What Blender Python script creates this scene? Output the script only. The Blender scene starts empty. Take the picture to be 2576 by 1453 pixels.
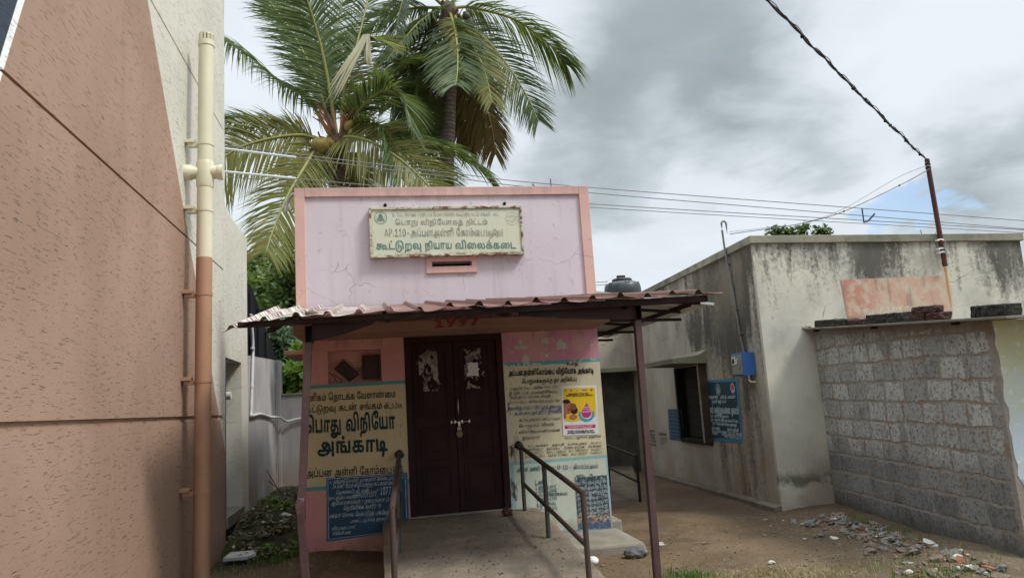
import bpy, math, random
import numpy as np
from mathutils import Vector, Matrix, noise as mnoise
R = math.radians
scene = bpy.context.scene
C = scene.collection

# ------------------------------------------------------------------ camera
YAW, PITCH, ROLL = R(10.7), R(8.7), R(3.6)
cam_data = bpy.data.cameras.new('camera')
cam = bpy.data.objects.new('camera', cam_data)
C.objects.link(cam)
fwd = Vector((math.sin(YAW)*math.cos(PITCH), math.cos(YAW)*math.cos(PITCH), math.sin(PITCH)))
rt = Vector((math.cos(YAW), -math.sin(YAW), 0))
upv = rt.cross(fwd)
r2 = math.cos(ROLL)*rt - math.sin(ROLL)*upv
u2 = math.sin(ROLL)*rt + math.cos(ROLL)*upv
cam.matrix_world = Matrix(((r2.x, u2.x, -fwd.x, 0), (r2.y, u2.y, -fwd.y, 0), (r2.z, u2.z, -fwd.z, 1.6), (0, 0, 0, 1)))
cam_data.sensor_width = 36
cam_data.lens = 1850/2576*36
cam_data.clip_start = 0.05
cam_data.clip_end = 3000
scene.camera = cam

# ------------------------------------------------------------------ node helper
class NT:
    def __init__(s, tree):
        s.t = tree
        tree.nodes.clear()
    def n(s, kind, ins=None, **props):
        nd = s.t.nodes.new(kind)
        for k, v in props.items():
            setattr(nd, k, v)
        for k, v in (ins or {}).items():
            s.put(nd.inputs[k], v)
        return nd
    def put(s, sock, v):
        if v is None: return
        if hasattr(v, 'is_output'):
            s.t.links.new(v, sock)
        elif isinstance(v, (tuple, list)):
            v = tuple(v)
            sock.default_value = v if len(v) == 3 and sock.type == 'VECTOR' else (v + (1,) if len(v) == 3 else v)
        else:
            sock.default_value = v
    def m(s, op, a, b=None, c=None, clamp=False):
        nd = s.n('ShaderNodeMath', operation=op, use_clamp=clamp)
        for i, v in enumerate((a, b, c)):
            s.put(nd.inputs[i], v)
        return nd.outputs[0]
    def vm(s, op, a, b=None):
        nd = s.n('ShaderNodeVectorMath', operation=op)
        s.put(nd.inputs[0], a); s.put(nd.inputs[1], b)
        return nd.outputs['Value'] if op in ('DOT_PRODUCT', 'LENGTH', 'DISTANCE') else nd.outputs[0]
    def mix(s, f, a, b):
        nd = s.n('ShaderNodeMix', data_type='RGBA')
        s.put(nd.inputs[0], f); s.put(nd.inputs[6], a); s.put(nd.inputs[7], b)
        return nd.outputs[2]
    def noise(s, vec, scale=5, detail=4, rough=.55, dist=0):
        nd = s.n('ShaderNodeTexNoise', {'Vector': vec, 'Scale': scale, 'Detail': detail, 'Roughness': rough, 'Distortion': dist})
        return nd.outputs[0]
    def sc(s, vec, k):
        return s.vm('MULTIPLY', vec, k)
    def ss(s, v, a, b):            # smooth step from a to b (a > b gives a falling step)
        if a < b:
            nd = s.n('ShaderNodeMapRange', interpolation_type='SMOOTHSTEP')
            for i, q in enumerate((v, a, b, 0, 1)): s.put(nd.inputs[i], q)
        else:
            nd = s.n('ShaderNodeMapRange', interpolation_type='SMOOTHSTEP')
            for i, q in enumerate((v, b, a, 1, 0)): s.put(nd.inputs[i], q)
        return nd.outputs[0]
    def gauss(s, v, c, w):         # soft bump of width w round c
        d = s.m('DIVIDE', s.m('SUBTRACT', v, c), w)
        return s.m('POWER', 2.718, s.m('MULTIPLY', s.m('MULTIPLY', d, d), -1))
    def box(s, v, a, b, e=.01):
        return s.m('MULTIPLY', s.ss(v, a-e, a+e), s.ss(v, b+e, b-e))
    def mul(s, *a):
        r = a[0]
        for q in a[1:]: r = s.m('MULTIPLY', r, q)
        return r

# ------------------------------------------------------------------ world: cloudy daylight sky
SUN_EL, SUN_AZ = R(52), R(122)          # azimuth clockwise from +Y: high, behind the viewer's right shoulder
world = bpy.data.worlds.new('World')
scene.world = world
world.use_nodes = True
w = NT(world.node_tree)
sky = w.n('ShaderNodeTexSky', sky_type='NISHITA', sun_disc=False, sun_elevation=SUN_EL, sun_rotation=SUN_AZ)
dirv = w.n('ShaderNodeTexCoord').outputs['Generated']
sx = w.n('ShaderNodeSeparateXYZ', {0: dirv})
zz = w.m('MAXIMUM', sx.outputs[2], 0.0)
den = w.m('ADD', zz, 0.22)
flat = w.n('ShaderNodeCombineXYZ', {0: w.m('DIVIDE', sx.outputs[0], den), 1: w.m('DIVIDE', sx.outputs[1], den), 2: 0.0}).outputs[0]
n1 = w.noise(flat, 1.5, 8, .52, .45)
n2 = w.noise(flat, 4.2, 7, .55, .5)
n3 = w.noise(flat, 2.4, 7, .55, .3)
wn_ = w.n('ShaderNodeTexNoise', {'Vector': flat, 'Scale': 2.2, 'Detail': 6, 'Roughness': .55}).outputs[1]
warp = w.vm('NORMALIZE', w.vm('ADD', dirv, w.sc(w.vm('SUBTRACT', wn_, (.5, .5, .5)), (.30, .30, .24))))
def blob(d, k0, k1):
    v = Vector(d).normalized()
    return w.ss(w.vm('DOT_PRODUCT', warp, tuple(v)), math.cos(R(k0)), math.cos(R(k1)))
dark = w.m('ADD', w.m('ADD', w.m('ADD', w.m('ADD', w.m('ADD', w.m('MULTIPLY', blob((0.391, 0.853, 0.347), 15, 4), 0.17),
    w.m('MULTIPLY', blob((0.285, 0.903, 0.322), 8, 2), 0.12)),
    w.m('MULTIPLY', blob((0.513, 0.800, 0.312), 8, 2), 0.12)),
    w.m('MULTIPLY', blob((0.690, 0.687, 0.227), 8, 2), 0.14)),
    w.m('MULTIPLY', blob((0.349, 0.839, 0.417), 9, 3), 0.07)),
    w.m('MULTIPLY', blob((0.670, 0.691, 0.271), 6, 2), 0.05))
lite = w.m('ADD', w.m('ADD', w.m('ADD', w.m('ADD', w.m('ADD', w.m('ADD', w.m('MULTIPLY', blob((0.601, 0.717, 0.353), 11, 3), 0.15),
    w.m('MULTIPLY', blob((0.356, 0.907, 0.224), 11, 3), 0.13)),
    w.m('MULTIPLY', blob((0.504, 0.829, 0.243), 8, 1), 0.12)),
    w.m('MULTIPLY', blob((0.192, 0.889, 0.415), 9, 2), 0.15)),
    w.m('MULTIPLY', blob((-0.143, 0.932, 0.333), 13, 3), 0.12)),
    w.m('MULTIPLY', blob((0.040, 0.867, 0.497), 8, 2), 0.1)),
    w.m('MULTIPLY', blob((0.669, 0.650, 0.360), 10, 3), 0.08))
gap = w.m('ADD', w.m('ADD', w.m('MULTIPLY', blob((0.643, 0.745, 0.180), 4, 1), 0.8),
    w.m('MULTIPLY', blob((0.687, 0.706, 0.174), 3, 1), 0.7)),
    w.m('MULTIPLY', blob((0.600, 0.776, 0.197), 2.5, 0.7), 0.6))

tone = w.m('ADD', .150, w.m('ADD', w.m('MULTIPLY', n1, .36), w.m('MULTIPLY', n2, .34)))
tone = w.m('SUBTRACT', tone, dark)
tone = w.m('ADD', tone, lite)
ramp = w.n('ShaderNodeValToRGB', {0: tone})
cr = ramp.color_ramp
cr.elements[0].position = .10; cr.elements[0].color = (.30, .345, .365, 1)
cr.elements[1].position = .66; cr.elements[1].color = (.80, .86, .92, 1)
for p, cl in ((.26, (.37, .43, .455)), (.40, (.54, .61, .65)), (.52, (.72, .79, .84))):
    e = cr.elements.new(p); e.color = cl + (1,)
# an overcast sky is brighter overhead than near the horizon
lift = w.m('ADD', .56, w.m('MULTIPLY', w.ss(sx.outputs[2], .50, .95), 1.5))
cloud = w.n('ShaderNodeBackground', {0: ramp.outputs[0], 1: lift})
blue = w.n('ShaderNodeBackground', {0: sky.outputs[0], 1: .10})
thin = w.m('MULTIPLY', w.ss(w.m('ADD', n3, w.m('MULTIPLY', gap, .24)), .66, .80), .8)
mixw = w.n('ShaderNodeMixShader', {0: thin, 1: cloud.outputs[0], 2: blue.outputs[0]})
w.n('ShaderNodeOutputWorld', {0: mixw.outputs[0]})

sun_data = bpy.data.lights.new('sun', 'SUN')
sun_data.energy = 1.5
sun_data.angle = R(12)
sun_data.color = (1, .965, .9)
sun = bpy.data.objects.new('sun', sun_data)
C.objects.link(sun)
sd = Vector((math.sin(SUN_AZ)*math.cos(SUN_EL), math.cos(SUN_AZ)*math.cos(SUN_EL), math.sin(SUN_EL)))
sun.rotation_euler = sd.to_track_quat('Z', 'Y').to_euler()
sun.location = (0, -5, 20)

vs = scene.view_settings
vs.view_transform = 'Standard'
vs.look = 'None'
vs.exposure = 0.90
vs.gamma = 1

# ------------------------------------------------------------------ materials
def material(name):
    mt = bpy.data.materials.new(name)
    mt.use_nodes = True
    t = NT(mt.node_tree)
    t.pos = t.n('ShaderNodeTexCoord').outputs['Object']
    return mt, t
def finish(t, col, rough=.85, height=None, bstr=.4, bdist=.01, metal=0, spec=.3):
    b = t.n('ShaderNodeBsdfPrincipled', {'Base Color': col, 'Roughness': rough, 'Metallic': metal, 'Specular IOR Level': spec})
    if height is not None:
        bp = t.n('ShaderNodeBump', {'Height': height, 'Strength': bstr, 'Distance': bdist})
        t.t.links.new(bp.outputs[0], b.inputs['Normal'])
    t.n('ShaderNodeOutputMaterial', {0: b.outputs[0]})
    return b
def plain(name, c1, c2=None, scale=4, rough=.8, bump=.25, bscale=60, lo=.35, hi=.7, metal=0, spec=.3, c3=None):
    mt, t = material(name)
    f = t.ss(t.noise(t.pos, scale, 6, .6), lo, hi)
    col = t.mix(f, c1, c2 or tuple(x*.8 for x in c1))
    if c3:
        col = t.mix(t.ss(t.noise(t.pos, scale*5, 5, .65), .56, .7), col, c3)
    finish(t, col, rough, t.noise(t.pos, bscale, 4, .6), bump, .006, metal, spec)
    return mt
def leafmat(name, c1, c2, c3=None, trans=.35, nscale=1.2):
    mt, t = material(name)
    ri = t.n('ShaderNodeNewGeometry').outputs['Random Per Island']
    f = t.m('ADD', t.m('MULTIPLY', ri, .6), t.m('MULTIPLY', t.noise(t.pos, nscale, 3), .5))
    col = t.mix(t.ss(f, .2, .85), c1, c2)
    if c3: col = t.mix(t.ss(ri, .86, .93), col, c3)
    p = t.n('ShaderNodeBsdfPrincipled', {'Base Color': col, 'Roughness': .5, 'Specular IOR Level': .35})
    tr = t.n('ShaderNodeBsdfTranslucent', {'Color': t.mix(.3, col, (.35, .42, .05))})
    mx = t.n('ShaderNodeMixShader', {0: trans, 1: p.outputs[0], 2: tr.outputs[0]})
    t.n('ShaderNodeOutputMaterial', {0: mx.outputs[0]})
    return mt

def m_left_wall():
    mt, t = material('textured plaster in brown, cream and navy')
    s = t.n('ShaderNodeSeparateXYZ', {0: t.pos}); y, z = s.outputs[1], s.outputs[2]
    wob = t.m('MULTIPLY', t.m('SUBTRACT', t.noise(t.pos, 30, 3), .5), .03)
    e = t.m('ADD', t.m('SUBTRACT', z, t.m('ADD', 13.98, t.m('MULTIPLY', y, -1.23))), wob)
    cream = t.ss(e, -.012, .012)
    edge = t.mul(t.ss(e, -.03, -.01), t.ss(e, .03, .012))
    n = t.noise(t.pos, .9, 5)
    brown = t.mix(t.ss(n, .35, .65), (.375, .250, .182), (.325, .212, .152))
    crm = t.mix(t.ss(n, .35, .65), (.62, .60, .52), (.56, .545, .465))
    # rain streaks down the plaster
    st = t.ss(t.noise(t.sc(t.pos, (3, 5, .35)), 1.2, 5), .5, .75)
    col = t.mix(cream, brown, crm)
    col = t.mix(t.m('MULTIPLY', edge, .5), col, (.62, .55, .46))
    v = t.m('SUBTRACT', z, t.m('ADD', 3.65, t.m('MULTIPLY', t.m('SUBTRACT', y, 4.26), 2.6)))
    col = t.mix(t.ss(v, -.17, -.15), col, (.86, .87, .86))
    col = t.mix(t.ss(v, .0, .02), col, (.045, .06, .085))
    col = t.mix(t.m('MULTIPLY', st, .10), col, (.16, .12, .10))
    # worm-track scratches lying along the wall
    a = t.noise(t.sc(t.pos, (7, 7, 58)), 1.0, 3, .6, .25)
    b = t.noise(t.sc(t.pos, (4.5, 4.5, 40)), 1.7, 2, .5, .15)
    zone = t.m('ADD', .25, t.m('MULTIPLY', t.ss(t.noise(t.pos, 1.7, 5, .65), .40, .66), .9))
    pit = t.m('MULTIPLY', t.m('ADD', t.ss(a, .635, .68), t.ss(b, .65, .69)), zone)
    h = t.m('SUBTRACT', t.m('MULTIPLY', t.noise(t.pos, 45, 4, .65), .22), pit)
    dm = t.mul(t.ss(t.noise(t.sc(t.pos, (1, 1, .6)), 1.3, 6, .65), .5, .72), t.ss(z, 1.7, -.1))
    col = t.mix(t.m('MULTIPLY', dm, .35), col, (.17, .12, .09))
    finish(t, col, .85, h, 1.0, .015, spec=.25)
    return mt

def m_shop_wall():
    mt, t = material('painted shop wall with peeling bands')
    s = t.n('ShaderNodeSeparateXYZ', {0: t.pos}); x, z = s.outputs[0], s.outputs[2]
    wob = t.m('MULTIPLY', t.m('SUBTRACT', t.noise(t.pos, 7, 5, .7), .5), .035)
    zw = t.m('ADD', z, t.m('MULTIPLY', wob, .4))
    right = t.ss(x, .95, .96)
    n = t.noise(t.pos, 2.2, 6, .6); nf = t.noise(t.pos, 14, 6, .65)
    pink = t.mix(t.ss(n, .35, .65), (.58, .27, .27), (.62, .34, .30))
    pinkR = t.mix(t.ss(n, .4, .6), (.60, .26, .36), (.62, .36, .35))
    crm = t.mix(t.ss(n, .35, .68), (.60, .50, .30), (.52, .45, .30))
    crmR = t.mix(t.ss(n, .35, .65), (.70, .64, .45), (.60, .55, .41))
    pale = t.mix(t.ss(n, .35, .65), (.60, .66, .60), (.55, .60, .50))
    teal = (.10, .30, .31)
    # left half, bottom to top
    L = t.mix(t.ss(zw, .693, .697), t.mix(t.ss(n, .35, .65), (.62, .27, .27), (.58, .30, .25)), teal)
    L = t.mix(t.ss(zw, .738, .742), L, crm)
    L = t.mix(t.ss(zw, 1.908, 1.912), L, teal)
    L = t.mix(t.ss(zw, 1.952, 1.956), L, pink)
    # right half: sun bleached
    Rr = t.mix(t.ss(z, -.075, -.02), (.20, .42, .52), pale)
    Rr = t.mix(t.ss(zw, .808, .812), Rr, (.28, .50, .50))
    Rr = t.mix(t.ss(zw, .848, .852), Rr, crmR)
    Rr = t.mix(t.mul(t.ss(zw, 2.05, 2.055), t.ss(nf, .62, .55)), Rr, (.12, .36, .42))
    Rr = t.mix(t.ss(zw, 2.100, 2.106), Rr, pinkR)
    peel = t.mul(t.ss(t.noise(t.pos, 5.5, 7, .62), .57, .60), t.ss(z, 1.95, 2.1), right)
    Rr = t.mix(peel, Rr, t.mix(t.ss(nf, .4, .6), (.62, .58, .47), (.45, .55, .47)))
    # bluish border strips round the lower right panel
    bs = t.mul(t.m('MAXIMUM', t.box(x, 1.6, 1.655, .006), t.box(x, 2.865, 2.9, .006)), t.ss(z, .82, .80))
    Rr = t.mix(t.m('MULTIPLY', bs, .6), Rr, (.22, .43, .50))
    col = t.mix(right, L, Rr)
    # dark chipped plaster beside the door and round the fixings
    dk = t.mul(t.ss(t.noise(t.sc(t.pos, (1, 1, .5)), 9, 6, .7), .56, .62), t.m('MAXIMUM', t.gauss(x, 1.64, .05), t.mul(t.gauss(x, .27, .07), t.gauss(z, 1.38, .12))))
    col = t.mix(dk, col, (.09, .08, .075))
    spot = t.ss(t.noise(t.pos, 26, 3, .5), .71, .74)
    col = t.mix(t.m('MULTIPLY', spot, .6), col, (.18, .12, .10))
    topdirt = t.mul(t.ss(t.noise(t.sc(t.pos, (2.5, 1, .8)), 4, 6, .65), .48, .66), t.ss(z, 2.2, 2.5))
    col = t.mix(t.m('MULTIPLY', topdirt, .45), col, (.20, .15, .13))
    low = t.mul(t.ss(t.noise(t.pos, 6, 6, .65), .38, .62), t.ss(z, .25, -.05))
    col = t.mix(t.m('MULTIPLY', low, .6), col, (.24, .17, .13))
    gr = t.ss(t.noise(t.sc(t.pos, (4, 4, 1.2)), 2.4, 7, .7), .5, .8)
    col = t.mix(t.m('MULTIPLY', gr, .35), col, (.22, .18, .15))
    h = t.m('ADD', t.noise(t.pos, 38, 5, .65), t.m('MULTIPLY', peel, -1.2))
    finish(t, col, .8, h, .35, .006, spec=.25)
    return mt

def m_parapet(name, a, b, dirt=.35):
    mt, t = material(name)
    n = t.noise(t.pos, 1.1, 6, .55)
    col = t.mix(t.ss(n, .35, .66), a, b)
    s = t.n('ShaderNodeSeparateXYZ', {0: t.pos}); x, z = s.outputs[0], s.outputs[2]
    st = t.ss(t.noise(t.sc(t.pos, (9, 9, .7)), 1.0, 6, .6), .52, .75)
    col = t.mix(t.m('MULTIPLY', st, dirt*.6), col, (.30, .25, .25))
    tp = t.mul(t.ss(t.m('ADD', z, t.m('MULTIPLY', t.noise(t.sc(t.pos, (6, 6, 1)), 1.5, 6, .7), .5)), 4.50, 4.72), .55)
    col = t.mix(tp, col, (.36, .27, .26))
    sp = t.ss(t.noise(t.pos, 11, 6, .7), .61, .69)
    col = t.mix(t.m('MULTIPLY', sp, dirt), col, (.25, .21, .22))
    # hairline cracks: the thin border between voronoi cells, wobbling
    wv = t.vm('ADD', t.pos, t.sc(t.n('ShaderNodeTexNoise', {'Vector': t.pos, 'Scale': 5, 'Detail': 5}).outputs[1], (.22, .22, .22)))
    vo = t.n('ShaderNodeTexVoronoi', {'Vector': t.sc(wv, (1, .01, 1.25)), 'Scale': 1.35}, feature='DISTANCE_TO_EDGE').outputs[0]
    zone = t.mul(t.ss(t.noise(t.pos, 1.6, 3), .43, .55), t.gauss(z, 3.35, .42))
    ck = t.mul(t.ss(vo, .0075, .001), zone)
    col = t.mix(t.m('MULTIPLY', ck, .6), col, (.16, .12, .13))
    finish(t, col, .8, t.m('SUBTRACT', t.noise(t.pos, 42, 5, .6), ck), .3, .006, spec=.2)
    return mt

def m_right_plaster():
    mt, t = material('cream plaster with black mildew')
    s = t.n('ShaderNodeSeparateXYZ', {0: t.pos}); x, y, z = s.outputs
    n = t.noise(t.pos, 1.0, 6, .6)
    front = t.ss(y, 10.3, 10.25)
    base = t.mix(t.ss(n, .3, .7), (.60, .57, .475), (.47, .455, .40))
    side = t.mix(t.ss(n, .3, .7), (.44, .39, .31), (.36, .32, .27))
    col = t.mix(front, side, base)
    st = t.noise(t.sc(t.pos, (2.6, 2.6, .45)), 1.3, 8, .68, .4)
    fine = t.noise(t.pos, 17, 6, .75)
    grow = t.m('ADD', t.m('MULTIPLY', st, .66), t.m('MULTIPLY', fine, .34))
    top = t.ss(z, 2.3, 3.75)
    side_boost = t.m('MULTIPLY', t.m('SUBTRACT', 1, front), t.m('ADD', t.gauss(y, 11.3, 1.3), t.m('MULTIPLY', t.gauss(y, 12.4, 1.6), t.gauss(z, 2.55, .5))))
    fr_boost = t.mul(front, t.m('ADD', t.gauss(x, 7.35, .75), t.gauss(x, 9.9, .35)))
    thr = t.m('SUBTRACT', t.m('SUBTRACT', .630, t.m('MULTIPLY', top, .17)), t.m('ADD', t.m('MULTIPLY', side_boost, .20), t.mul(fr_boost, .13, t.ss(z, 2.0, 3.2))))
    mask = t.m('MULTIPLY', t.m('SUBTRACT', grow, thr), 7.5, clamp=True)
    col = t.mix(t.m('MULTIPLY', mask, .9), col, (.055, .05, .045))
    # brown wash low down and a wet tide mark
    broad = t.ss(t.noise(t.sc(t.pos, (1, 1, .7)), 1.5, 7, .66), .42, .62)
    col = t.mix(t.m('MULTIPLY', broad, t.m('ADD', .30, t.m('MULTIPLY', top, .35))), col, t.mix(front, (.22, .185, .145), (.20, .195, .17)))
    low = t.mul(t.ss(z, 1.2, -.1), t.ss(t.noise(t.pos, 1.7, 6, .6), .3, .65))
    col = t.mix(t.m('MULTIPLY', low, .62), col, (.27, .19, .11))
    tide = t.mul(t.ss(t.m('ADD', z, t.m('MULTIPLY', t.noise(t.pos, 4, 5), .22)), .20, .27), t.ss(t.m('ADD', z, t.m('MULTIPLY', t.noise(t.pos, 6, 5), .3)), .52, .36), t.ss(t.noise(t.pos, 2.6, 5), .40, .52), front)
    col = t.mix(t.m('MULTIPLY', tide, .75), col, (.06, .055, .035))
    # rust run below the iron pole
    rust = t.mul(t.gauss(x, t.m('ADD', 8.86, t.m('MULTIPLY', t.noise(t.pos, 3, 3), .05)), .028), front, t.ss(z, 3.32, 3.26), t.ss(z, 2.3, 2.9))
    col = t.mix(rust, col, (.42, .19, .05))
    vo = t.n('ShaderNodeTexVoronoi', {'Vector': t.sc(t.vm('ADD', t.pos, t.sc(t.n('ShaderNodeTexNoise', {'Vector': t.pos, 'Scale': 4, 'Detail': 6}).outputs[1], (.25, .25, .25))), (.45, .45, 1.7)), 'Scale': 1.1}, feature='DISTANCE_TO_EDGE').outputs[0]
    ck = t.mul(t.ss(vo, .006, .001), t.ss(z, 2.4, 2.7), t.ss(t.noise(t.pos, 1.1, 3), .42, .55))
    col = t.mix(t.m('MULTIPLY', ck, .6), col, (.07, .06, .05))
    finish(t, col, .9, t.m('SUBTRACT', t.noise(t.pos, 55, 5, .65), ck), .45, .006, spec=.15)
    return mt

def m_blocks():
    mt, t = material('old concrete block masonry')
    s = t.n('ShaderNodeSeparateXYZ', {0: t.pos}); z = s.outputs[2]
    u = t.vm('DOT_PRODUCT', t.vm('SUBTRACT', t.pos, (6.54, 10.16, 0)), (-.13, -.9915, 0))
    q = t.n('ShaderNodeCombineXYZ', {0: t.m('ADD', u, .1), 1: t.m('ADD', t.m('ADD', z, .43), t.m('MULTIPLY', u, .014)), 2: 0.0}).outputs[0]
    def warp(sc_, k):
        return t.sc(t.vm('SUBTRACT', t.n('ShaderNodeTexNoise', {'Vector': t.pos, 'Scale': sc_, 'Detail': 5, 'Roughness': .7}).outputs[1], (.5, .5, .5)), (k, k, 0))
    q = t.vm('ADD', t.vm('ADD', q, warp(2.2, .10)), warp(12, .085)); q = t.vm('ADD', q, warp(45, .022))
    bt = t.n('ShaderNodeTexBrick', {'Vector': q, 'Color1': (0, 0, 0), 'Color2': (1, 1, 1), 'Mortar': (.5, .5, .5), 'Scale': 1.0, 'Mortar Size': .026, 'Mortar Smooth': .6, 'Bias': 0.0, 'Brick Width': .455, 'Row Height': .252}, offset=.42, squash=.86, squash_frequency=3)
    tint, fac = bt.outputs[0], bt.outputs[1]
    edge = t.m('MULTIPLY', t.ss(u, 3.42, 3.56), 1.0)
    edge = t.ss(t.m('ADD', u, t.m('MULTIPLY', t.noise(t.pos, 6, 5, .7), .25)), 3.84, 3.88)
    topb = t.ss(t.m('ADD', t.m('ADD', z, t.m('MULTIPLY', u, .075)), t.m('MULTIPLY', t.noise(t.pos, 5, 5, .7), .16)), 2.385, 2.41)
    smear = t.m('MULTIPLY', t.ss(t.noise(t.pos, 4.5, 7, .72), .58, .64), .6)
    mort = t.m('MAXIMUM', t.m('MAXIMUM', t.m('MAXIMUM', fac, edge), topb), smear)
    n = t.noise(t.pos, 26, 7, .78); m_ = t.noise(t.pos, 7, 6, .65)
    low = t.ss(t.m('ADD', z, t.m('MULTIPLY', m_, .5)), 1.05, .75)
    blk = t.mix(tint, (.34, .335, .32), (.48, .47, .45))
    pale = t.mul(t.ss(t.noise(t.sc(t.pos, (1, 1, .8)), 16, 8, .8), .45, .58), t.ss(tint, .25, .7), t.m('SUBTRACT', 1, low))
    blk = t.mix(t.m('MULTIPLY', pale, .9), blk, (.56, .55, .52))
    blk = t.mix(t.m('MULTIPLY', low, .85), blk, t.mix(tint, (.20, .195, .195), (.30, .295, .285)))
    blk = t.mix(t.m('MULTIPLY', t.ss(n, .50, .60), .75), blk, (.085, .08, .072))
    blk = t.mix(t.mul(t.ss(t.noise(t.sc(t.pos, (1, 1, .6)), 2.3, 6, .65), .55, .66), .55), blk, (.11, .105, .10))
    mo = t.mix(t.ss(m_, .35, .65), (.285, .255, .23), (.345, .305, .265))
    mo = t.mix(t.mul(t.ss(t.noise(t.pos, 3, 6, .7), .5, .62), .6), mo, (.27, .18, .12))
    mo = t.mix(t.m('MULTIPLY', t.ss(n, .54, .66), .5), mo, (.09, .075, .062))
    col = t.mix(mort, blk, mo)
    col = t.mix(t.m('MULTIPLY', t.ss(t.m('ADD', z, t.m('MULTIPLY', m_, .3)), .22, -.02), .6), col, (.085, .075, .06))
    h = t.m('ADD', t.m('MULTIPLY', mort, -.55), t.m('MULTIPLY', n, .9))
    finish(t, col, .95, h, .9, .018, spec=.1)
    return mt

def m_sheet():
    mt, t = material('red roofing sheet, worn to white')
    s = t.n('ShaderNodeSeparateXYZ', {0: t.pos}); x, y = s.outputs[0], s.outputs[1]
    back = t.n('ShaderNodeNewGeometry').outputs['Backfacing']
    red = t.mix(t.ss(t.noise(t.pos, 4, 5), .35, .65), (.150, .060, .045), (.195, .095, .072))
    st = t.noise(t.sc(t.pos, (1.6, 7, 2)), 1.7, 4, .6)
    worn = t.m('MULTIPLY', t.ss(t.m('ADD', st, t.m('MULTIPLY', t.ss(x, .35, -1.0), .07)), .55, .575), t.ss(x, .45, -.05))
    col = t.mix(worn, red, (.58, .57, .53))
    finish(t, col, .5, t.noise(t.pos, 30, 3), .1, .004, spec=.4)
    return mt

def m_ground():
    mt, t = material('trodden earth')
    s = t.n('ShaderNodeSeparateXYZ', {0: t.pos}); x, y = s.outputs[0], s.outputs[1]
    n = t.noise(t.pos, .9, 7, .6); f = t.noise(t.pos, 9, 7, .7); g = t.noise(t.pos, 55, 5, .7)
    col = t.mix(t.ss(n, .33, .66), (.155, .105, .066), (.245, .172, .106))
    col = t.mix(t.ss(f, .50, .74), col, (.27, .195, .125))
    # paler strip in front, grey soil by the rubble, dark litter in the alley
    col = t.mix(t.mul(t.ss(t.m('ADD', y, t.m('MULTIPLY', n, 2.2)), 8.9, 7.6), t.ss(x, 2.2, 3.0), .6), col, (.32, .25, .17))
    col = t.mix(t.mul(t.ss(t.m('ADD', x, t.m('MULTIPLY', n, 1.6)), 5.0, 6.0), t.ss(f, .25, .6), .7), col, (.10, .075, .055))
    damp = t.mul(t.ss(t.noise(t.pos, .7, 6, .6), .50, .62), .55)
    col = t.mix(damp, col, (.105, .075, .048))
    cl = t.noise(t.pos, 24, 6, .75)
    col = t.mix(t.m('MULTIPLY', t.ss(cl, .58, .68), .55), col, (.34, .27, .19))
    col = t.mix(t.m('MULTIPLY', t.ss(cl, .42, .34), .55), col, (.06, .045, .03))
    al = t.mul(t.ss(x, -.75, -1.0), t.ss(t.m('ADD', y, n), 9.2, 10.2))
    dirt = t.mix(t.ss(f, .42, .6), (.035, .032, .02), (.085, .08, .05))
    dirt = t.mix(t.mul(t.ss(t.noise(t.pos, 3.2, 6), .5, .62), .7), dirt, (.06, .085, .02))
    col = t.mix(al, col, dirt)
    moss = t.mul(t.ss(t.noise(t.pos, 1.6, 6), .52, .64), t.ss(x, 3.4, 2.9), t.ss(y, 11, 12))
    col = t.mix(t.m('MULTIPLY', moss, .5), col, (.10, .11, .04))
    col = t.mix(t.m('MULTIPLY', t.ss(g, .55, .72), .45), col, (.40, .33, .25))
    col = t.mix(t.m('MULTIPLY', t.ss(g, .42, .30), .5), col, (.07, .05, .035))
    h = t.m('ADD', t.m('MULTIPLY', f, 1.2), t.m('ADD', t.m('MULTIPLY', g, .5), cl))
    finish(t, col, .95, h, .9, .04, spec=.1)
    return mt

def m_concrete(name, a, b, c, agg=.5):
    mt, t = material(name)
    n = t.noise(t.pos, 1.7, 7, .62); f = t.noise(t.pos, 60, 5, .7)
    col = t.mix(t.ss(n, .35, .66), a, b)
    col = t.mix(t.mul(t.ss(t.noise(t.pos, 2.6, 6, .6), .45, .6), .6), col, c)
    col = t.mix(t.m('MULTIPLY', t.ss(f, .56, .72), agg), col, (.48, .42, .33))
    col = t.mix(t.m('MULTIPLY', t.ss(f, .42, .28), agg), col, (.09, .075, .06))
    finish(t, col, .93, t.m('ADD', f, t.noise(t.pos, 12, 5, .65)), .65, .015, spec=.15)
    return mt

def m_sign():
    mt, t = material('faded pale green sign enamel')
    s = t.n('ShaderNodeSeparateXYZ', {0: t.pos}); x, z = s.outputs[0], s.outputs[2]
    n = t.noise(t.pos, 3, 5)
    col = t.mix(t.ss(n, .35, .65), (.60, .60, .46), (.56, .60, .49))
    ed = t.m('MINIMUM', t.m('MINIMUM', t.m('SUBTRACT', x, -.02), t.m('SUBTRACT', 1.94, x)), t.m('MINIMUM', t.m('SUBTRACT', z, 3.53), t.m('SUBTRACT', 4.15, z)))
    ru = t.m('ADD', t.m('MULTIPLY', t.noise(t.sc(t.pos, (6, 6, 2)), 3, 6, .65), .12), t.m('MULTIPLY', ed, -.9))
    col = t.mix(t.m('MULTIPLY', t.ss(ru, .025, .07), .75), col, (.36, .22, .09))
    dr = t.mul(t.ss(t.noise(t.sc(t.pos, (14, 1, .5)), 1.5, 4), .60, .72), .3)
    col = t.mix(dr, col, (.42, .38, .25))
    finish(t, col, .55, None, spec=.35)
    return mt
def m_rusty(name, a=(.52, .54, .42), b=(.15, .06, .035), lo=.42, hi=.56):
    mt, t = material(name)
    n = t.noise(t.sc(t.pos, (2.2, 3, 5)), 4, 7, .68)
    col = t.mix(t.ss(n, lo, hi), b, a)
    finish(t, col, .75, n, .3, .004, spec=.3)
    return mt
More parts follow.
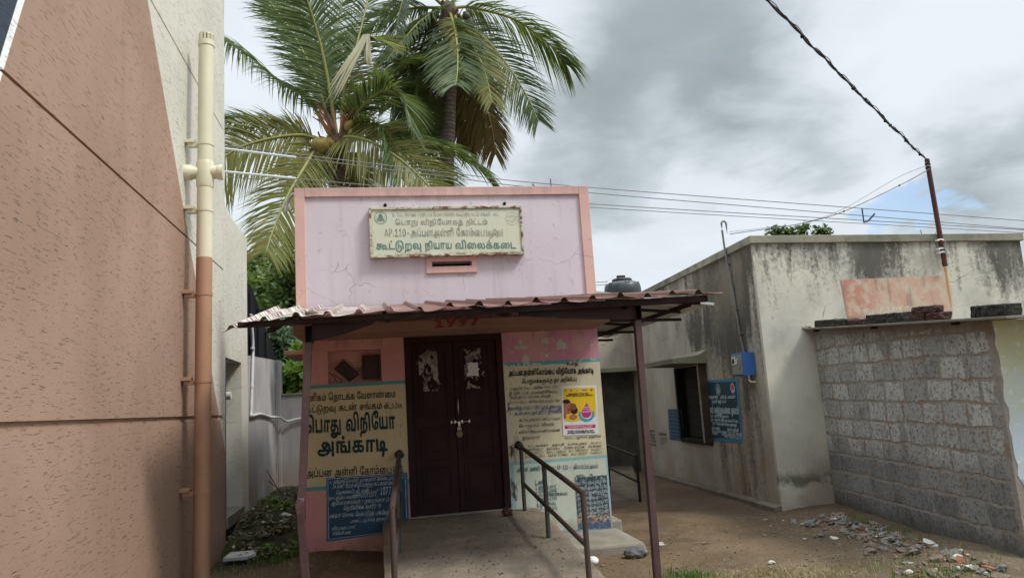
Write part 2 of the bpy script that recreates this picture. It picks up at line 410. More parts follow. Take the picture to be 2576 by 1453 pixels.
def m_paint(name, c, fade=.5, under=(.6, .5, .28), lo=.42, hi=.62, rough=.75):
    """brushed letter paint, partly rubbed off so the colour under it shows"""
    mt, t = material(name)
    n = t.noise(t.pos, 16, 6, .7)
    col = t.mix(t.m('MULTIPLY', t.ss(n, lo, hi), fade), c, under)
    finish(t, col, rough, spec=.25)
    return mt
def m_scraps():
    mt, t = material('torn remains of pasted paper')
    n = t.noise(t.sc(t.pos, (1, 1, .8)), 9, 7, .7, .8)
    col = t.mix(t.ss(n, .485, .515), (.026, .012, .013), t.mix(t.ss(t.noise(t.pos, 5, 4), .4, .6), (.16, .15, .135), (.33, .32, .29)))
    col = t.mix(t.ss(t.noise(t.pos, 30, 4, .7), .60, .66), col, (.03, .018, .018))
    finish(t, col, .9, spec=.1)
    return mt
def m_noticetable():
    mt, t = material('worn blackboard paint')
    n = t.noise(t.pos, 26, 7, .8); b = t.noise(t.sc(t.pos, (1, 1, 1.6)), 4, 5)
    col = t.mix(t.ss(n, .50, .60), (.05, .075, .10), (.40, .43, .42))
    s = t.n('ShaderNodeSeparateXYZ', {0: t.pos}); z = s.outputs[2]
    col = t.mix(t.mul(t.ss(n, .44, .54), t.gauss(z, .08, .07), .8), col, (.55, .36, .27))
    col = t.mix(t.mul(t.box(z, -.05, .02, .02), .8), col, (.07, .11, .22))
    finish(t, col, .85, spec=.2)
    return mt

# ------------------------------------------------------------------ geometry helpers
V = Vector
class MB:
    """collects shapes in world metres and links them as ONE mesh object"""
    def __init__(s): s.v, s.f, s.tint = [], [], []
    def add(s, vs, fs, tint=None):
        k = len(s.v)
        s.v += [tuple(p) for p in vs]
        s.f += [tuple(i+k for i in q) for q in fs]
        s.tint += [tint if tint is not None else .5]*len(fs)
        return s
    def hexa(s, p, tint=None):      # 0-3 bottom ring, 4-7 top ring
        return s.add(p, [(3, 2, 1, 0), (4, 5, 6, 7), (0, 1, 5, 4), (1, 2, 6, 5), (2, 3, 7, 6), (3, 0, 4, 7)], tint)
    def box(s, x0, x1, y0, y1, z0, z1, tint=None, M=None):
        p = [(x0, y0, z0), (x1, y0, z0), (x1, y1, z0), (x0, y1, z0), (x0, y0, z1), (x1, y0, z1), (x1, y1, z1), (x0, y1, z1)]
        if M: p = [M(q) for q in p]
        return s.hexa(p, tint)
    def bar(s, a, b, w, h, up=(0, 0, 1)):
        a, b, up = V(a), V(b), V(up)
        d = (b-a).normalized(); sd = d.cross(up).normalized(); un = sd.cross(d)
        q = [(-w/2, -h/2), (w/2, -h/2), (w/2, h/2), (-w/2, h/2)]
        return s.hexa([a+sd*i+un*j for i, j in q]+[b+sd*i+un*j for i, j in q])
    def tube(s, pts, r, n=8, cap=True):
        pts = [V(p) for p in pts]
        rs = r if isinstance(r, (list, tuple)) else [r]*len(pts)
        vs, fs = [], []
        ref = V((0, 0, 1)) if abs((pts[-1]-pts[0]).normalized().z) < .9 else V((1, 0, 0))
        for i, p in enumerate(pts):
            d = (pts[min(i+1, len(pts)-1)]-pts[max(i-1, 0)]).normalized()
            a = d.cross(ref).normalized(); b = d.cross(a)
            for k in range(n):
                t = 2*math.pi*k/n
                vs.append(p+(a*math.cos(t)+b*math.sin(t))*rs[i])
        for i in range(len(pts)-1):
            for k in range(n):
                q = (k+1) % n
                fs.append((i*n+k, i*n+q, (i+1)*n+q, (i+1)*n+k))
        if cap:                          # caps get their own corners so the tube shades evenly to its ends
            m = len(vs); e = (len(pts)-1)*n
            vs += vs[:n]+vs[e:e+n]
            fs.append(tuple(range(m, m+n))[::-1]); fs.append(tuple(range(m+n, m+2*n)))
        return s.add(vs, fs)
    def lathe(s, prof, c, n=28, wob=None):
        vs, fs = [], []
        for r, z in prof:
            for k in range(n):
                t = 2*math.pi*k/n; rr = r*(1+(wob(k, z) if wob else 0))
                vs.append((c[0]+rr*math.cos(t), c[1]+rr*math.sin(t), c[2]+z))
        for i in range(len(prof)-1):
            for k in range(n):
                q = (k+1) % n
                fs.append((i*n+k, i*n+q, (i+1)*n+q, (i+1)*n+k))
        fs.append(tuple(range(n))[::-1]); fs.append(tuple((len(prof)-1)*n+k for k in range(n)))
        return s.add(vs, fs)
    def prism(s, poly, P, t0, t1):   # polygon (u,v); P maps (u,v,depth) to world
        n = len(poly)
        vs = [P(u, v, t0) for u, v in poly]+[P(u, v, t1) for u, v in poly]
        fs = [tuple(range(n)), tuple(range(2*n-1, n-1, -1))]
        fs += [(i, i+n, (i+1) % n+n, (i+1) % n) for i in range(n)]
        return s.add(vs, fs)
    def blobby(s, c, r, seed, sub=2, jag=.25):
        rnd = random.Random(seed); n = 6+2*sub; m = 3+sub
        off = V((rnd.random()*50, rnd.random()*50, 0)); vs = []; fs = []
        for i in range(m+1):
            ph = math.pi*i/m
            for k in range(n):
                th = 2*math.pi*k/n
                d = V((math.sin(ph)*math.cos(th), math.sin(ph)*math.sin(th), math.cos(ph)))
                q = 1+jag*2*mnoise.noise(d*1.7+off)
                vs.append((c[0]+d.x*r[0]*q, c[1]+d.y*r[1]*q, c[2]+d.z*r[2]*q))
        for i in range(m):
            for k in range(n):
                fs.append((i*n+k, (i+1)*n+k, (i+1)*n+(k+1) % n, i*n+(k+1) % n))
        return s.add(vs, fs)
    def build(s, name, mat, parent=None, smooth=False, bevel=0, loc=None, use_tint=False):
        me = bpy.data.meshes.new(name)
        me.from_pydata(s.v, [], s.f)
        if use_tint:
            at = me.attributes.new('tint', 'FLOAT', 'FACE')
            at.data.foreach_set('value', s.tint)
        if smooth:
            me.polygons.foreach_set('use_smooth', [True]*len(me.polygons))
        me.materials.append(mat); me.update()
        return link(name, me, parent, bevel, loc, smooth)
def link(name, me, parent=None, bevel=0, loc=None, smooth=False):
    o = bpy.data.objects.new(name, me); C.objects.link(o)
    if loc is not None: o.location = loc
    if parent:
        o.parent = parent
        base = V((0, 0, 0)); q = parent
        while q: base += V(q.location); q = q.parent
        if parent.type == 'EMPTY': o.matrix_parent_inverse = Matrix.Translation(-base)
    if bevel:
        b = o.modifiers.new('bevel', 'BEVEL'); b.width = bevel; b.segments = 2; b.limit_method = 'ANGLE'; b.angle_limit = R(35)
    return o
def tag(o, label=None, cat=None, group=None, kind=None):
    if label: o['label'] = label
    if cat: o['category'] = cat
    if group: o['group'] = group
    if kind: o['kind'] = kind
    return o
def thing(name, label, cat, loc=(0, 0, 0), group=None):
    o = bpy.data.objects.new(name, None); C.objects.link(o)
    o.location = loc; o.empty_display_size = .2
    return tag(o, label, cat, group)
def smoothstep(x, a, b):
    t = min(1, max(0, (x-a)/(b-a))); return t*t*(3-2*t)
def spline(pts, n):
    P = [V(p) for p in pts]; P = [P[0]*2-P[1]]+P+[P[-1]*2-P[-2]]; out = []
    for i in range(n+1):
        u = i/n*(len(P)-3); k = min(int(u), len(P)-4); t = u-k
        a, b, c, d = P[k:k+4]
        out.append(.5*((2*b)+(c-a)*t+(2*a-5*b+4*c-d)*t*t+(3*b-a-3*c+d)*t**3))
    return out

# ------------------------------------------------------------------ brush lettering (letter outlines kept as polygons)
# code point, second code point or 0, advance, contours as dx, dy steps
LETTERS = [
    (33, 0, 307, [[187,744,-91,0,-14,-6,-5,-12,6,-488,5,-13,14,-7,84,1,12,6,5,13,6,486,-5,14],[148,142,-30,-5,-28,-16,-18,-22,-10,-29,4,-36,11,-22,29,-25,30,-9,32,3,24,13,22,24,12,36,-6,34,-16,26,-26,20]]),
    (44, 0, 288, [[199,116,-101,2,-15,-8,-46,-278,7,-19,72,-4,19,11,76,276,-1,12]]),
    (45, 0, 667, [[485,366,-325,1,-9,-7,-4,-12,1,-80,6,-10,16,-4,314,1,10,7,4,14,0,72,-4,12]]),
    (46, 0, 288, [[140,142,-30,-5,-25,-13,-21,-24,-10,-30,3,-34,12,-24,29,-25,30,-9,32,3,28,14,21,27,10,36,-5,30,-17,26,-25,19]]),
    (47, 0, 379, [[341,776,-81,2,-13,-4,-7,-12,-233,-864,1,-12,8,-9,84,-2,19,11,234,870,-3,14]]),
    (48, 0, 667, [[349,752,-63,-1,-48,-12,-45,-23,-45,-38,-34,-46,-31,-66,-19,-72,-11,-90,0,-80,13,-102,20,-72,26,-54,27,-40,53,-47,52,-23,60,-12,56,2,58,14,54,30,38,37,31,45,30,74,15,66,9,72,0,100,-11,84,-22,78,-27,56,-36,48,-43,36,-50,25],[346,639,26,-8,27,-17,22,-24,25,-44,24,-102,3,-124,-16,-104,-33,-75,-18,-22,-37,-23,-59,-8,-36,10,-28,18,-24,28,-22,44,-22,102,-2,130,15,92,16,42,25,41,24,24,26,15,28,6]]),
    (49, 0, 667, [[390,744,-114,-2,-156,-114,-11,-12,-2,-100,6,-14,13,-6,162,114,1,-510,-5,-5,-168,0,-14,-4,-8,-15,0,-70,10,-20,450,-2,21,10,2,82,-7,15,-154,4,-4,5,0,624,-5,14]]),
    (50, 0, 667, [[336,754,-82,-8,-74,-32,-58,-54,-33,-66,-12,-68,7,-16,14,-6,94,5,6,11,7,44,19,36,34,28,38,11,58,-2,42,-18,31,-33,12,-40,-6,-56,-36,-64,-318,-350,-3,-72,4,-12,10,-7,462,-1,18,10,2,84,-12,18,-304,4,188,203,54,67,42,72,19,72,0,42,-9,42,-16,38,-25,36,-33,31,-44,27,-46,16]]),
    (51, 0, 667, [[536,744,-432,1,-19,-7,-4,-88,11,-18,284,-6,-163,-192,-3,-80,14,-17,98,-3,66,-19,24,-16,20,-23,14,-30,5,-28,-5,-54,-28,-42,-44,-24,-54,-10,-64,7,-41,19,-29,30,-16,47,-10,8,-92,2,-16,-5,-7,-16,4,-28,24,-62,43,-51,44,-31,46,-18,66,-15,62,-1,46,6,62,21,44,25,34,30,32,46,21,56,5,60,-12,58,-22,46,-30,38,-42,33,-54,24,-62,15,189,218,4,76,-4,12]]),
    (52, 0, 667, [[435,744,-81,1,-19,-9,-288,-502,-4,-84,7,-14,12,-5,322,-1,5,-138,15,-8,82,0,14,5,6,15,2,126,82,2,11,6,5,16,0,68,-6,18,-12,5,-76,0,-5,5,0,198,-7,17,-14,5,-78,0,-19,-8,-4,-14,-1,-202,-196,-1,-4,5,267,464,1,21]]),
    (53, 0, 667, [[527,744,-379,1,-16,-4,-6,-9,-43,-348,2,-24,21,-11,74,-9,88,34,44,5,42,-7,40,-20,30,-32,18,-36,8,-42,-5,-56,-21,-44,-40,-36,-48,-16,-54,2,-47,22,-28,30,-16,48,-7,6,-90,3,-18,-7,-5,-14,4,-30,12,-40,17,-32,44,-47,56,-35,48,-16,42,-6,70,3,54,15,42,22,38,30,32,40,23,42,20,78,-2,72,-25,80,-41,60,-63,49,-70,23,-68,4,-52,-12,-32,-13,-5,3,19,158,294,3,9,7,4,12,0,72,-5,16]]),
    (54, 0, 667, [[464,744,-98,1,-18,-7,-191,-282,-50,-94,-20,-56,-10,-52,0,-48,13,-62,18,-46,27,-38,33,-34,36,-24,48,-19,52,-9,42,0,42,7,50,18,46,30,30,31,25,36,23,56,10,66,-3,48,-19,66,-29,48,-44,42,-45,24,-72,17,-60,-1,173,254,2,18],[334,360,48,-12,40,-34,23,-44,5,-58,-14,-56,-24,-35,-46,-29,-50,-5,-46,10,-36,25,-30,54,-7,58,9,48,29,44,39,26]]),
    (55, 0, 667, [[555,744,-459,1,-20,-9,-3,-88,4,-12,9,-6,346,-1,4,-5,-311,-614,-1,-12,8,-11,102,-3,18,11,321,639,2,92,-5,13]]),
    (56, 0, 667, [[351,752,-87,-4,-64,-22,-50,-34,-42,-54,-13,-30,-10,-44,4,-60,24,-64,56,-60,-37,-24,-42,-48,-20,-42,-12,-54,0,-38,13,-54,18,-36,33,-40,40,-30,38,-19,96,-21,54,0,58,9,54,19,36,20,42,37,24,33,18,42,9,48,-6,58,-21,56,-46,58,-40,26,50,52,25,50,9,42,0,36,-16,64,-30,48,-48,42,-60,27],[348,639,44,-15,37,-36,11,-42,-5,-46,-21,-35,-40,-26,-44,-9,-58,9,-38,25,-20,30,-7,34,4,44,19,33,30,22,46,13],[350,318,58,-20,26,-20,17,-24,12,-32,1,-34,-14,-44,-34,-34,-48,-19,-78,-1,-60,20,-30,28,-15,36,-1,48,12,32,20,27,38,25,48,13]]),
    (57, 0, 667, [[340,754,-48,-2,-46,-10,-44,-18,-33,-22,-34,-32,-27,-38,-27,-80,-4,-72,10,-54,19,-47,35,-49,47,-36,46,-19,64,-11,50,4,-172,-256,-2,-18,16,-10,96,0,15,8,210,314,37,76,20,74,4,46,-10,68,-14,42,-28,48,-34,36,-36,25,-50,22],[346,640,48,-18,21,-18,17,-25,17,-47,0,-58,-21,-54,-32,-32,-44,-19,-54,0,-52,23,-33,40,-14,48,1,58,16,42,36,40,40,18]]),
    (58, 0, 288, [[140,538,-30,-5,-28,-16,-18,-22,-10,-29,4,-36,12,-24,24,-22,36,-12,34,5,27,17,21,30,7,30,-7,32,-10,18,-24,22],[140,142,-30,-5,-25,-13,-21,-24,-10,-30,3,-34,12,-24,29,-25,30,-9,32,3,28,14,21,27,10,36,-5,30,-17,26,-25,19]]),
    (65, 0, 709, [[392,744,-100,0,-18,-12,-262,-720,-2,-14,10,-12,98,-2,18,7,68,189,8,6,270,0,74,-197,16,-5,86,0,21,10,-1,18,-264,718,-8,10],[344,590,96,-289,-193,3]]),
    (67, 0, 749, [[412,752,-76,-1,-66,-16,-48,-21,-56,-40,-55,-62,-34,-64,-23,-78,-10,-74,2,-88,16,-86,22,-58,36,-62,42,-46,58,-42,56,-24,82,-16,50,0,70,13,42,15,54,30,44,40,34,44,25,52,15,56,-5,16,-15,5,-96,-2,-7,-7,-24,-60,-33,-38,-52,-32,-64,-13,-62,4,-54,22,-46,37,-33,48,-22,54,-10,56,-2,78,7,54,12,48,23,46,25,32,36,31,36,18,42,11,54,2,40,-7,42,-17,47,-38,21,-33,17,-47,7,-7,96,-2,18,11,-8,48,-15,40,-27,48,-37,42,-48,36,-45,22]]),
    (80, 0, 658, [[356,744,-262,1,-13,-3,-7,-10,-2,-726,10,-20,96,-2,18,10,4,251,176,3,78,18,46,23,41,35,25,34,20,45,14,59,0,66,-16,66,-24,48,-40,45,-42,28,-60,21],[362,628,30,-5,30,-13,26,-22,15,-24,11,-32,3,-42,-6,-42,-15,-34,-32,-31,-44,-18,-180,-2,-1,265]]),
    (83, 0, 661, [[358,752,-60,1,-52,-9,-54,-18,-38,-21,-42,-37,-26,-36,-17,-38,-9,-48,6,-58,15,-42,19,-27,33,-33,39,-24,48,-22,200,-64,40,-26,14,-23,5,-27,-4,-26,-21,-39,-46,-31,-72,-17,-66,4,-54,22,-34,33,-16,51,-10,8,-92,2,-18,-8,-5,-19,14,-58,23,-44,31,-36,27,-22,48,-25,92,-23,72,-1,52,7,54,15,48,24,26,21,39,42,20,40,13,54,1,48,-9,41,-23,43,-37,40,-84,48,-202,64,-42,28,-15,20,-5,24,1,28,22,38,25,20,26,13,52,9,66,-5,44,-18,31,-27,19,-52,8,-6,92,-3,18,9,1,30,-15,52,-18,32,-33,36,-69,44,-46,14]]),
    (91, 0, 410, [[332,788,-186,0,-15,-6,-5,-12,0,-900,4,-14,12,-7,190,-1,14,5,6,15,1,66,-7,15,-14,6,-84,0,-5,5,0,714,5,6,84,0,15,6,6,16,0,66,-6,14]]),
    (93, 0, 410, [[245,788,-187,0,-14,-6,-5,-12,0,-68,7,-17,96,-5,6,-6,0,-714,-6,-5,-80,0,-18,-8,-5,-13,0,-66,5,-13,12,-6,188,-1,16,5,5,15,1,900,-6,14]]),
    (95, 0, 475, [[460,16,-460,0,-12,-6,-4,-12,1,-78,7,-13,14,-4,450,1,13,6,4,16,0,72,-4,12]]),
    (111, 0, 619, [[334,568,-58,1,-50,-9,-50,-20,-46,-32,-40,-43,-25,-45,-20,-60,-10,-62,2,-72,11,-58,17,-48,25,-44,40,-43,44,-32,52,-20,50,-9,58,1,50,12,54,25,36,27,32,35,29,48,18,52,11,62,1,70,-8,50,-21,64,-24,42,-35,42,-39,30,-44,21],[310,457,54,-14,27,-19,23,-31,24,-65,5,-82,-16,-72,-33,-54,-42,-28,-54,-9,-34,4,-26,9,-30,22,-16,19,-27,61,-8,88,17,84,32,50,50,32]]),
    (116, 0, 346, [[176,692,-78,1,-18,-8,-5,-13,-1,-108,-60,-2,-16,-7,-4,-13,0,-68,4,-12,10,-7,62,-1,5,-4,0,-316,7,-48,12,-32,31,-40,33,-21,42,-13,62,-3,52,11,9,18,-24,84,-9,3,-64,-4,-18,8,-9,19,-2,334,5,4,100,4,7,16,0,68,-5,13,-12,6,-94,3,-2,110,-6,13]]),
    (183, 0, 307, [[154,428,-30,-3,-28,-12,-24,-27,-10,-30,3,-34,12,-24,29,-25,26,-9,36,3,30,17,22,30,7,30,-7,32,-12,22,-22,18]]),
    (2949, 0, 1140, [[537,582,-61,0,-66,-14,-44,-20,-42,-36,-29,-48,-10,-44,1,-60,13,-42,39,-52,48,-28,64,-14,44,2,40,9,56,31,34,44,17,62,1,61,36,-43,25,-58,10,-66,-5,-72,-520,-1,-86,-12,-34,-16,-24,-21,-27,-52,-2,-60,7,-30,20,-38,56,-54,52,-24,44,-14,90,-12,96,0,66,6,126,31,90,43,78,62,34,40,26,45,126,1,5,-4,2,-244,17,-10,90,3,10,19,0,696,-5,16,-17,7,-78,0,-15,-7,-4,-16,0,-350,-5,-5,-92,0,-5,5,3,80,-13,70,-27,68,-33,52,-39,40,-52,35,-56,24],[506,480,17,-28,7,-30,2,-26,-8,-36,-14,-20,-22,-12,-26,-3,-30,7,-20,16,-14,26,-2,34,8,30,14,18,26,16,30,7],[660,87,-16,-22,-27,-23,-69,-41,-74,-24,-84,-10,-124,1,-72,15,-48,31,-12,19,-4,23,8,20,26,10]]),
    (2950, 0, 1332, [[522,582,-54,-1,-66,-16,-47,-25,-35,-32,-22,-36,-14,-54,1,-48,14,-52,37,-50,48,-29,74,-15,78,12,48,26,37,44,19,54,2,73,39,-49,24,-60,8,-56,-5,-74,-532,-1,-80,-14,-30,-16,-28,-25,-16,-30,-9,-32,6,-64,13,-32,21,-30,57,-46,40,-18,54,-16,90,-11,78,0,80,8,126,31,100,51,72,63,50,75,126,0,5,-5,0,-202,7,-16,16,-5,86,4,10,17,0,112,42,19,50,3,42,-16,22,-36,1,-52,-24,-54,-23,-24,-39,-26,-81,-29,-72,-9,-80,0,-72,10,-35,12,-23,16,-16,26,2,24,12,11,20,6,34,0,62,-15,12,2,10,14,11,70,-17,13,-58,14,-86,1,-40,-13,-29,-19,-24,-26,-13,-30,-7,-36,4,-36,14,-40,17,-24,48,-41,60,-25,90,-17,102,-2,84,9,72,18,65,28,55,38,45,50,25,50,14,66,-6,60,-9,30,-21,36,-30,31,-30,18,-70,19,-38,0,-70,-17,-2,3,0,448,-6,14,-16,7,-74,0,-20,-9,-3,-366,-97,-3,-5,5,3,78,-13,72,-30,76,-29,42,-44,45,-62,40,-58,20],[506,479,16,-23,8,-36,0,-38,-7,-24,-11,-16,-24,-14,-36,-2,-23,8,-19,16,-12,26,-2,32,7,28,17,21,26,16,36,7],[660,86,-46,-47,-56,-34,-78,-26,-96,-13,-112,2,-72,13,-53,31,-13,22,-4,24,11,20,39,9]]),
    (2951, 0, 1145, [[614,858,-90,1,-100,-14,-68,-21,-66,-32,-64,-43,-48,-47,-49,-66,-33,-66,-30,-108,-6,-122,19,-124,21,-71,32,-75,-56,-64,-25,-44,-15,-52,-3,-66,13,-56,21,-42,37,-38,44,-26,70,-18,68,-1,106,19,86,30,64,-24,72,-18,54,-7,84,3,56,15,48,28,38,39,23,52,10,72,-6,44,-13,42,-42,69,-70,63,14,60,9,94,-5,74,-16,72,-26,57,-25,37,-35,36,-48,30,-56,21,-76,12,-84,-6,-72,-21,-45,-28,-36,-42,-18,-48,-4,-56,9,-42,14,-29,21,-29,29,-24,36,-18,36,-10,72,0,36,9,34,16,46,45,15,30,9,36,2,36,-8,40,4,1,40,-50,24,-69,7,-84,-13,-100,-124,24,-122,3,-100,-12,-104,-30,-6,4,-34,93,-14,82,-2,116,15,82,28,66,46,66,65,54,82,39,54,15,60,8,126,-4,44,-10,54,-20,46,-28,42,-39,30,-43,28,-60,25,-108,11,-144,1,-296,7,-10,14,-4,78,0,16,10,3,366,-5,66,-21,114,-40,102,-60,84,-45,43,-52,33,-102,39],[496,478,18,-34,6,-30,-1,-36,-9,-20,-20,-20,-20,-8,-30,-1,-28,10,-16,19,-10,24,0,32,8,24,12,16,34,19,42,7],[524,61,90,-12,36,-9,2,-6,-28,-52,-44,-60,-50,-53,-52,-38,-54,36,-65,59,-43,50,-34,52,32,13,66,15,62,6],[758,-20,30,-37,17,-45,0,-54,-20,-44,-25,-20,-48,-12,-56,0,-63,10,90,90],[190,-35,72,-94,100,-94,-60,-9,-58,0,-44,12,-27,20,-20,42,-1,48,17,50,15,24]]),
    (2953, 0, 1086, [[325,582,-73,-1,-78,-16,-55,-25,-37,-30,-29,-44,-12,-52,3,-54,20,-50,18,-25,30,-27,56,-24,46,-7,32,2,70,18,23,15,27,27,26,51,8,62,-17,66,5,5,62,-28,36,-40,14,-53,-10,-51,-24,-31,-60,-30,-66,-14,-166,-19,-50,-13,-34,-16,-30,-30,-15,-48,7,-42,26,-41,42,-24,48,-9,876,0,19,8,4,78,-7,14,-12,5,-882,2,0,8,12,5,194,23,117,29,39,20,34,25,27,33,18,40,12,60,-2,44,-16,58,-34,54,-45,38,-56,29,-66,17],[264,478,16,-25,8,-39,-1,-36,-10,-24,-15,-15,-24,-10,-30,0,-24,7,-16,13,-13,27,-1,38,8,24,16,18,27,16,29,7]]),
    (2954, 0, 1559, [[949,582,-69,-4,-76,-25,-57,-43,-42,-56,-22,-70,-5,-78,15,-74,13,-29,24,-35,30,-24,38,-19,42,-9,34,0,62,16,30,21,22,25,22,54,3,54,-11,44,-24,39,-32,26,-52,18,-36,2,-55,-13,19,30,40,31,42,14,54,2,54,-15,49,-44,0,-270,4,-14,19,-8,84,4,7,18,0,316,5,4,92,0,5,-4,2,-328,21,-10,72,0,14,5,7,17,0,316,5,4,90,0,16,4,7,18,0,58,-5,14,-18,7,-392,0,-16,-5,-12,-17,-54,23],[325,582,-73,-1,-78,-16,-55,-25,-37,-30,-29,-44,-12,-52,4,-54,19,-50,48,-50,60,-26,42,-7,32,2,40,7,36,15,43,37,27,52,8,62,-17,66,5,5,62,-28,36,-40,14,-53,-8,-45,-20,-31,-54,-31,-72,-18,-184,-22,-48,-15,-36,-21,-18,-21,-9,-22,-6,-26,3,-28,23,-48,41,-27,56,-13,1320,0,19,8,4,78,-7,14,-12,5,-1324,0,-2,9,18,7,188,22,117,29,39,20,34,25,27,33,18,40,12,60,-2,44,-16,58,-34,54,-45,38,-56,29,-66,17],[264,478,16,-25,8,-39,-1,-36,-9,-20,-20,-20,-20,-8,-30,-1,-28,10,-16,19,-10,24,0,32,8,24,16,18,27,16,29,7],[858,316,16,-3,20,-14,11,-23,0,-24,-17,-30,-32,-10,-22,3,-24,15,-13,20,-9,32,34,29]]),
    (2958, 0, 820, [[778,570,-360,1,-66,-5,-108,-24,-48,-22,-36,-23,-42,-38,-36,-51,-22,-48,-16,-62,-3,-90,6,-52,14,-50,32,-60,27,-29,36,-24,76,-21,38,0,48,10,42,19,28,23,21,28,16,32,14,66,-6,64,-25,58,-42,42,-50,23,-72,7,-72,-18,-2,8,43,66,31,25,36,19,84,18,144,3,4,-5,1,-460,6,-12,13,-4,78,0,13,4,8,18,0,456,161,8,8,16,0,66,-8,14],[256,241,26,-7,28,-24,11,-26,2,-46,-9,-32,-16,-20,-24,-12,-28,-1,-42,12,-24,24,-19,41,-7,48,4,10,34,22,24,8]]),
    (2960, 0, 1041, [[745,582,-49,-1,-60,-16,-44,-29,-42,-46,-52,49,-60,29,-86,15,-82,-5,-66,-18,-41,-20,-49,-36,-27,-30,-25,-44,-13,-52,-2,-50,10,-46,16,-36,33,-36,44,-27,46,-13,62,-2,66,18,34,20,24,23,25,41,14,60,-6,54,-23,48,-44,46,40,-3,38,-14,30,-23,17,-24,12,-26,9,-42,4,-142,4,-9,12,-6,84,-1,15,8,4,158,7,46,24,48,24,18,36,10,36,0,54,-19,38,-39,12,-28,6,-32,-2,-64,-14,-50,-24,-35,-48,-29,-54,-15,-76,-10,-224,-3,-124,-9,-92,-23,-36,-16,-42,-28,-28,-30,-30,-55,-13,-59,0,-46,13,-60,18,-38,28,-39,34,-31,52,-30,40,-13,60,-11,74,-1,58,10,56,21,40,26,36,36,38,-44,58,-34,56,-13,64,-2,50,10,46,18,32,22,36,40,17,29,14,42,9,92,-5,48,-16,64,-9,24,-16,8,-86,-28,-10,-8,-2,-12,15,-48,8,-54,-4,-66,-25,-47,-46,-25,-36,-4,-38,5,-30,13,-26,22,-18,30,-9,30,-7,120,-6,12,-12,5,-82,0,-15,-7,-7,-124,-10,-36,-30,-40,-40,-20,-80,-10,-78,14,-30,14,-30,24,-16,24,-9,24,-4,46,10,50,25,36,42,25,44,12,58,7,248,3,130,13,104,30,48,27,43,39,37,64,18,74,0,76,-19,74,-31,54,-50,46,-60,27],[204,430,58,-18,24,-20,15,-26,4,-18,-4,-42,-15,-20,-22,-13,-18,-4,-44,3,-23,14,-15,24,-6,36,6,42,22,39]]),
    (2963, 0, 1004, [[533,582,-159,-7,-78,-16,-70,-24,-62,-36,-54,-46,-40,-53,-24,-58,-10,-50,0,-48,12,-60,20,-42,36,-45,42,-28,54,-18,32,-4,66,10,58,31,39,50,19,70,0,44,-13,52,-14,26,-29,33,-32,20,-36,11,-81,2,57,36,74,25,96,14,102,2,94,-13,68,-23,48,-28,40,-37,30,-50,13,-58,-3,-56,-20,-39,-30,-17,-30,0,-24,7,-12,11,-9,22,-2,52,22,68,-2,16,-87,44,-18,-1,-62,-42,-40,-37,-30,-41,-21,-47,-13,-56,0,-46,12,-54,20,-43,26,-35,36,-31,51,-31,-50,-78,-45,-41,-18,-5,13,52,0,32,-13,46,-17,30,-23,24,-42,27,-68,15,-60,-5,-57,-23,-43,-36,-21,-38,-10,-42,0,-36,11,-46,22,-38,26,-28,42,-27,42,-15,74,-13,78,0,84,16,64,31,45,42,35,44,48,82,160,-2,12,3,7,11,2,68,-10,18,-119,4,-76,7,-48,16,-36,24,-18,21,-16,34,-6,68,9,40,19,33,5,-55,13,-38,22,-34,32,-24,48,-18,60,-7,58,9,44,22,30,28,19,30,13,30,12,56,-4,88,-11,44,-19,42,-27,40,-43,42,-86,55,-106,35],[238,295,24,-5,22,-16,12,-24,4,-34,-6,-32,-14,-22,-26,-12,-28,-1,-30,9,-25,22,-18,36,-5,42,46,31],[340,-95,28,-20,11,-37,-6,-46,-17,-30,-10,-5,-38,7,-27,14,-19,20,-7,24,2,36,15,25,32,14]]),
    (2965, 0, 844, [[677,570,-511,1,-14,-5,-8,-16,-1,-234,-49,-30,-27,-28,-23,-42,-11,-44,0,-40,7,-32,33,-58,25,-22,38,-23,72,-22,84,-3,52,7,48,14,51,31,35,43,29,77,6,94,17,4,72,-7,44,-19,16,-15,9,-21,1,-48,-15,-32,-25,-16,-52,-5,-56,9,-12,-3,-25,-75,4,-16,63,-16,74,-2,64,15,44,27,26,28,17,30,13,56,-3,60,-23,60,-39,42,-51,28,-62,16,-96,6,-5,4,1,116,162,1,18,8,5,13,0,66,-7,14],[392,465,1,-119,-137,-4,0,122],[392,242,2,-46,-8,-52,-15,-30,-25,-21,-54,-16,-56,2,-46,13,-31,28,-7,24,2,34,12,24,24,18,70,19]]),
    (2965, 3009, 1081, [[915,570,-513,1,-12,-4,-8,-9,-2,-242,-44,-27,-34,-33,-19,-34,-12,-44,-2,-36,8,-42,19,-40,22,-26,56,-38,84,-23,100,2,80,22,36,23,24,23,28,45,19,62,7,85,52,-15,45,-28,31,-36,23,-54,7,-56,-6,-70,-25,-66,-30,-42,-45,-37,-58,-29,-80,-22,-78,-7,-120,4,-52,10,-59,21,-79,51,-36,39,-36,60,-21,58,-13,72,-1,84,7,68,19,72,24,64,74,134,-7,14,-72,44,-12,1,-10,-5,-57,-96,-40,-84,-33,-108,-12,-90,3,-120,25,-110,45,-96,63,-78,76,-55,102,-43,96,-18,140,-3,102,12,96,27,82,41,62,53,43,60,34,90,9,64,0,54,-16,80,-36,76,-54,57,-76,42,-98,27,2,119,162,0,18,8,5,13,0,66,-7,14],[630,464,0,-119,-136,-3,0,122],[630,241,1,-55,-8,-42,-20,-36,-25,-18,-50,-13,-58,2,-50,17,-26,28,-6,30,4,26,13,24,23,17,72,18]]),
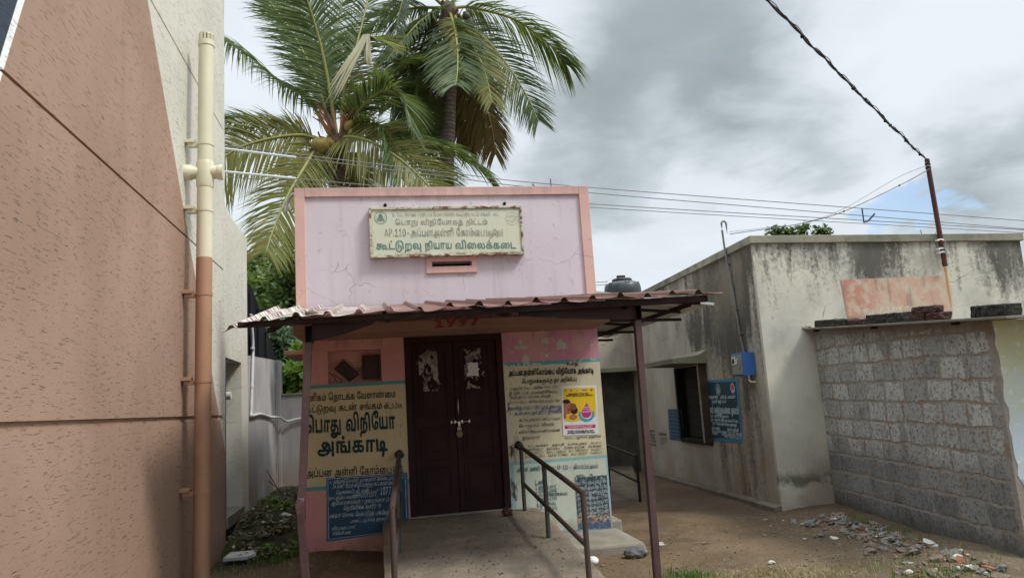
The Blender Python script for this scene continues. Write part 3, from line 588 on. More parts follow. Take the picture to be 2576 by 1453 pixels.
    (2965, 3010, 1351, [[677,570,-511,1,-17,-7,-5,-14,-1,-234,-49,-30,-27,-28,-23,-42,-11,-44,0,-40,13,-48,17,-30,25,-26,64,-38,80,-18,88,3,72,18,54,34,27,31,18,32,16,54,7,96,112,2,4,-4,-3,-78,6,-46,13,-42,31,-48,39,-30,48,-18,60,-4,56,13,45,27,31,46,17,66,-4,74,-22,52,-37,40,-42,26,-69,24,45,25,66,9,52,-7,38,-18,31,-27,21,-40,10,-60,-3,-44,-16,-60,-27,-58,3,-54,8,-18,15,-4,268,0,18,7,4,13,0,62,-8,19,-173,5,18,58,11,66,-1,54,-10,44,-18,46,-27,38,-34,32,-44,26,-48,16,-48,8,-96,-5,-60,-18,-52,-28,-41,-37,-37,-46,-150,1,0,119,162,1,18,8,5,13,0,66,-7,14],[392,465,1,-119,-137,-4,0,122],[392,242,2,-46,-8,-52,-20,-36,-20,-15,-54,-16,-56,2,-46,13,-31,28,-7,24,2,34,12,24,24,18,70,19],[776,238,54,-23,14,-15,13,-26,1,-66,-11,-20,-21,-14,-24,-1,-29,9,-22,18,-12,26,-4,70,6,38,7,6]]),
    (2965, 3021, 844, [[437,828,-33,-4,-28,-16,-21,-30,-7,-30,6,-34,10,-20,28,-23,26,-9,30,1,36,15,22,28,10,36,-7,36,-13,21,-26,21],[677,570,-511,1,-14,-5,-8,-16,-1,-234,-49,-30,-27,-28,-23,-42,-11,-44,0,-40,7,-32,33,-58,25,-22,38,-23,72,-22,84,-3,52,7,48,14,51,31,35,43,29,77,6,94,17,4,72,-7,44,-19,16,-15,9,-21,1,-48,-15,-32,-25,-16,-52,-5,-56,9,-12,-3,-25,-75,4,-16,63,-16,74,-2,64,15,44,27,26,28,17,30,13,56,-3,60,-23,60,-39,42,-51,28,-62,16,-96,6,-5,4,1,116,162,1,18,8,5,13,0,66,-7,14],[392,465,1,-119,-137,-4,0,122],[392,242,2,-46,-8,-52,-15,-30,-25,-21,-54,-16,-56,2,-46,13,-31,28,-7,24,2,34,12,24,24,18,70,19]]),
    (2969, 3021, 1063, [[527,828,-33,-4,-28,-16,-21,-30,-7,-30,6,-34,10,-20,28,-23,26,-9,30,1,36,15,22,28,10,36,-7,36,-13,21,-26,21],[950,570,-78,0,-12,-5,-6,-13,-1,-458,-5,-5,-137,1,21,72,-1,78,-24,66,-25,30,-24,18,-38,16,-48,9,-64,-5,-60,-20,0,110,150,1,16,5,7,16,0,64,-9,18,-518,3,-14,-5,-8,-16,0,-544,4,-14,16,-8,78,0,12,3,7,11,2,464,131,3,5,-5,0,-310,7,-18,16,-4,90,4,7,16,1,90,60,31,48,3,30,-10,19,-18,10,-36,-3,-58,-26,-60,-236,-1,-16,-4,-7,-19,0,-62,7,-16,16,-4,600,0,14,4,8,18,0,544,-5,14]]),
    (2970, 0, 742, [[677,570,-511,1,-14,-5,-8,-16,-1,-234,-49,-30,-27,-28,-23,-42,-11,-44,0,-40,7,-32,33,-58,34,-30,35,-18,94,-22,56,0,72,12,42,16,37,24,35,43,22,51,10,48,4,75,166,1,17,10,2,72,-7,16,-16,4,-158,0,-5,4,1,116,162,1,18,8,5,13,0,66,-7,14],[392,465,1,-119,-137,-4,0,122],[392,242,2,-46,-8,-52,-20,-36,-20,-15,-54,-16,-56,2,-46,13,-31,28,-7,24,2,34,12,24,24,18,70,19]]),
    (2970, 3008, 795, [[638,858,-66,0,-64,-11,-56,-21,-42,-28,-42,-48,-25,-56,-10,-48,1,-75,-168,0,-19,-9,-4,-246,-49,-30,-27,-28,-23,-42,-11,-48,0,-36,16,-54,24,-36,37,-31,60,-27,66,-12,84,3,72,18,54,34,27,31,18,32,16,54,7,97,162,1,19,8,4,72,-7,18,-178,6,-1,114,5,5,172,3,9,18,-3,76,-20,9,-222,0,-11,41,2,42,12,36,27,37,28,17,-3,-50,11,-46,30,-38,34,-19,50,-13,58,4,43,16,39,32,18,34,9,50,-6,42,-12,28,-23,27,-26,21,-40,16],[626,763,38,-7,28,-20,4,-36,-16,-22,-22,-5,-24,2,-20,16,-6,21,1,26,8,22],[392,465,1,-119,-137,-4,0,122],[392,242,2,-46,-8,-52,-20,-36,-20,-15,-54,-16,-56,2,-46,13,-31,28,-7,24,2,34,12,24,24,18,70,19]]),
    (2970, 3009, 886, [[677,570,-511,1,-14,-5,-8,-16,-1,-234,-49,-30,-27,-28,-23,-42,-11,-44,0,-40,7,-32,33,-58,25,-22,38,-23,72,-22,84,-3,94,19,56,33,38,46,27,74,7,96,96,2,5,-4,2,-244,17,-10,78,0,13,4,7,18,1,234,105,2,14,4,8,18,-4,71,-18,9,-320,0,-5,4,1,116,162,1,18,8,5,13,0,66,-7,14],[392,465,1,-119,-137,-4,0,122],[392,242,2,-46,-8,-52,-20,-36,-20,-15,-54,-16,-56,2,-46,13,-31,28,-7,24,2,34,12,24,24,18,70,19]]),
    (2975, 0, 712, [[170,570,-78,0,-15,-6,-5,-12,0,-546,4,-15,18,-7,576,0,16,4,7,16,0,66,-5,12,-12,6,-484,2,-1,460,-6,14]]),
    (2975, 3007, 816, [[177,568,-85,2,-13,-4,-6,-12,1,-558,7,-10,13,-3,376,0,-67,-245,13,-16,86,-20,12,12,76,267,197,5,10,18,-2,72,-7,9,-12,4,-156,3,37,164,3,60,-9,58,-20,44,-33,36,-42,23,-54,11,-60,-6,-53,-22,-46,-42,-24,-48,-13,-68,6,-70,21,-66,41,-77,-180,0,-3,459,-5,14],[506,380,18,-12,10,-18,6,-54,-10,-90,-28,-100,-34,42,-30,54,-13,52,-2,50,6,34,19,30,22,12]]),
    (2975, 3009, 1034, [[597,858,-97,-1,-98,-21,-76,-31,-72,-48,-66,-67,-42,-60,-45,-96,-29,-102,-16,-116,-1,-150,15,-132,30,-108,46,-90,60,-70,66,-45,82,-28,98,-6,66,10,82,30,51,37,39,44,37,76,18,72,8,78,-2,78,-10,60,-18,54,-27,44,-50,42,-52,19,-64,4,-69,-19,-5,245,-18,10,-88,-2,-8,-7,-4,-12,3,-556,19,-10,78,0,16,8,5,14,0,196,47,25,48,3,22,-7,20,-15,26,-52,9,-66,-6,-126,-22,-68,-35,-52,-50,-32,-44,-14,-76,-3,-71,19,-57,43,-36,51,-37,96,-19,114,-4,146,17,150,32,106,40,74,61,72,62,44,43,20,57,15,60,7,60,-3,44,-10,42,-17,41,-28,23,-24,26,-43,19,-51,19,-104,6,-114,1,-358,7,-12,14,-4,78,0,12,5,6,11,-1,454,-13,104,-23,88,-48,84,-71,66,-36,21,-60,24]]),
    (2975, 3021, 712, [[353,828,-33,-4,-24,-13,-22,-25,-10,-30,4,-38,12,-24,22,-20,32,-12,40,4,26,14,22,26,9,32,-6,36,-13,24,-24,20],[170,570,-78,0,-15,-6,-5,-12,0,-546,4,-15,18,-7,576,0,16,4,7,16,0,66,-5,12,-12,6,-484,2,-1,460,-6,14]]),
    (2979, 0, 1667, [[889,582,-63,-1,-70,-13,-56,-21,-48,-26,-76,35,-66,17,-78,10,-68,-2,-94,-18,-84,-38,-44,-35,-46,-52,-27,-50,-21,-66,-7,-54,3,-90,16,-66,24,-52,36,-42,24,-18,42,-19,42,-9,42,0,48,10,42,19,30,26,35,57,14,66,-8,72,-28,58,-49,42,-60,20,-54,2,-72,-16,12,30,28,40,60,48,32,15,52,12,104,0,70,-12,39,-17,-32,-48,-25,-54,-24,-98,-4,-76,5,-38,12,-46,17,-36,45,-48,59,-24,66,-4,64,19,48,39,25,42,16,58,5,62,-7,66,-17,64,-35,68,-45,60,72,23,82,3,66,-13,30,-15,-33,-46,-25,-48,-27,-86,-7,-108,21,-88,29,-45,50,-39,60,-16,76,7,50,24,40,43,19,38,15,76,-2,74,-17,78,-27,66,-44,70,68,14,120,3,4,-5,1,-460,6,-12,13,-4,92,4,8,18,0,456,160,7,10,17,0,64,-6,14,-16,7,-362,-2,-102,-16,-84,-31,-90,43],[1074,382,28,-42,16,-36,14,-52,7,-60,-4,-50,-12,-40,-19,-22,-24,-7,-24,2,-21,15,-16,34,-6,38,2,72,11,60,24,60,18,29],[654,379,31,-43,19,-38,12,-40,7,-56,-1,-52,-12,-44,-16,-23,-28,-10,-30,4,-18,17,-15,36,-5,42,1,56,10,60,26,70,13,21],[256,241,26,-7,28,-24,11,-26,2,-46,-9,-32,-16,-20,-24,-12,-28,-1,-42,12,-24,24,-19,41,-7,48,4,10,34,22,24,8]]),
    (2979, 3021, 1668, [[832,828,-36,-5,-24,-13,-20,-24,-11,-36,6,-36,13,-23,24,-19,30,-10,38,4,24,12,20,22,12,32,-1,28,-15,36,-24,21],[889,582,-63,-1,-70,-13,-56,-21,-48,-26,-76,35,-66,17,-78,10,-68,-2,-94,-18,-84,-38,-44,-35,-46,-52,-27,-50,-21,-66,-7,-54,3,-90,16,-66,24,-52,36,-42,24,-18,42,-19,42,-9,42,0,48,10,42,19,30,26,35,57,14,66,-8,72,-28,58,-49,42,-60,20,-54,2,-72,-16,12,30,28,40,60,48,32,15,52,12,104,0,70,-12,39,-17,-32,-48,-25,-54,-24,-98,-4,-76,5,-38,12,-46,17,-36,45,-48,59,-24,66,-4,64,19,48,39,25,42,16,58,5,62,-7,66,-17,64,-35,68,-45,60,72,23,82,3,66,-13,30,-15,-33,-46,-25,-48,-27,-86,-7,-108,21,-88,29,-45,50,-39,60,-16,76,7,50,24,40,43,19,38,15,76,-2,74,-17,78,-27,66,-44,70,68,14,120,3,4,-5,1,-460,6,-12,13,-4,92,4,8,18,0,456,160,7,10,17,0,64,-6,14,-16,7,-362,-2,-102,-16,-84,-31,-90,43],[1074,382,28,-42,16,-36,14,-52,7,-60,-4,-50,-12,-40,-19,-22,-24,-7,-24,2,-21,15,-16,34,-6,38,2,72,11,60,24,60,18,29],[654,379,31,-43,19,-38,12,-40,7,-56,-1,-52,-12,-44,-16,-23,-28,-10,-30,4,-18,17,-15,36,-5,42,1,56,10,60,26,70,13,21],[256,241,26,-7,28,-24,11,-26,2,-46,-9,-32,-16,-20,-24,-12,-28,-1,-42,12,-24,24,-19,41,-7,48,4,10,34,22,24,8]]),
    (2980, 0, 844, [[678,570,-514,1,-17,-9,-4,-244,-51,-34,-30,-32,-18,-36,-10,-38,-2,-36,8,-42,19,-40,22,-26,57,-38,84,-23,98,2,82,22,36,23,24,23,27,45,17,54,7,92,5,5,76,-15,26,-13,30,-25,21,-42,2,-68,-9,-36,-26,-42,-36,-28,-44,-19,-114,-16,-252,-5,-54,-13,-36,-18,-43,-43,-24,-56,-4,-70,7,-50,6,-13,30,-4,60,3,12,5,6,15,-2,62,4,28,14,24,24,16,44,10,238,3,102,15,56,17,48,25,36,28,37,42,25,48,15,72,-5,84,-27,72,-47,50,-48,29,-52,17,-96,15,-5,5,3,117,162,0,18,8,4,13,0,66,-8,14],[392,464,0,-119,-135,-3,1,122],[392,241,2,-55,-8,-42,-20,-36,-24,-18,-52,-13,-56,2,-51,17,-26,28,-6,30,4,26,13,24,24,17,72,18]]),
    (2980, 3009, 1110, [[999,570,-79,0,-14,-6,-5,-12,0,-614,-5,-5,-124,1,19,90,-1,82,-22,80,-40,64,-36,34,-42,26,-48,19,-89,19,0,114,178,6,9,18,0,64,-8,16,-14,5,-514,0,-14,-6,-7,-15,0,-232,-51,-34,-30,-32,-18,-36,-10,-38,-2,-36,9,-42,14,-34,23,-30,60,-40,84,-23,98,2,82,22,36,23,24,23,27,45,17,54,7,92,5,5,72,-23,34,-23,15,-19,18,-32,10,-36,1,-90,-10,-52,-16,-31,-492,0,-72,-13,-40,-30,-16,-42,6,-60,26,-46,30,-27,38,-21,72,-22,72,-9,130,3,90,16,90,30,80,50,66,65,276,1,16,5,6,17,0,700,-6,14],[392,464,0,-119,-135,-3,1,122],[392,241,2,-55,-8,-42,-20,-36,-24,-18,-52,-13,-56,2,-51,17,-26,28,-6,30,4,26,13,24,24,17,72,18],[558,-172,0,-5,-34,-17,-54,-20,-62,-12,-82,-6,-72,2,-56,7,-40,16,-14,12,-6,13,2,8,16,2]]),
    (2980, 3021, 844, [[441,828,-33,-4,-24,-13,-22,-25,-10,-30,4,-38,12,-24,22,-20,32,-12,40,4,26,14,22,26,9,32,-6,36,-13,24,-24,20],[678,570,-514,1,-17,-9,-4,-244,-51,-34,-30,-32,-18,-36,-10,-38,-2,-36,8,-42,19,-40,22,-26,57,-38,84,-23,98,2,82,22,36,23,24,23,27,45,17,54,7,92,5,5,76,-15,26,-13,30,-25,21,-42,2,-68,-9,-36,-26,-42,-36,-28,-44,-19,-114,-16,-252,-5,-54,-13,-36,-18,-43,-43,-24,-56,-4,-70,7,-50,6,-13,30,-4,60,3,12,5,6,15,-2,62,4,28,14,24,24,16,44,10,238,3,102,15,56,17,48,25,36,28,37,42,25,48,15,72,-5,84,-27,72,-47,50,-48,29,-52,17,-96,15,-5,5,3,117,162,0,18,8,4,13,0,66,-8,14],[392,464,0,-119,-135,-3,1,122],[392,241,2,-55,-8,-42,-20,-36,-24,-18,-52,-13,-56,2,-51,17,-26,28,-6,30,4,26,13,24,24,17,72,18]]),
    (2984, 0, 808, [[603,570,-511,1,-17,-9,-4,-556,8,-18,13,-4,78,0,13,4,6,12,1,460,4,5,137,-3,0,-456,7,-18,90,-4,19,8,4,14,0,234,37,23,34,9,32,0,30,-10,22,-15,18,-28,9,-29,5,-78,-8,-54,-24,-52,-34,-31,-42,-23,-108,-17,-230,-5,-57,-14,-39,-20,-37,-40,-25,-60,-3,-66,7,-50,6,-13,30,-4,60,3,12,5,6,15,-2,62,4,28,14,24,24,16,68,12,196,3,114,21,80,40,39,34,31,42,19,38,12,46,6,108,-15,78,-26,53,-54,56,-60,26,-60,6,-91,-21,1,106,150,1,18,8,5,13,0,66,-7,14]]),
    (2984, 3021, 808, [[402,828,-36,-5,-24,-13,-20,-24,-11,-36,6,-36,13,-23,24,-19,30,-10,38,4,24,12,20,22,12,32,-1,28,-15,36,-24,21],[603,570,-511,1,-17,-9,-4,-556,8,-18,13,-4,78,0,13,4,6,12,1,460,4,5,137,-3,0,-456,7,-18,90,-4,19,8,4,14,0,234,37,23,34,9,32,0,30,-10,22,-15,18,-28,9,-29,5,-78,-8,-54,-24,-52,-34,-31,-42,-23,-108,-17,-230,-5,-57,-14,-39,-20,-37,-40,-25,-60,-3,-66,7,-50,6,-13,30,-4,60,3,12,5,6,15,-2,62,4,28,14,24,24,16,68,12,196,3,114,21,80,40,39,34,31,42,19,38,12,46,6,108,-15,78,-26,53,-54,56,-60,26,-60,6,-91,-21,1,106,150,1,18,8,5,13,0,66,-7,14]]),
    (2985, 0, 1253, [[433,582,-115,-7,-96,-31,-78,-52,-57,-68,-28,-60,-11,-46,-7,-50,1,-76,8,-48,16,-50,26,-46,28,-30,24,-18,42,-19,42,-9,42,0,48,10,34,14,30,22,27,34,25,62,5,64,-13,59,-32,54,-42,32,-58,19,-54,2,-72,-16,33,62,55,49,62,27,90,10,90,-9,70,-23,-43,-68,-19,-42,-24,-106,3,-98,13,-48,24,-46,46,-41,54,-20,62,-3,64,19,48,39,25,42,16,58,5,62,-7,66,-17,64,-28,56,-46,66,82,18,114,3,4,-5,1,-460,6,-12,13,-4,80,0,16,7,4,15,0,456,160,7,10,17,0,64,-6,15,-16,6,-380,-3,-96,-18,-78,-31,-106,44],[654,379,23,-31,26,-50,13,-40,7,-60,-1,-48,-12,-44,-16,-23,-28,-10,-30,4,-18,17,-15,36,-5,42,1,56,9,54,22,60],[256,241,26,-7,28,-24,11,-26,2,-46,-9,-32,-16,-20,-24,-12,-28,-1,-42,12,-24,24,-19,41,-7,48,4,10,34,22,24,8]]),
    (2985, 3021, 1253, [[625,828,-37,-5,-23,-13,-20,-24,-11,-36,6,-36,12,-23,24,-19,30,-10,40,4,24,12,19,22,12,32,-1,28,-15,36,-25,21],[433,582,-115,-7,-96,-31,-78,-52,-57,-68,-28,-60,-11,-46,-7,-50,1,-76,8,-48,16,-50,26,-46,28,-30,24,-18,42,-19,42,-9,42,0,48,10,34,14,30,22,27,34,25,62,5,64,-13,59,-32,54,-42,32,-58,19,-54,2,-72,-16,33,62,55,49,62,27,90,10,90,-9,70,-23,-43,-68,-19,-42,-24,-106,3,-98,13,-48,24,-46,46,-41,54,-20,62,-3,64,19,48,39,25,42,16,58,5,62,-7,66,-17,64,-28,56,-46,66,82,18,114,3,4,-5,1,-460,6,-12,13,-4,80,0,16,7,4,15,0,456,160,7,10,17,0,64,-6,15,-16,6,-380,-3,-96,-18,-78,-31,-106,44],[654,379,23,-31,26,-50,13,-40,7,-60,-1,-48,-12,-44,-16,-23,-28,-10,-30,4,-18,17,-15,36,-5,42,1,56,9,54,22,60],[256,241,26,-7,28,-24,11,-26,2,-46,-9,-32,-16,-20,-24,-12,-28,-1,-42,12,-24,24,-19,41,-7,48,4,10,34,22,24,8]]),
    (2986, 0, 797, [[686,570,-78,0,-15,-6,-5,-12,0,-458,-4,-5,-392,1,-3,468,-7,9,-12,4,-76,0,-17,-7,-5,-14,0,-544,4,-15,18,-7,592,0,14,5,7,17,0,544,-6,14]]),
    (2986, 3009, 797, [[693,570,-85,1,-13,-5,-6,-12,-1,-462,-4,-4,-392,2,-3,468,-17,13,-80,0,-16,-7,-4,-12,0,-546,4,-16,18,-7,492,-1,2,-262,4,-12,16,-7,80,0,12,5,6,14,1,828,-5,16]]),
    (2986, 3021, 797, [[395,828,-33,-4,-24,-13,-22,-25,-10,-30,4,-38,12,-24,22,-20,32,-12,40,4,26,14,22,26,9,32,-6,36,-13,24,-24,20],[686,570,-78,0,-15,-6,-5,-12,0,-458,-4,-5,-392,1,-3,468,-7,9,-12,4,-76,0,-17,-7,-5,-14,0,-544,4,-15,18,-7,592,0,14,5,7,17,0,544,-6,14]]),
    (2990, 0, 877, [[596,582,-70,-4,-50,-19,-43,-33,-27,-42,-16,-48,-6,-48,0,-294,-4,-5,-188,1,-3,468,-7,9,-12,4,-76,0,-17,-7,-5,-14,0,-544,7,-18,15,-4,504,3,90,22,33,19,36,32,35,60,20,90,-1,108,-16,90,-29,69,-42,53,-60,38],[602,475,20,-8,26,-23,20,-32,13,-36,12,-96,-10,-106,-24,-48,-34,-24,-47,-11,-72,-2,-3,277,6,54,14,30,19,19,26,8]]),
    (2990, 3009, 1151, [[879,582,-67,-2,-48,-13,-50,-34,-34,-47,-15,-48,-7,-48,0,-298,-4,-4,-188,2,-3,468,-7,10,-12,3,-78,0,-16,-7,-4,-16,0,-542,4,-16,18,-7,280,0,5,-5,-21,-64,-20,-32,-24,-24,-64,-34,-80,-13,-96,8,-64,26,-52,47,-39,72,-14,54,-8,78,1,90,9,66,13,50,30,82,71,126,-7,14,-72,43,-16,1,-8,-7,-55,-91,-49,-110,-23,-84,-13,-94,2,-126,19,-104,43,-96,52,-64,42,-34,44,-24,96,-28,106,-5,54,7,60,15,78,39,60,58,40,68,26,94,90,4,78,16,50,24,42,39,35,63,18,100,-3,104,-19,88,-31,68,-42,48,-54,32],[860,477,28,-5,21,-14,22,-26,17,-36,17,-90,2,-52,-7,-66,-15,-44,-15,-22,-22,-15,-54,-16,-74,-3,-3,278,4,48,13,32,16,19,18,9]]),
    (2990, 3021, 877, [[437,828,-37,-5,-23,-13,-20,-24,-11,-36,6,-36,12,-23,24,-19,30,-10,40,4,24,12,19,22,12,32,-1,28,-15,36,-25,21],[596,582,-70,-4,-50,-19,-43,-33,-27,-42,-16,-48,-6,-48,0,-294,-4,-5,-188,1,-3,468,-7,9,-12,4,-76,0,-17,-7,-5,-14,0,-544,7,-18,15,-4,504,3,90,22,33,19,36,32,35,60,20,90,-1,108,-16,90,-29,69,-42,53,-60,38],[602,475,20,-8,26,-23,20,-32,13,-36,12,-96,-10,-106,-24,-48,-34,-24,-47,-11,-72,-2,-3,277,6,54,14,30,19,19,26,8]]),
    (2991, 0, 982, [[878,568,-88,2,-16,-14,-2,-462,-6,-5,-308,1,-3,464,-6,12,-13,4,-78,0,-13,-4,-8,-18,0,-424,-27,-30,-42,-16,-26,1,-24,11,-14,16,-9,28,-4,56,-3,370,-18,10,-90,-4,-8,-18,0,-388,12,-72,33,-62,41,-34,62,-19,58,3,56,24,12,-13,12,-4,510,0,16,5,7,16,0,544,-4,14]]),
    (2991, 3021, 982, [[498,826,-32,1,-32,-13,-24,-24,-10,-26,-1,-36,12,-30,23,-23,30,-12,36,1,30,12,21,22,12,32,1,28,-16,38,-25,22],[878,568,-88,2,-16,-14,-2,-462,-6,-5,-308,1,-3,464,-6,12,-13,4,-78,0,-13,-4,-8,-18,0,-424,-27,-30,-42,-16,-26,1,-24,11,-14,16,-9,28,-4,56,-3,370,-18,10,-90,-4,-8,-18,0,-388,12,-72,33,-62,41,-34,62,-19,58,3,56,24,12,-13,12,-4,510,0,16,5,7,16,0,544,-4,14]]),
    (2992, 0, 659, [[626,568,-532,2,-18,-8,-4,-14,0,-544,10,-18,88,-3,12,4,7,9,3,468,154,1,5,-5,-1,-428,-187,-180,0,-22,57,-54,22,0,224,217,4,467,6,5,140,0,16,4,7,15,0,66,-4,12]]),
    (2992, 3008, 712, [[545,860,-63,-2,-72,-15,-48,-21,-42,-31,-34,-39,-24,-52,-13,-68,5,-61,-162,-1,-12,-4,-7,-10,-1,-552,10,-18,88,-3,12,4,7,9,3,468,154,1,5,-5,-1,-428,-162,-156,-28,-34,6,-14,60,-55,18,6,224,217,3,468,149,1,12,5,7,14,0,66,-4,12,-9,7,-257,3,-9,32,0,40,16,50,24,33,28,17,0,-64,8,-28,16,-26,24,-22,24,-13,60,-14,42,3,50,18,34,25,24,45,7,66,-13,42,-16,24,-24,22,-30,18,-50,15],[562,761,36,-14,15,-19,-3,-35,-24,-19,-40,2,-12,10,-8,18,-1,30,10,26]]),
    (2992, 3009, 1070, [[879,570,-513,1,-12,-4,-8,-9,-2,-552,8,-18,14,-4,78,0,12,4,6,12,1,460,5,5,137,-3,0,-456,8,-18,13,-4,76,0,18,8,4,14,0,192,4,7,52,23,54,-2,32,-23,22,-43,10,-72,-6,-84,-24,-76,-31,-48,-49,-45,-60,-33,-72,-20,-80,-9,-60,0,-76,8,-56,15,-48,21,-48,32,-34,31,-50,79,-22,65,-10,60,-1,84,7,72,33,112,84,158,-7,14,-73,44,-21,-4,-73,-126,-41,-104,-25,-114,-3,-124,16,-102,30,-86,46,-78,68,-70,60,-39,90,-36,96,-19,132,-3,108,16,100,33,74,44,64,62,32,48,22,44,25,102,1,112,-8,48,-18,50,-43,64,-57,36,-50,13,-40,0,-72,-20,-4,3,0,144,166,7,10,17,0,64,-6,14]]),
    (2992, 3010, 1171, [[282,582,-42,-1,-46,-13,-36,-21,-28,-27,-26,-37,-19,-41,-18,-60,-12,-72,-2,-142,21,-126,21,-68,27,-60,64,-93,68,-62,90,-51,102,-32,108,-13,144,3,120,21,108,42,82,58,36,39,27,42,21,46,18,62,10,108,-6,64,-16,56,-18,40,-24,33,-30,27,-36,19,-52,12,-36,0,-72,-19,-4,6,2,142,163,4,9,18,0,64,-5,14,-17,7,-510,0,-20,-9,-3,-556,7,-18,94,-4,12,4,6,12,1,460,5,5,136,-3,0,-456,8,-18,90,-4,18,8,4,14,0,192,14,13,50,19,30,0,22,-7,21,-15,15,-22,16,-48,4,-80,-11,-78,-30,-70,-39,-48,-58,-40,-84,-32,-104,-16,-100,-1,-116,16,-60,22,-58,32,-41,31,-31,34,-37,54,-27,56,-17,58,-13,74,-2,126,76,-19,48,2,54,17,35,24,20,24,15,30,11,46,-6,68,-26,54,-47,41,-36,14],[272,481,28,-12,12,-21,1,-46,-11,-21,-30,-18,-30,-2,-24,4,-28,17,-4,8,8,27,24,43,24,18]]),
    (2992, 3021, 659, [[338,826,-30,2,-40,-16,-20,-25,-11,-29,1,-28,12,-32,22,-22,30,-12,36,-1,26,11,26,24,12,30,1,26,-12,36,-24,24],[626,568,-532,2,-18,-8,-4,-14,0,-544,10,-18,88,-3,12,4,7,9,3,468,154,1,5,-5,-1,-428,-187,-180,0,-22,57,-54,22,0,224,217,4,467,6,5,140,0,16,4,7,15,0,66,-4,12]]),
    (2993, 0, 888, [[586,582,-60,-3,-48,-13,-40,-22,-38,-37,-30,34,-42,27,-60,15,-46,-3,-36,-8,-32,-16,-36,-30,-18,-26,-23,-58,-8,-70,0,-366,9,-19,90,-3,12,4,7,10,4,396,15,54,14,15,20,12,34,2,26,-11,16,-18,12,-30,7,-58,0,-354,7,-18,94,-4,17,10,4,376,13,54,16,24,18,15,36,13,48,-1,36,-13,34,-30,22,-42,12,-42,7,-74,-1,-88,-13,-86,-21,-58,-36,-48,-48,-30,-42,-15,-82,-13,-276,-7,-48,-13,-44,-26,-35,-40,-21,-54,-3,-66,7,-50,6,-13,30,-4,60,3,12,5,6,15,-2,62,4,28,14,24,24,16,68,12,220,3,110,21,66,28,39,24,33,31,36,49,38,86,18,92,3,120,-19,114,-30,74,-45,56,-63,40]]),
    (2993, 3009, 1154, [[586,582,-60,-3,-48,-13,-40,-22,-38,-37,-40,41,-42,24,-50,11,-52,-4,-38,-11,-34,-18,-28,-28,-21,-30,-19,-56,-7,-64,0,-366,3,-13,10,-7,86,-2,12,4,7,10,4,392,13,54,30,29,36,4,24,-7,20,-20,14,-32,7,-58,0,-354,11,-20,90,-2,12,4,6,10,1,356,13,64,24,36,34,18,48,5,36,-8,32,-19,25,-32,19,-46,13,-98,-1,-88,-13,-96,-24,-80,-36,-76,-475,-1,-42,-3,-32,-10,-22,-12,-24,-28,-10,-32,0,-30,10,-40,16,-28,50,-44,58,-25,68,-15,120,-3,52,4,104,23,66,27,76,49,62,61,340,1,18,8,4,14,-3,712,-17,8,-78,1,-14,-5,-8,-14,-1,-618,-177,-1,-4,5,20,50,23,88,15,102,0,122,-18,96,-30,74,-45,56,-63,40],[532,-173,-34,-22,-56,-21,-124,-16,-84,3,-48,9,-42,22,-8,18,18,8]]),
    (2993, 3021, 888, [[439,828,-33,-4,-28,-16,-21,-30,-7,-30,6,-34,10,-20,28,-23,26,-9,30,1,36,15,22,28,10,36,-7,36,-13,21,-26,21],[586,582,-60,-3,-48,-13,-40,-22,-38,-37,-30,34,-42,27,-60,15,-46,-3,-36,-8,-32,-16,-36,-30,-18,-26,-23,-58,-8,-70,0,-366,9,-19,90,-3,12,4,7,10,4,396,15,54,14,15,20,12,34,2,26,-11,16,-18,12,-30,7,-58,0,-354,7,-18,94,-4,17,10,4,376,13,54,16,24,18,15,36,13,48,-1,36,-13,34,-30,22,-42,12,-42,7,-74,-1,-88,-13,-86,-21,-58,-36,-48,-48,-30,-42,-15,-82,-13,-276,-7,-48,-13,-44,-26,-35,-40,-21,-54,-3,-66,7,-50,6,-13,30,-4,60,3,12,5,6,15,-2,62,4,28,14,24,24,16,68,12,220,3,110,21,66,28,39,24,33,31,36,49,38,86,18,92,3,120,-19,114,-30,74,-45,56,-63,40]]),
    (2994, 0, 1032, [[820,616,-12,-2,-76,-51,-9,-17,79,-116,19,-42,18,-64,7,-66,-3,-74,-11,-46,-24,-37,-40,-20,-50,-1,-36,16,-25,28,-19,54,-6,138,-9,68,-22,66,-36,54,-41,36,-50,25,-78,16,-56,1,-90,-17,-64,-28,-66,-57,-48,-74,-26,-90,-5,-106,18,-98,37,-70,34,-33,38,-21,42,-13,58,-3,50,10,34,14,30,22,27,34,25,62,5,64,-13,59,-32,54,-42,32,-58,19,-54,2,-72,-20,-3,4,29,62,44,49,62,31,60,6,46,-5,30,-11,30,-21,21,-31,22,-74,6,-126,15,-84,24,-58,37,-44,61,-36,66,-14,44,0,52,10,62,30,40,40,31,60,18,86,0,94,-19,98,-27,72,-51,94,-39,54],[256,241,26,-7,28,-24,11,-26,2,-46,-9,-32,-16,-20,-24,-12,-28,-1,-42,12,-24,24,-19,41,-7,48,4,10,34,22,24,8]]),
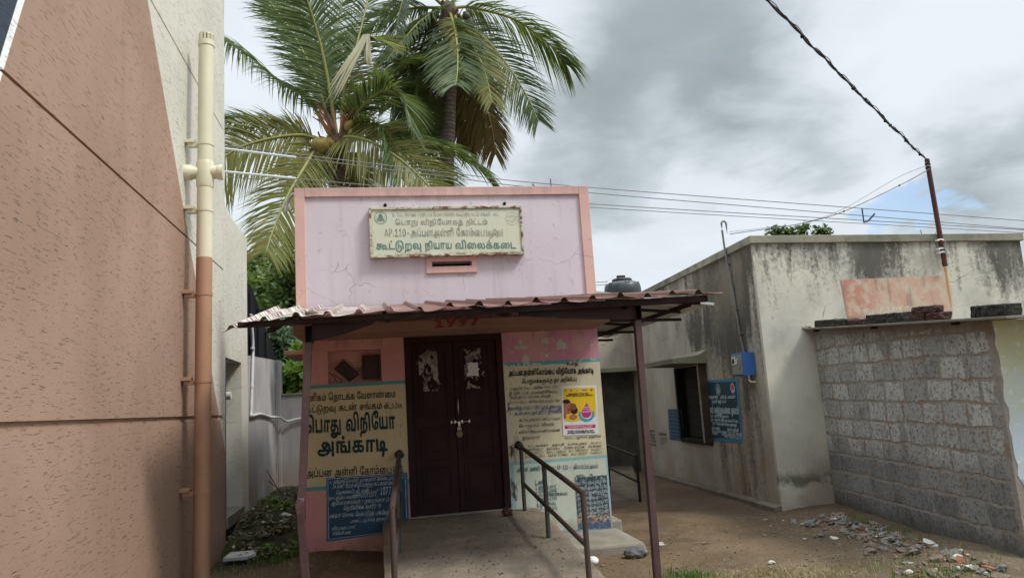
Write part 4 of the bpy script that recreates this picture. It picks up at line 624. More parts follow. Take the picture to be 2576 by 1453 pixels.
    (2994, 3007, 1290, [[913,858,-103,-5,-60,-17,-44,-23,-45,-39,-25,-33,-19,-45,-9,-42,-2,-48,9,-54,15,-42,24,-38,34,-36,36,-24,50,-23,52,-12,7,-7,12,-78,0,-96,-9,-48,-26,-45,-42,-22,-50,-1,-36,16,-25,28,-19,54,-8,156,-13,74,-25,60,-42,52,-36,27,-52,21,-66,13,-74,0,-82,-19,-78,-42,-63,-66,-36,-72,-21,-94,2,-110,25,-90,23,-40,26,-30,38,-25,40,-14,36,-7,50,2,46,11,32,16,30,26,26,37,18,50,4,66,-12,58,-32,53,-42,32,-58,19,-54,2,-72,-20,-3,4,29,62,44,49,54,28,60,9,54,-5,30,-11,30,-21,21,-31,22,-74,6,-126,15,-84,24,-58,37,-44,61,-36,66,-14,44,0,52,10,44,18,28,19,30,33,24,42,21,78,6,98,-18,118,-27,84,-52,104,-24,4,-74,-34,-9,-14,5,-22,-19,22,-13,24,-11,60,7,53,30,45,52,29,72,9,60,-9,44,-21,35,-28,34,-58,14,-56,6,-70,1,-510,6,-12,12,-4,82,0,14,7,5,15,0,502,-6,84,-18,78,-34,68,-61,61,-84,43],[256,241,26,-7,28,-24,11,-26,2,-46,-9,-32,-16,-20,-24,-12,-28,-1,-42,12,-24,24,-19,41,-7,48,4,10,34,22,24,8]]),
    (2994, 3009, 1279, [[824,612,-12,2,-14,-7,-66,-45,-9,-16,54,-74,33,-58,22,-60,12,-62,1,-90,-11,-58,-9,-20,-21,-27,-36,-16,-34,-2,-36,7,-24,16,-20,28,-17,54,-6,144,-19,96,-36,68,-58,52,-38,19,-60,15,-42,5,-78,-5,-58,-15,-48,-22,-44,-31,-34,-33,-33,-51,-24,-56,-16,-72,-3,-64,6,-68,15,-60,26,-52,35,-38,28,-19,44,-18,36,-7,52,1,47,13,33,17,34,31,18,26,19,52,6,56,-13,70,-25,44,-47,40,-52,18,-60,4,-74,-20,-3,4,25,56,44,52,56,31,72,9,40,-4,32,-11,30,-21,20,-26,24,-74,11,-162,26,-94,21,-36,28,-29,70,-39,-16,-40,-10,-7,-486,0,-42,-3,-32,-10,-40,-30,-16,-46,1,-36,9,-32,34,-46,56,-37,76,-22,56,-8,132,3,106,19,84,30,74,45,70,67,446,1,18,7,5,15,0,700,-3,12,-10,7,-88,1,-14,-6,-5,-12,-1,-618,-290,0,14,45,72,27,32,25,22,25,33,70,15,82,-3,104,-23,100,-52,110],[254,241,30,-8,22,-17,14,-26,3,-46,-5,-30,-16,-24,-26,-15,-30,-2,-36,9,-28,24,-22,48,-6,48,16,15,34,17],[554,-173,-38,-23,-60,-20,-136,-16,-68,2,-54,7,-40,16,-14,12,-6,13,2,8,16,2]]),
    (2994, 3021, 1032, [[514,828,-36,-5,-24,-13,-20,-24,-11,-36,6,-36,13,-23,24,-19,30,-10,38,4,24,12,20,22,12,32,-1,28,-15,36,-24,21],[820,616,-12,-2,-76,-51,-9,-17,79,-116,19,-42,18,-64,7,-66,-3,-74,-11,-46,-24,-37,-40,-20,-50,-1,-36,16,-25,28,-19,54,-6,138,-9,68,-22,66,-36,54,-41,36,-50,25,-78,16,-56,1,-90,-17,-64,-28,-66,-57,-48,-74,-26,-90,-5,-106,18,-98,37,-70,34,-33,38,-21,42,-13,58,-3,50,10,34,14,30,22,27,34,25,62,5,64,-13,59,-32,54,-42,32,-58,19,-54,2,-72,-20,-3,4,29,62,44,49,62,31,60,6,46,-5,30,-11,30,-21,21,-31,22,-74,6,-126,15,-84,24,-58,37,-44,61,-36,66,-14,44,0,52,10,62,30,40,40,31,60,18,86,0,94,-19,98,-27,72,-51,94,-39,54],[256,241,26,-7,28,-24,11,-26,2,-46,-9,-32,-16,-20,-24,-12,-28,-1,-42,12,-24,24,-19,41,-7,48,4,10,34,22,24,8]]),
    (2995, 0, 1089, [[379,582,-93,-8,-88,-32,-42,-28,-38,-36,-35,-52,-20,-44,-16,-58,-6,-114,19,-98,18,-42,22,-31,32,-31,46,-24,50,-12,40,0,50,10,34,14,30,22,27,34,25,62,5,64,-13,59,-32,54,-42,32,-58,19,-54,2,-72,-20,-3,4,33,68,28,31,26,21,58,23,74,3,40,-7,32,-13,42,-30,23,-24,0,-394,4,-14,19,-8,86,3,10,19,0,456,134,3,6,-5,2,-462,8,-11,12,-3,78,0,12,4,7,18,0,456,162,6,9,18,0,64,-5,14,-17,7,-492,0,-18,-8,-10,-27,-60,29],[256,241,26,-7,28,-24,11,-26,2,-46,-9,-32,-16,-20,-24,-12,-28,-1,-32,8,-31,25,-21,44,-8,52,24,19,30,15]]),
    (2995, 3009, 1502, [[636,582,-90,-7,-52,-15,-44,-22,-66,-52,-29,-36,-23,-42,-18,-48,-12,-54,-4,-56,3,-64,25,-96,24,-42,22,-24,30,-24,42,-18,44,-10,42,0,46,10,32,13,43,35,21,29,19,53,6,56,-13,70,-25,44,-47,40,-52,18,-60,4,-74,-20,-3,4,34,68,49,49,60,26,76,3,32,-5,40,-15,36,-24,28,-30,0,-394,4,-14,18,-8,90,4,8,18,0,456,136,3,5,-5,0,-454,4,-14,19,-8,74,0,17,8,5,14,0,196,48,24,50,3,27,-9,22,-22,13,-24,10,-44,2,-64,-6,-44,-30,-76,-48,-56,-77,-52,-105,-36,-128,-22,-118,-7,-114,0,-114,7,-132,25,-108,42,-66,44,-45,47,-34,54,-26,78,-7,48,-1,78,14,92,39,108,61,112,-9,18,-82,43,-12,-7,-21,-34,-64,-128,-33,-108,-12,-84,3,-118,21,-96,38,-84,60,-75,84,-66,50,-28,66,-27,126,-33,178,-18,222,3,174,25,92,26,68,29,58,34,51,40,55,70,28,56,14,48,10,58,2,60,-18,92,-36,64,-30,30,-36,21,-48,14,-52,2,-72,-20,-2,3,0,144,160,6,9,18,0,64,-5,14,-18,7,-492,0,-18,-8,-8,-26,-70,31],[512,241,30,-8,22,-17,14,-26,3,-46,-5,-30,-16,-24,-26,-15,-30,-2,-39,11,-26,24,-17,36,-10,58,16,15,34,17]]),
    (2995, 3021, 1089, [[541,828,-33,-4,-24,-13,-22,-25,-10,-30,4,-38,12,-24,22,-20,32,-12,40,4,26,14,22,26,9,32,-6,36,-13,24,-24,20],[379,582,-93,-8,-88,-32,-42,-28,-38,-36,-35,-52,-20,-44,-16,-58,-6,-114,19,-98,18,-42,22,-31,32,-31,46,-24,50,-12,40,0,50,10,34,14,30,22,27,34,25,62,5,64,-13,59,-32,54,-42,32,-58,19,-54,2,-72,-20,-3,4,33,68,28,31,26,21,58,23,74,3,40,-7,32,-13,42,-30,23,-24,0,-394,4,-14,19,-8,86,3,10,19,0,456,134,3,6,-5,2,-462,8,-11,12,-3,78,0,12,4,7,18,0,456,162,6,9,18,0,64,-5,14,-17,7,-492,0,-18,-8,-10,-27,-60,29],[256,241,26,-7,28,-24,11,-26,2,-46,-9,-32,-16,-20,-24,-12,-28,-1,-32,8,-31,25,-21,44,-8,52,24,19,30,15]]),
    (2996, 0, 877, [[595,582,-69,-5,-52,-18,-44,-37,-23,-36,-15,-42,-8,-50,-1,-300,-5,-5,-186,1,-2,466,-6,10,-16,5,-78,-1,-16,-8,-3,-556,4,-14,19,-8,288,0,26,-79,53,-55,-31,-45,-54,-30,-66,-10,-100,7,-24,9,-16,15,-4,16,3,20,13,12,22,7,88,4,7,13,5,72,-16,11,-84,5,-48,-9,-32,-12,-28,-17,-27,-28,-13,-24,-9,-40,0,-30,13,-42,18,-27,36,-30,54,-21,72,-13,88,0,54,6,54,15,56,33,43,43,35,56,162,1,20,9,3,76,-9,18,-194,8,-35,18,-14,34,5,4,72,1,56,8,42,12,42,22,34,31,27,38,16,40,12,54,5,48,-5,102,-15,72,-28,66,-25,36,-41,36,-46,21],[604,475,24,-11,20,-20,16,-24,17,-44,11,-78,0,-64,-10,-62,-23,-46,-29,-21,-54,-14,-68,-2,-5,5,0,282,7,48,15,30,19,16,26,7]]),
    (2996, 3009, 1151, [[870,582,-70,-4,-50,-19,-43,-33,-27,-42,-16,-48,-6,-48,0,-294,-4,-5,-188,1,-3,468,-7,9,-12,4,-76,0,-14,-5,-8,-14,2,-558,20,-10,288,-1,2,-147,4,-13,12,-6,84,0,13,7,9,34,36,9,30,0,18,-7,6,-10,0,-20,-10,-16,-20,-12,-60,-19,-96,-10,-168,4,-124,27,-50,22,-48,30,-42,37,-29,39,-27,50,-17,60,-8,66,3,100,14,74,23,70,28,60,58,98,-7,13,-75,45,-21,-4,-81,-144,-36,-96,-22,-102,-3,-122,12,-90,34,-100,50,-78,50,-49,68,-47,102,-42,100,-22,92,-9,132,0,120,15,57,16,37,18,51,42,21,36,10,42,-4,48,-22,45,-24,21,-36,17,-68,8,-54,-10,-5,19,5,4,92,3,64,13,54,24,41,36,31,52,18,62,7,54,-3,106,-24,102,-20,41,-23,33,-27,28,-34,22,-38,14],[876,475,20,-8,26,-23,20,-32,13,-36,12,-96,-10,-106,-24,-48,-34,-24,-47,-11,-72,-2,-3,277,6,54,14,30,19,19,26,8]]),
    (2996, 3021, 877, [[436,828,-34,-4,-24,-13,-21,-25,-10,-30,4,-38,12,-24,21,-20,34,-12,38,4,28,14,21,26,9,32,-6,36,-12,24,-24,20],[595,582,-69,-5,-52,-18,-44,-37,-23,-36,-15,-42,-8,-50,-1,-300,-5,-5,-186,1,-2,466,-6,10,-16,5,-78,-1,-16,-8,-3,-556,4,-14,19,-8,288,0,26,-79,53,-55,-31,-45,-54,-30,-66,-10,-100,7,-24,9,-16,15,-4,16,3,20,13,12,22,7,88,4,7,13,5,72,-16,11,-84,5,-48,-9,-32,-12,-28,-17,-27,-28,-13,-24,-9,-40,0,-30,13,-42,18,-27,36,-30,54,-21,72,-13,88,0,54,6,54,15,56,33,43,43,35,56,162,1,20,9,3,76,-9,18,-194,8,-35,18,-14,34,5,4,72,1,56,8,42,12,42,22,34,31,27,38,16,40,12,54,5,48,-5,102,-15,72,-28,66,-25,36,-41,36,-46,21],[604,475,24,-11,20,-20,16,-24,17,-44,11,-78,0,-64,-10,-62,-23,-46,-29,-21,-54,-14,-68,-2,-5,5,0,282,7,48,15,30,19,16,26,7]]),
    (2997, 0, 1063, [[385,582,-97,-8,-90,-33,-62,-46,-31,-35,-28,-46,-17,-42,-14,-56,-5,-106,19,-98,20,-46,22,-30,34,-30,42,-22,50,-12,42,0,48,10,34,14,30,22,27,34,25,62,5,64,-13,59,-32,54,-42,32,-58,19,-54,2,-72,-20,-3,4,30,62,45,49,64,30,62,7,60,-10,52,-26,36,-40,22,-48,10,-66,-1,-64,-16,-80,-34,-78,4,-60,7,-16,14,-4,432,0,14,5,7,17,0,544,-6,14,-15,7,-78,-1,-15,-6,-5,-12,-1,-462,-219,-1,-4,5,31,108,7,86,-10,76,-29,80,-34,48,-61,50,-72,29],[256,241,26,-7,28,-24,11,-26,2,-46,-7,-26,-16,-23,-26,-15,-28,-1,-32,8,-31,25,-21,44,-8,52,24,19,30,15]]),
    (2997, 3009, 1063, [[400,582,-90,-4,-88,-25,-74,-47,-58,-68,-31,-66,-18,-100,6,-114,13,-50,22,-46,26,-32,34,-28,38,-19,46,-10,48,-1,50,12,40,19,30,27,31,54,14,68,-9,72,-29,58,-41,36,-62,23,-64,2,-69,-17,15,40,28,42,32,31,36,21,64,15,44,0,54,-13,42,-24,26,-28,24,-42,13,-50,3,-72,-8,-70,-18,-60,-26,-54,9,-72,17,-7,332,-1,4,-270,18,-11,90,3,9,20,0,824,-5,16,-16,7,-78,0,-13,-5,-6,-12,-2,-464,-219,-2,-5,4,32,108,7,70,-9,92,-25,72,-40,60,-54,45,-66,29],[264,240,28,-11,20,-23,11,-32,0,-36,-7,-27,-19,-25,-29,-13,-30,0,-35,13,-23,24,-18,40,-8,50,18,17,32,18,28,6]]),
    (2997, 3021, 1063, [[529,828,-37,-5,-23,-13,-20,-24,-11,-36,6,-36,12,-23,24,-19,30,-10,40,4,24,12,19,22,12,32,-1,28,-15,36,-25,21],[385,582,-97,-8,-90,-33,-62,-46,-31,-35,-28,-46,-17,-42,-14,-56,-5,-106,19,-98,20,-46,22,-30,34,-30,42,-22,50,-12,42,0,48,10,34,14,30,22,27,34,25,62,5,64,-13,59,-32,54,-42,32,-58,19,-54,2,-72,-20,-3,4,30,62,45,49,64,30,62,7,60,-10,52,-26,36,-40,22,-48,10,-66,-1,-64,-16,-80,-34,-78,4,-60,7,-16,14,-4,432,0,14,5,7,17,0,544,-6,14,-15,7,-78,-1,-15,-6,-5,-12,-1,-462,-219,-1,-4,5,31,108,7,86,-10,76,-29,80,-34,48,-61,50,-72,29],[256,241,26,-7,28,-24,11,-26,2,-46,-7,-26,-16,-23,-26,-15,-28,-1,-32,8,-31,25,-21,44,-8,52,24,19,30,15]]),
    (3000, 3021, 1304, [[649,828,-37,-5,-23,-13,-20,-24,-11,-36,6,-36,12,-23,24,-19,30,-10,40,4,24,12,19,22,12,32,-1,28,-15,36,-25,21],[1095,612,-11,2,-16,-7,-66,-45,-8,-16,58,-80,32,-58,18,-50,13,-58,3,-92,-6,-46,-19,-44,-31,-29,-38,-10,-46,4,-33,19,-22,30,-15,64,-3,180,-7,56,-11,40,-19,36,-40,42,-26,16,-36,12,-76,3,-38,-11,-36,-20,-52,-56,-44,41,-52,28,-72,18,-54,2,-92,-18,-62,-27,-65,-54,-39,-54,-30,-78,-13,-82,7,-114,27,-80,27,-42,30,-27,42,-22,54,-13,42,0,58,13,36,18,34,33,27,48,14,66,-8,72,-28,58,-49,42,-60,20,-54,2,-72,-20,-3,4,18,44,21,34,52,45,62,22,78,0,36,-11,37,-24,30,-38,15,-40,7,-56,2,-310,17,-10,90,3,10,19,0,364,4,38,10,28,18,26,22,13,26,2,36,-15,19,-38,8,-58,2,-128,7,-70,17,-66,34,-60,27,-27,28,-18,66,-22,80,-2,78,23,48,35,40,59,25,90,3,94,-12,86,-25,78,-45,90],[256,241,26,-7,28,-24,11,-26,2,-46,-7,-26,-16,-23,-26,-15,-28,-1,-42,12,-24,24,-19,41,-7,48,4,10,34,22,24,8]]),
    (3006, 0, 659, [[617,570,-523,1,-17,-7,-5,-14,0,-544,7,-18,13,-4,78,0,12,3,7,11,2,462,5,5,155,-3,1,-462,6,-12,12,-4,78,0,16,5,6,17,0,456,162,8,7,16,0,66,-7,14]]),
    (3007, 0, 281, [[-51,858,-57,0,-72,-16,-58,-31,-32,-31,-31,-50,-12,-46,-4,-68,10,-52,17,-50,10,-13,105,1,8,18,-26,68,-5,60,6,34,23,38,43,26,50,6,58,-13,39,-31,31,-56,18,-108,2,-544,6,-11,12,-5,84,1,12,7,4,14,0,534,-6,70,-12,60,-29,72,-51,58,-66,40]]),
    (3014, 0, 920, [[514,858,-72,1,-52,-8,-104,-36,-90,-59,-37,-36,-36,-44,-24,-40,-30,-66,-16,-54,-11,-68,2,-124,28,-116,34,-71,36,-49,68,-61,76,-37,90,-18,72,3,66,19,57,42,21,28,16,36,9,42,2,44,-6,36,-15,46,-21,32,-27,28,-46,25,-54,12,-68,-4,-60,-22,-36,-29,-32,-48,-13,-58,3,-60,-32,36,-27,52,-17,60,-8,68,4,102,19,78,30,64,57,68,66,46,66,24,82,10,84,-13,56,-30,34,-37,24,-48,16,-60,12,-132,1,-434,7,-10,12,-4,90,2,10,20,-1,474,-12,106,-20,78,-40,74,-63,61,-54,30,-42,15],[448,259,28,-13,24,-32,6,-28,-6,-60,-14,-24,-26,-18,-28,-8,-50,0,-17,24,-12,42,-1,38,5,30,18,30,19,13,20,7]]),
    (3015, 0, 739, [[507,858,-87,-1,-90,-19,-82,-33,-62,-44,-55,-55,-37,-58,-33,-78,-18,-86,-3,-102,10,-82,29,-92,40,-72,49,-58,66,-49,78,-35,80,-19,88,-3,60,10,60,21,50,40,32,51,12,48,0,62,-16,58,-15,26,-30,34,-57,30,-46,10,-42,0,-68,-18,-49,-34,-21,-28,-16,-32,-11,-54,2,-42,11,-48,-4,-4,-74,49,-34,39,-30,50,-21,58,-11,60,-3,80,4,52,24,84,43,72,54,51,76,40,3,-5,-17,-72,10,-62,30,-54,40,-33,54,-19,66,-4,68,19,54,39,29,48,12,52,-4,66,-15,44,-21,30,-43,37,-48,21],[506,754,52,-17,18,-13,16,-28,3,-42,-5,-20,-17,-28,-21,-12,-28,-4,-30,7,-18,13,-13,24,-3,48,9,38,19,34],[518,259,36,-13,19,-26,8,-36,-5,-48,-15,-28,-19,-15,-32,-14,-46,-4,-25,61,-3,38,4,33,10,21,18,19,18,9]]),
    (3016, 0, 1179, [[847,582,-55,-1,-48,-10,-48,-18,-50,-28,-64,28,-66,19,-84,11,-68,-2,-112,-24,-78,-40,-50,-45,-37,-48,-28,-60,-13,-54,-5,-100,7,-54,17,-60,27,-48,52,-48,42,-19,46,-9,50,2,46,11,36,18,34,33,27,48,14,66,-8,72,-28,58,-49,42,-60,20,-54,2,-72,-16,12,30,28,40,57,46,69,26,104,4,76,-10,51,-20,-52,-90,-28,-98,-3,-106,12,-56,20,-46,45,-48,59,-24,66,-4,64,19,48,39,25,42,16,58,5,62,-9,78,-19,63,-30,57,-52,66,46,17,68,1,48,-12,34,-20,31,-36,20,-42,13,-82,-6,-86,-25,-82,-43,-84,6,-12,70,-42,20,0,55,90,33,106,10,72,0,62,-13,76,-36,84,-57,63,-60,34,-54,14],[652,382,30,-40,22,-44,12,-40,7,-56,-1,-52,-12,-44,-16,-23,-28,-10,-30,4,-18,17,-15,36,-5,42,1,60,10,60,21,59],[256,241,26,-7,28,-24,11,-26,2,-46,-9,-32,-16,-20,-22,-11,-30,-2,-38,11,-28,25,-19,41,-7,48,4,10,34,22,24,8]]),
    (8594, 0, 973, [[541,652,-14,-4,-57,-56,-2,-21,204,-198,-540,3,-18,-6,-5,-16,0,-74,5,-12,14,-6,544,2,-207,-200,3,-18,56,-57,12,-4,15,7,189,189,126,125,4,12,-6,15]]),
]
BOLD_LETTERS = [
    (45, 0, 693, [[487,386,-337,-1,-14,-10,-9,-15,1,-102,14,-18,24,-8,326,2,16,9,10,17,2,84,-10,29]]),
    (46, 0, 314, [[148,162,-40,-3,-36,-19,-27,-32,-13,-46,7,-38,18,-30,37,-28,42,-10,36,6,30,17,22,27,15,44,-4,40,-17,32,-32,28]]),
    (48, 0, 693, [[357,772,-55,2,-72,-15,-54,-28,-45,-39,-35,-49,-35,-75,-18,-68,-11,-88,0,-98,12,-90,18,-72,36,-75,52,-61,42,-30,60,-25,72,-9,60,6,48,15,54,31,45,46,31,48,27,62,14,58,13,104,0,82,-12,102,-16,60,-30,68,-37,54,-47,43,-52,27],[348,617,20,-8,24,-17,22,-30,15,-32,19,-78,4,-118,-7,-78,-28,-86,-39,-46,-28,-12,-30,-4,-32,7,-22,12,-27,31,-16,30,-24,98,-3,118,16,102,30,68,16,19,26,19,30,7]]),
    (49, 0, 693, [[401,764,-133,-2,-162,-117,-16,-21,-2,-118,9,-18,15,-10,34,3,116,86,5,-7,0,-440,-5,-5,-150,0,-26,-10,-14,-31,0,-72,8,-24,18,-13,456,-3,26,8,14,18,3,86,-13,31,-28,10,-116,0,-6,5,0,602,-10,29]]),
    (50, 0, 693, [[347,774,-51,0,-52,-9,-71,-31,-62,-54,-26,-38,-18,-46,-10,-54,2,-30,11,-18,18,-9,90,-1,26,8,15,20,6,46,16,30,21,18,36,12,40,1,40,-13,32,-34,8,-30,-7,-50,-37,-60,-313,-346,-7,-24,2,-72,11,-18,15,-8,472,-2,24,8,14,20,0,100,-8,17,-16,10,-263,5,153,166,69,86,37,70,17,78,-11,84,-22,48,-22,30,-32,33,-60,36,-40,13]]),
    (51, 0, 693, [[538,764,-438,1,-24,-8,-14,-17,-1,-102,9,-16,14,-10,246,-4,-135,-162,-7,-24,2,-78,11,-18,15,-9,102,-4,57,-15,39,-34,15,-40,-1,-46,-17,-32,-29,-22,-58,-14,-60,5,-37,15,-25,28,-16,48,-18,13,-104,3,-28,-10,-11,-18,1,-34,12,-48,18,-36,40,-48,70,-45,48,-18,66,-12,62,1,64,11,71,31,42,30,39,45,22,41,12,36,7,60,-9,64,-25,56,-27,39,-46,38,-42,23,-52,18,168,200,1,90,-11,18]]),
    (53, 0, 693, [[531,764,-387,1,-24,-8,-14,-17,-45,-366,8,-28,21,-15,96,-12,86,35,52,3,20,-4,29,-13,27,-24,18,-26,10,-36,-1,-54,-18,-42,-41,-37,-42,-11,-48,5,-34,19,-22,27,-16,44,-18,14,-98,3,-31,-14,-9,-24,4,-38,10,-36,18,-36,50,-58,72,-43,42,-13,66,-8,66,7,42,11,54,28,36,28,33,38,30,54,16,48,6,42,-3,72,-18,66,-45,76,-59,51,-68,31,-52,9,-42,0,-68,-11,14,107,264,0,30,10,14,31,0,74,-10,28]]),
    (54, 0, 693, [[465,764,-103,1,-30,-13,-198,-294,-49,-94,-20,-60,-10,-68,1,-34,14,-68,25,-54,25,-36,38,-37,52,-30,42,-16,48,-8,50,0,58,11,54,24,36,26,45,48,27,48,14,42,8,50,-5,82,-16,54,-31,54,-42,42,-46,27,-44,15,-65,12,152,228,1,20,-6,12],[344,338,42,-18,28,-30,14,-42,0,-46,-12,-38,-26,-34,-40,-20,-44,-2,-41,16,-31,35,-14,41,1,54,12,36,31,32,42,17]]),
    (55, 0, 693, [[566,764,-472,2,-18,-3,-18,-14,-7,-23,0,-78,9,-24,16,-13,327,-5,-298,-592,-1,-24,15,-20,23,-8,90,0,24,8,12,12,327,648,0,108,-11,18]]),
    (57, 0, 693, [[351,774,-55,-1,-48,-8,-38,-14,-46,-25,-62,-65,-25,-47,-15,-48,-7,-60,7,-66,18,-56,26,-46,44,-43,48,-29,44,-15,64,-9,-154,-230,-1,-22,6,-12,23,-14,104,-2,31,14,204,302,45,88,22,68,6,42,-5,82,-13,48,-34,62,-31,36,-45,34,-54,24],[348,618,36,-15,31,-37,13,-42,0,-44,-14,-42,-24,-29,-34,-17,-50,-4,-41,16,-31,35,-14,41,1,50,14,40,35,36,42,14]]),
    (65, 0, 735, [[403,764,-121,0,-18,-9,-12,-21,-262,-720,0,-26,8,-13,14,-10,108,-3,28,10,12,18,60,171,6,5,240,0,61,-166,17,-28,26,-10,94,0,24,9,12,17,1,24,-264,716,-13,24],[342,517,66,-194,-130,1]]),
    (80, 0, 684, [[370,764,-280,2,-24,-8,-13,-18,-3,-734,8,-27,18,-14,102,-3,18,4,14,13,8,27,2,219,158,2,48,8,46,15,50,30,36,32,26,36,22,48,16,72,0,56,-12,60,-31,70,-39,44,-44,31,-58,24],[370,606,44,-17,14,-11,18,-26,9,-36,0,-40,-17,-50,-32,-30,-34,-11,-152,-2,0,224]]),
    (2949, 0, 1166, [[545,602,-67,1,-66,-12,-62,-29,-46,-39,-27,-47,-10,-34,-5,-60,7,-44,17,-42,22,-30,32,-28,45,-24,-237,-2,-48,-9,-50,-26,-37,-41,-15,-32,-7,-40,9,-62,23,-48,35,-40,23,-18,89,-39,108,-18,74,-1,88,6,116,25,70,27,46,24,83,66,57,79,92,1,5,-4,0,-214,7,-23,16,-13,18,-4,80,0,24,8,14,18,3,18,0,696,-7,26,-18,14,-18,3,-88,-1,-24,-16,-7,-26,0,-330,-5,-5,-48,0,-4,5,0,72,-15,74,-28,66,-32,48,-46,48,-49,34,-62,27],[496,458,14,-40,0,-32,-7,-22,-13,-12,-18,-5,-32,5,-16,16,-7,18,6,42,29,24,24,7],[664,369,14,-29,12,-48,-1,-78,-146,0,47,26,36,34,25,46],[608,65,-4,-7,-42,-27,-62,-25,-70,-15,-60,-4,-92,1,-66,12,-46,24,-14,28,2,10,18,4]]),
    (2953, 0, 1112, [[342,602,-96,-1,-96,-22,-70,-40,-30,-34,-18,-35,-13,-72,11,-66,18,-37,20,-28,28,-23,37,-22,-71,-39,-18,-21,-15,-34,-4,-44,7,-34,17,-32,20,-22,51,-25,62,-9,862,0,18,3,15,11,10,26,0,66,-8,24,-21,15,-650,3,96,30,48,26,33,28,27,37,18,45,8,44,1,52,-12,54,-21,44,-21,30,-34,34,-87,46,-56,14],[252,458,9,-18,7,-32,-8,-39,-12,-13,-20,-7,-36,7,-12,14,-6,20,0,20,8,22,28,18],[420,439,32,-23,18,-27,8,-27,-3,-38,-13,-28,-24,-19,-72,-24,30,42,16,37,9,58]]),
    (2965, 0, 870, [[688,590,-522,2,-30,-10,-14,-30,0,-222,-40,-27,-31,-31,-24,-42,-13,-44,-3,-36,7,-48,33,-66,37,-35,51,-29,57,-16,56,-6,60,3,64,12,50,22,36,26,12,-31,12,-10,30,-9,66,-9,54,2,46,9,30,12,38,25,38,46,18,42,6,32,-3,78,-25,63,-40,44,-48,29,-56,19,-102,11,-5,6,1,72,144,1,18,4,16,11,9,28,-2,76,-11,18],[372,444,0,-77,-94,-1,0,78],[558,219,60,-12,28,-21,7,-24,-2,-24,-5,-18,-12,-12,-24,-8,-36,0,-52,10,12,108],[372,219,0,-37,-9,-38,-15,-23,-20,-14,-34,-8,-54,0,-42,13,-21,20,-4,14,4,34,31,25,60,13]]),
    (2965, 3010, 1377, [[688,590,-522,2,-31,-10,-13,-30,0,-222,-41,-28,-35,-37,-23,-43,-11,-48,0,-42,8,-40,22,-44,25,-30,36,-28,33,-16,80,-21,96,0,82,18,62,37,41,48,27,66,10,96,66,2,6,-4,0,-64,12,-62,21,-48,33,-43,52,-33,44,-13,58,-2,56,12,46,24,31,33,23,46,12,50,-3,78,-24,64,-45,51,-62,35,26,8,42,0,48,-13,27,-19,21,-26,12,-34,4,-24,-4,-66,-41,-110,5,-70,12,-18,30,-10,266,0,18,3,16,10,10,27,0,64,-3,18,-11,15,-26,10,-131,1,14,58,7,60,-6,66,-10,36,-24,50,-19,28,-39,36,-50,30,-46,15,-62,10,-102,-7,-58,-17,-50,-27,-48,-41,-34,-41,-120,1,0,77,144,1,18,4,17,13,8,26,-2,76,-11,18],[372,444,0,-77,-94,-1,0,78],[372,219,-1,-49,-9,-30,-15,-20,-19,-13,-34,-8,-54,0,-42,13,-21,20,-4,14,4,34,31,25,60,13],[774,216,40,-15,21,-27,5,-48,-6,-18,-12,-12,-36,2,-16,12,-9,16,-6,38,2,36,3,16]]),
    (2965, 3021, 870, [[445,848,-49,-4,-32,-19,-28,-37,-9,-38,6,-40,18,-32,37,-28,42,-10,38,6,30,16,25,30,13,42,-4,42,-17,34,-31,27],[688,590,-522,2,-30,-10,-14,-30,0,-222,-40,-27,-31,-31,-24,-42,-13,-44,-3,-36,7,-48,33,-66,37,-35,51,-29,57,-16,56,-6,60,3,64,12,50,22,36,26,12,-31,12,-10,30,-9,66,-9,54,2,46,9,30,12,38,25,38,46,18,42,6,32,-3,78,-25,63,-40,44,-48,29,-56,19,-102,11,-5,6,1,72,144,1,18,4,16,11,9,28,-2,76,-11,18],[372,444,0,-77,-94,-1,0,78],[558,219,60,-12,28,-21,7,-24,-2,-24,-5,-18,-12,-12,-24,-8,-36,0,-52,10,12,108],[372,219,0,-37,-9,-38,-15,-23,-20,-14,-34,-8,-54,0,-42,13,-21,20,-4,14,4,34,31,25,60,13]]),
    (2969, 3021, 1089, [[535,848,-49,-4,-32,-19,-28,-37,-9,-38,6,-40,18,-32,37,-28,42,-10,38,6,30,16,25,30,13,42,-4,42,-17,34,-31,27],[961,590,-99,0,-18,-11,-9,-15,-2,-450,-5,-5,-86,1,13,70,-4,72,-21,56,-40,49,-54,30,-54,12,-50,0,-64,-13,0,58,132,1,31,13,10,28,0,66,-4,18,-13,14,-26,8,-504,0,-28,-8,-13,-18,-3,-18,0,-542,8,-28,24,-15,86,-1,24,6,14,14,6,24,0,434,4,5,84,0,6,-5,1,-294,7,-24,17,-14,-17,-16,-8,-26,2,-76,14,-19,26,-9,604,0,26,9,13,17,3,18,0,542,-10,29],[562,249,22,-13,10,-32,-1,-40,-19,-54,-126,0,17,24,3,92,52,23]]),
    (2975, 0, 738, [[181,590,-103,0,-18,-11,-8,-15,-2,-558,10,-30,16,-11,18,-3,576,0,30,10,13,30,0,66,-8,24,-21,15,-471,3,-1,442,-10,26]]),
    (2975, 3007, 842, [[169,592,-91,-2,-18,-11,-8,-17,1,-574,13,-17,24,-8,352,-1,-58,-210,0,-24,12,-18,18,-10,76,-20,20,1,16,11,9,18,71,252,168,1,27,7,13,16,4,18,-3,80,-10,16,-15,8,-141,4,22,98,9,70,0,50,-16,70,-28,47,-34,31,-46,21,-60,10,-64,-7,-60,-27,-45,-43,-27,-50,-15,-72,2,-52,16,-72,33,-74,-122,-1,-2,439,-11,30],[496,361,13,-9,7,-18,2,-60,-9,-70,-17,-53,-36,65,-10,34,-3,42,4,30,12,26,13,10]]),
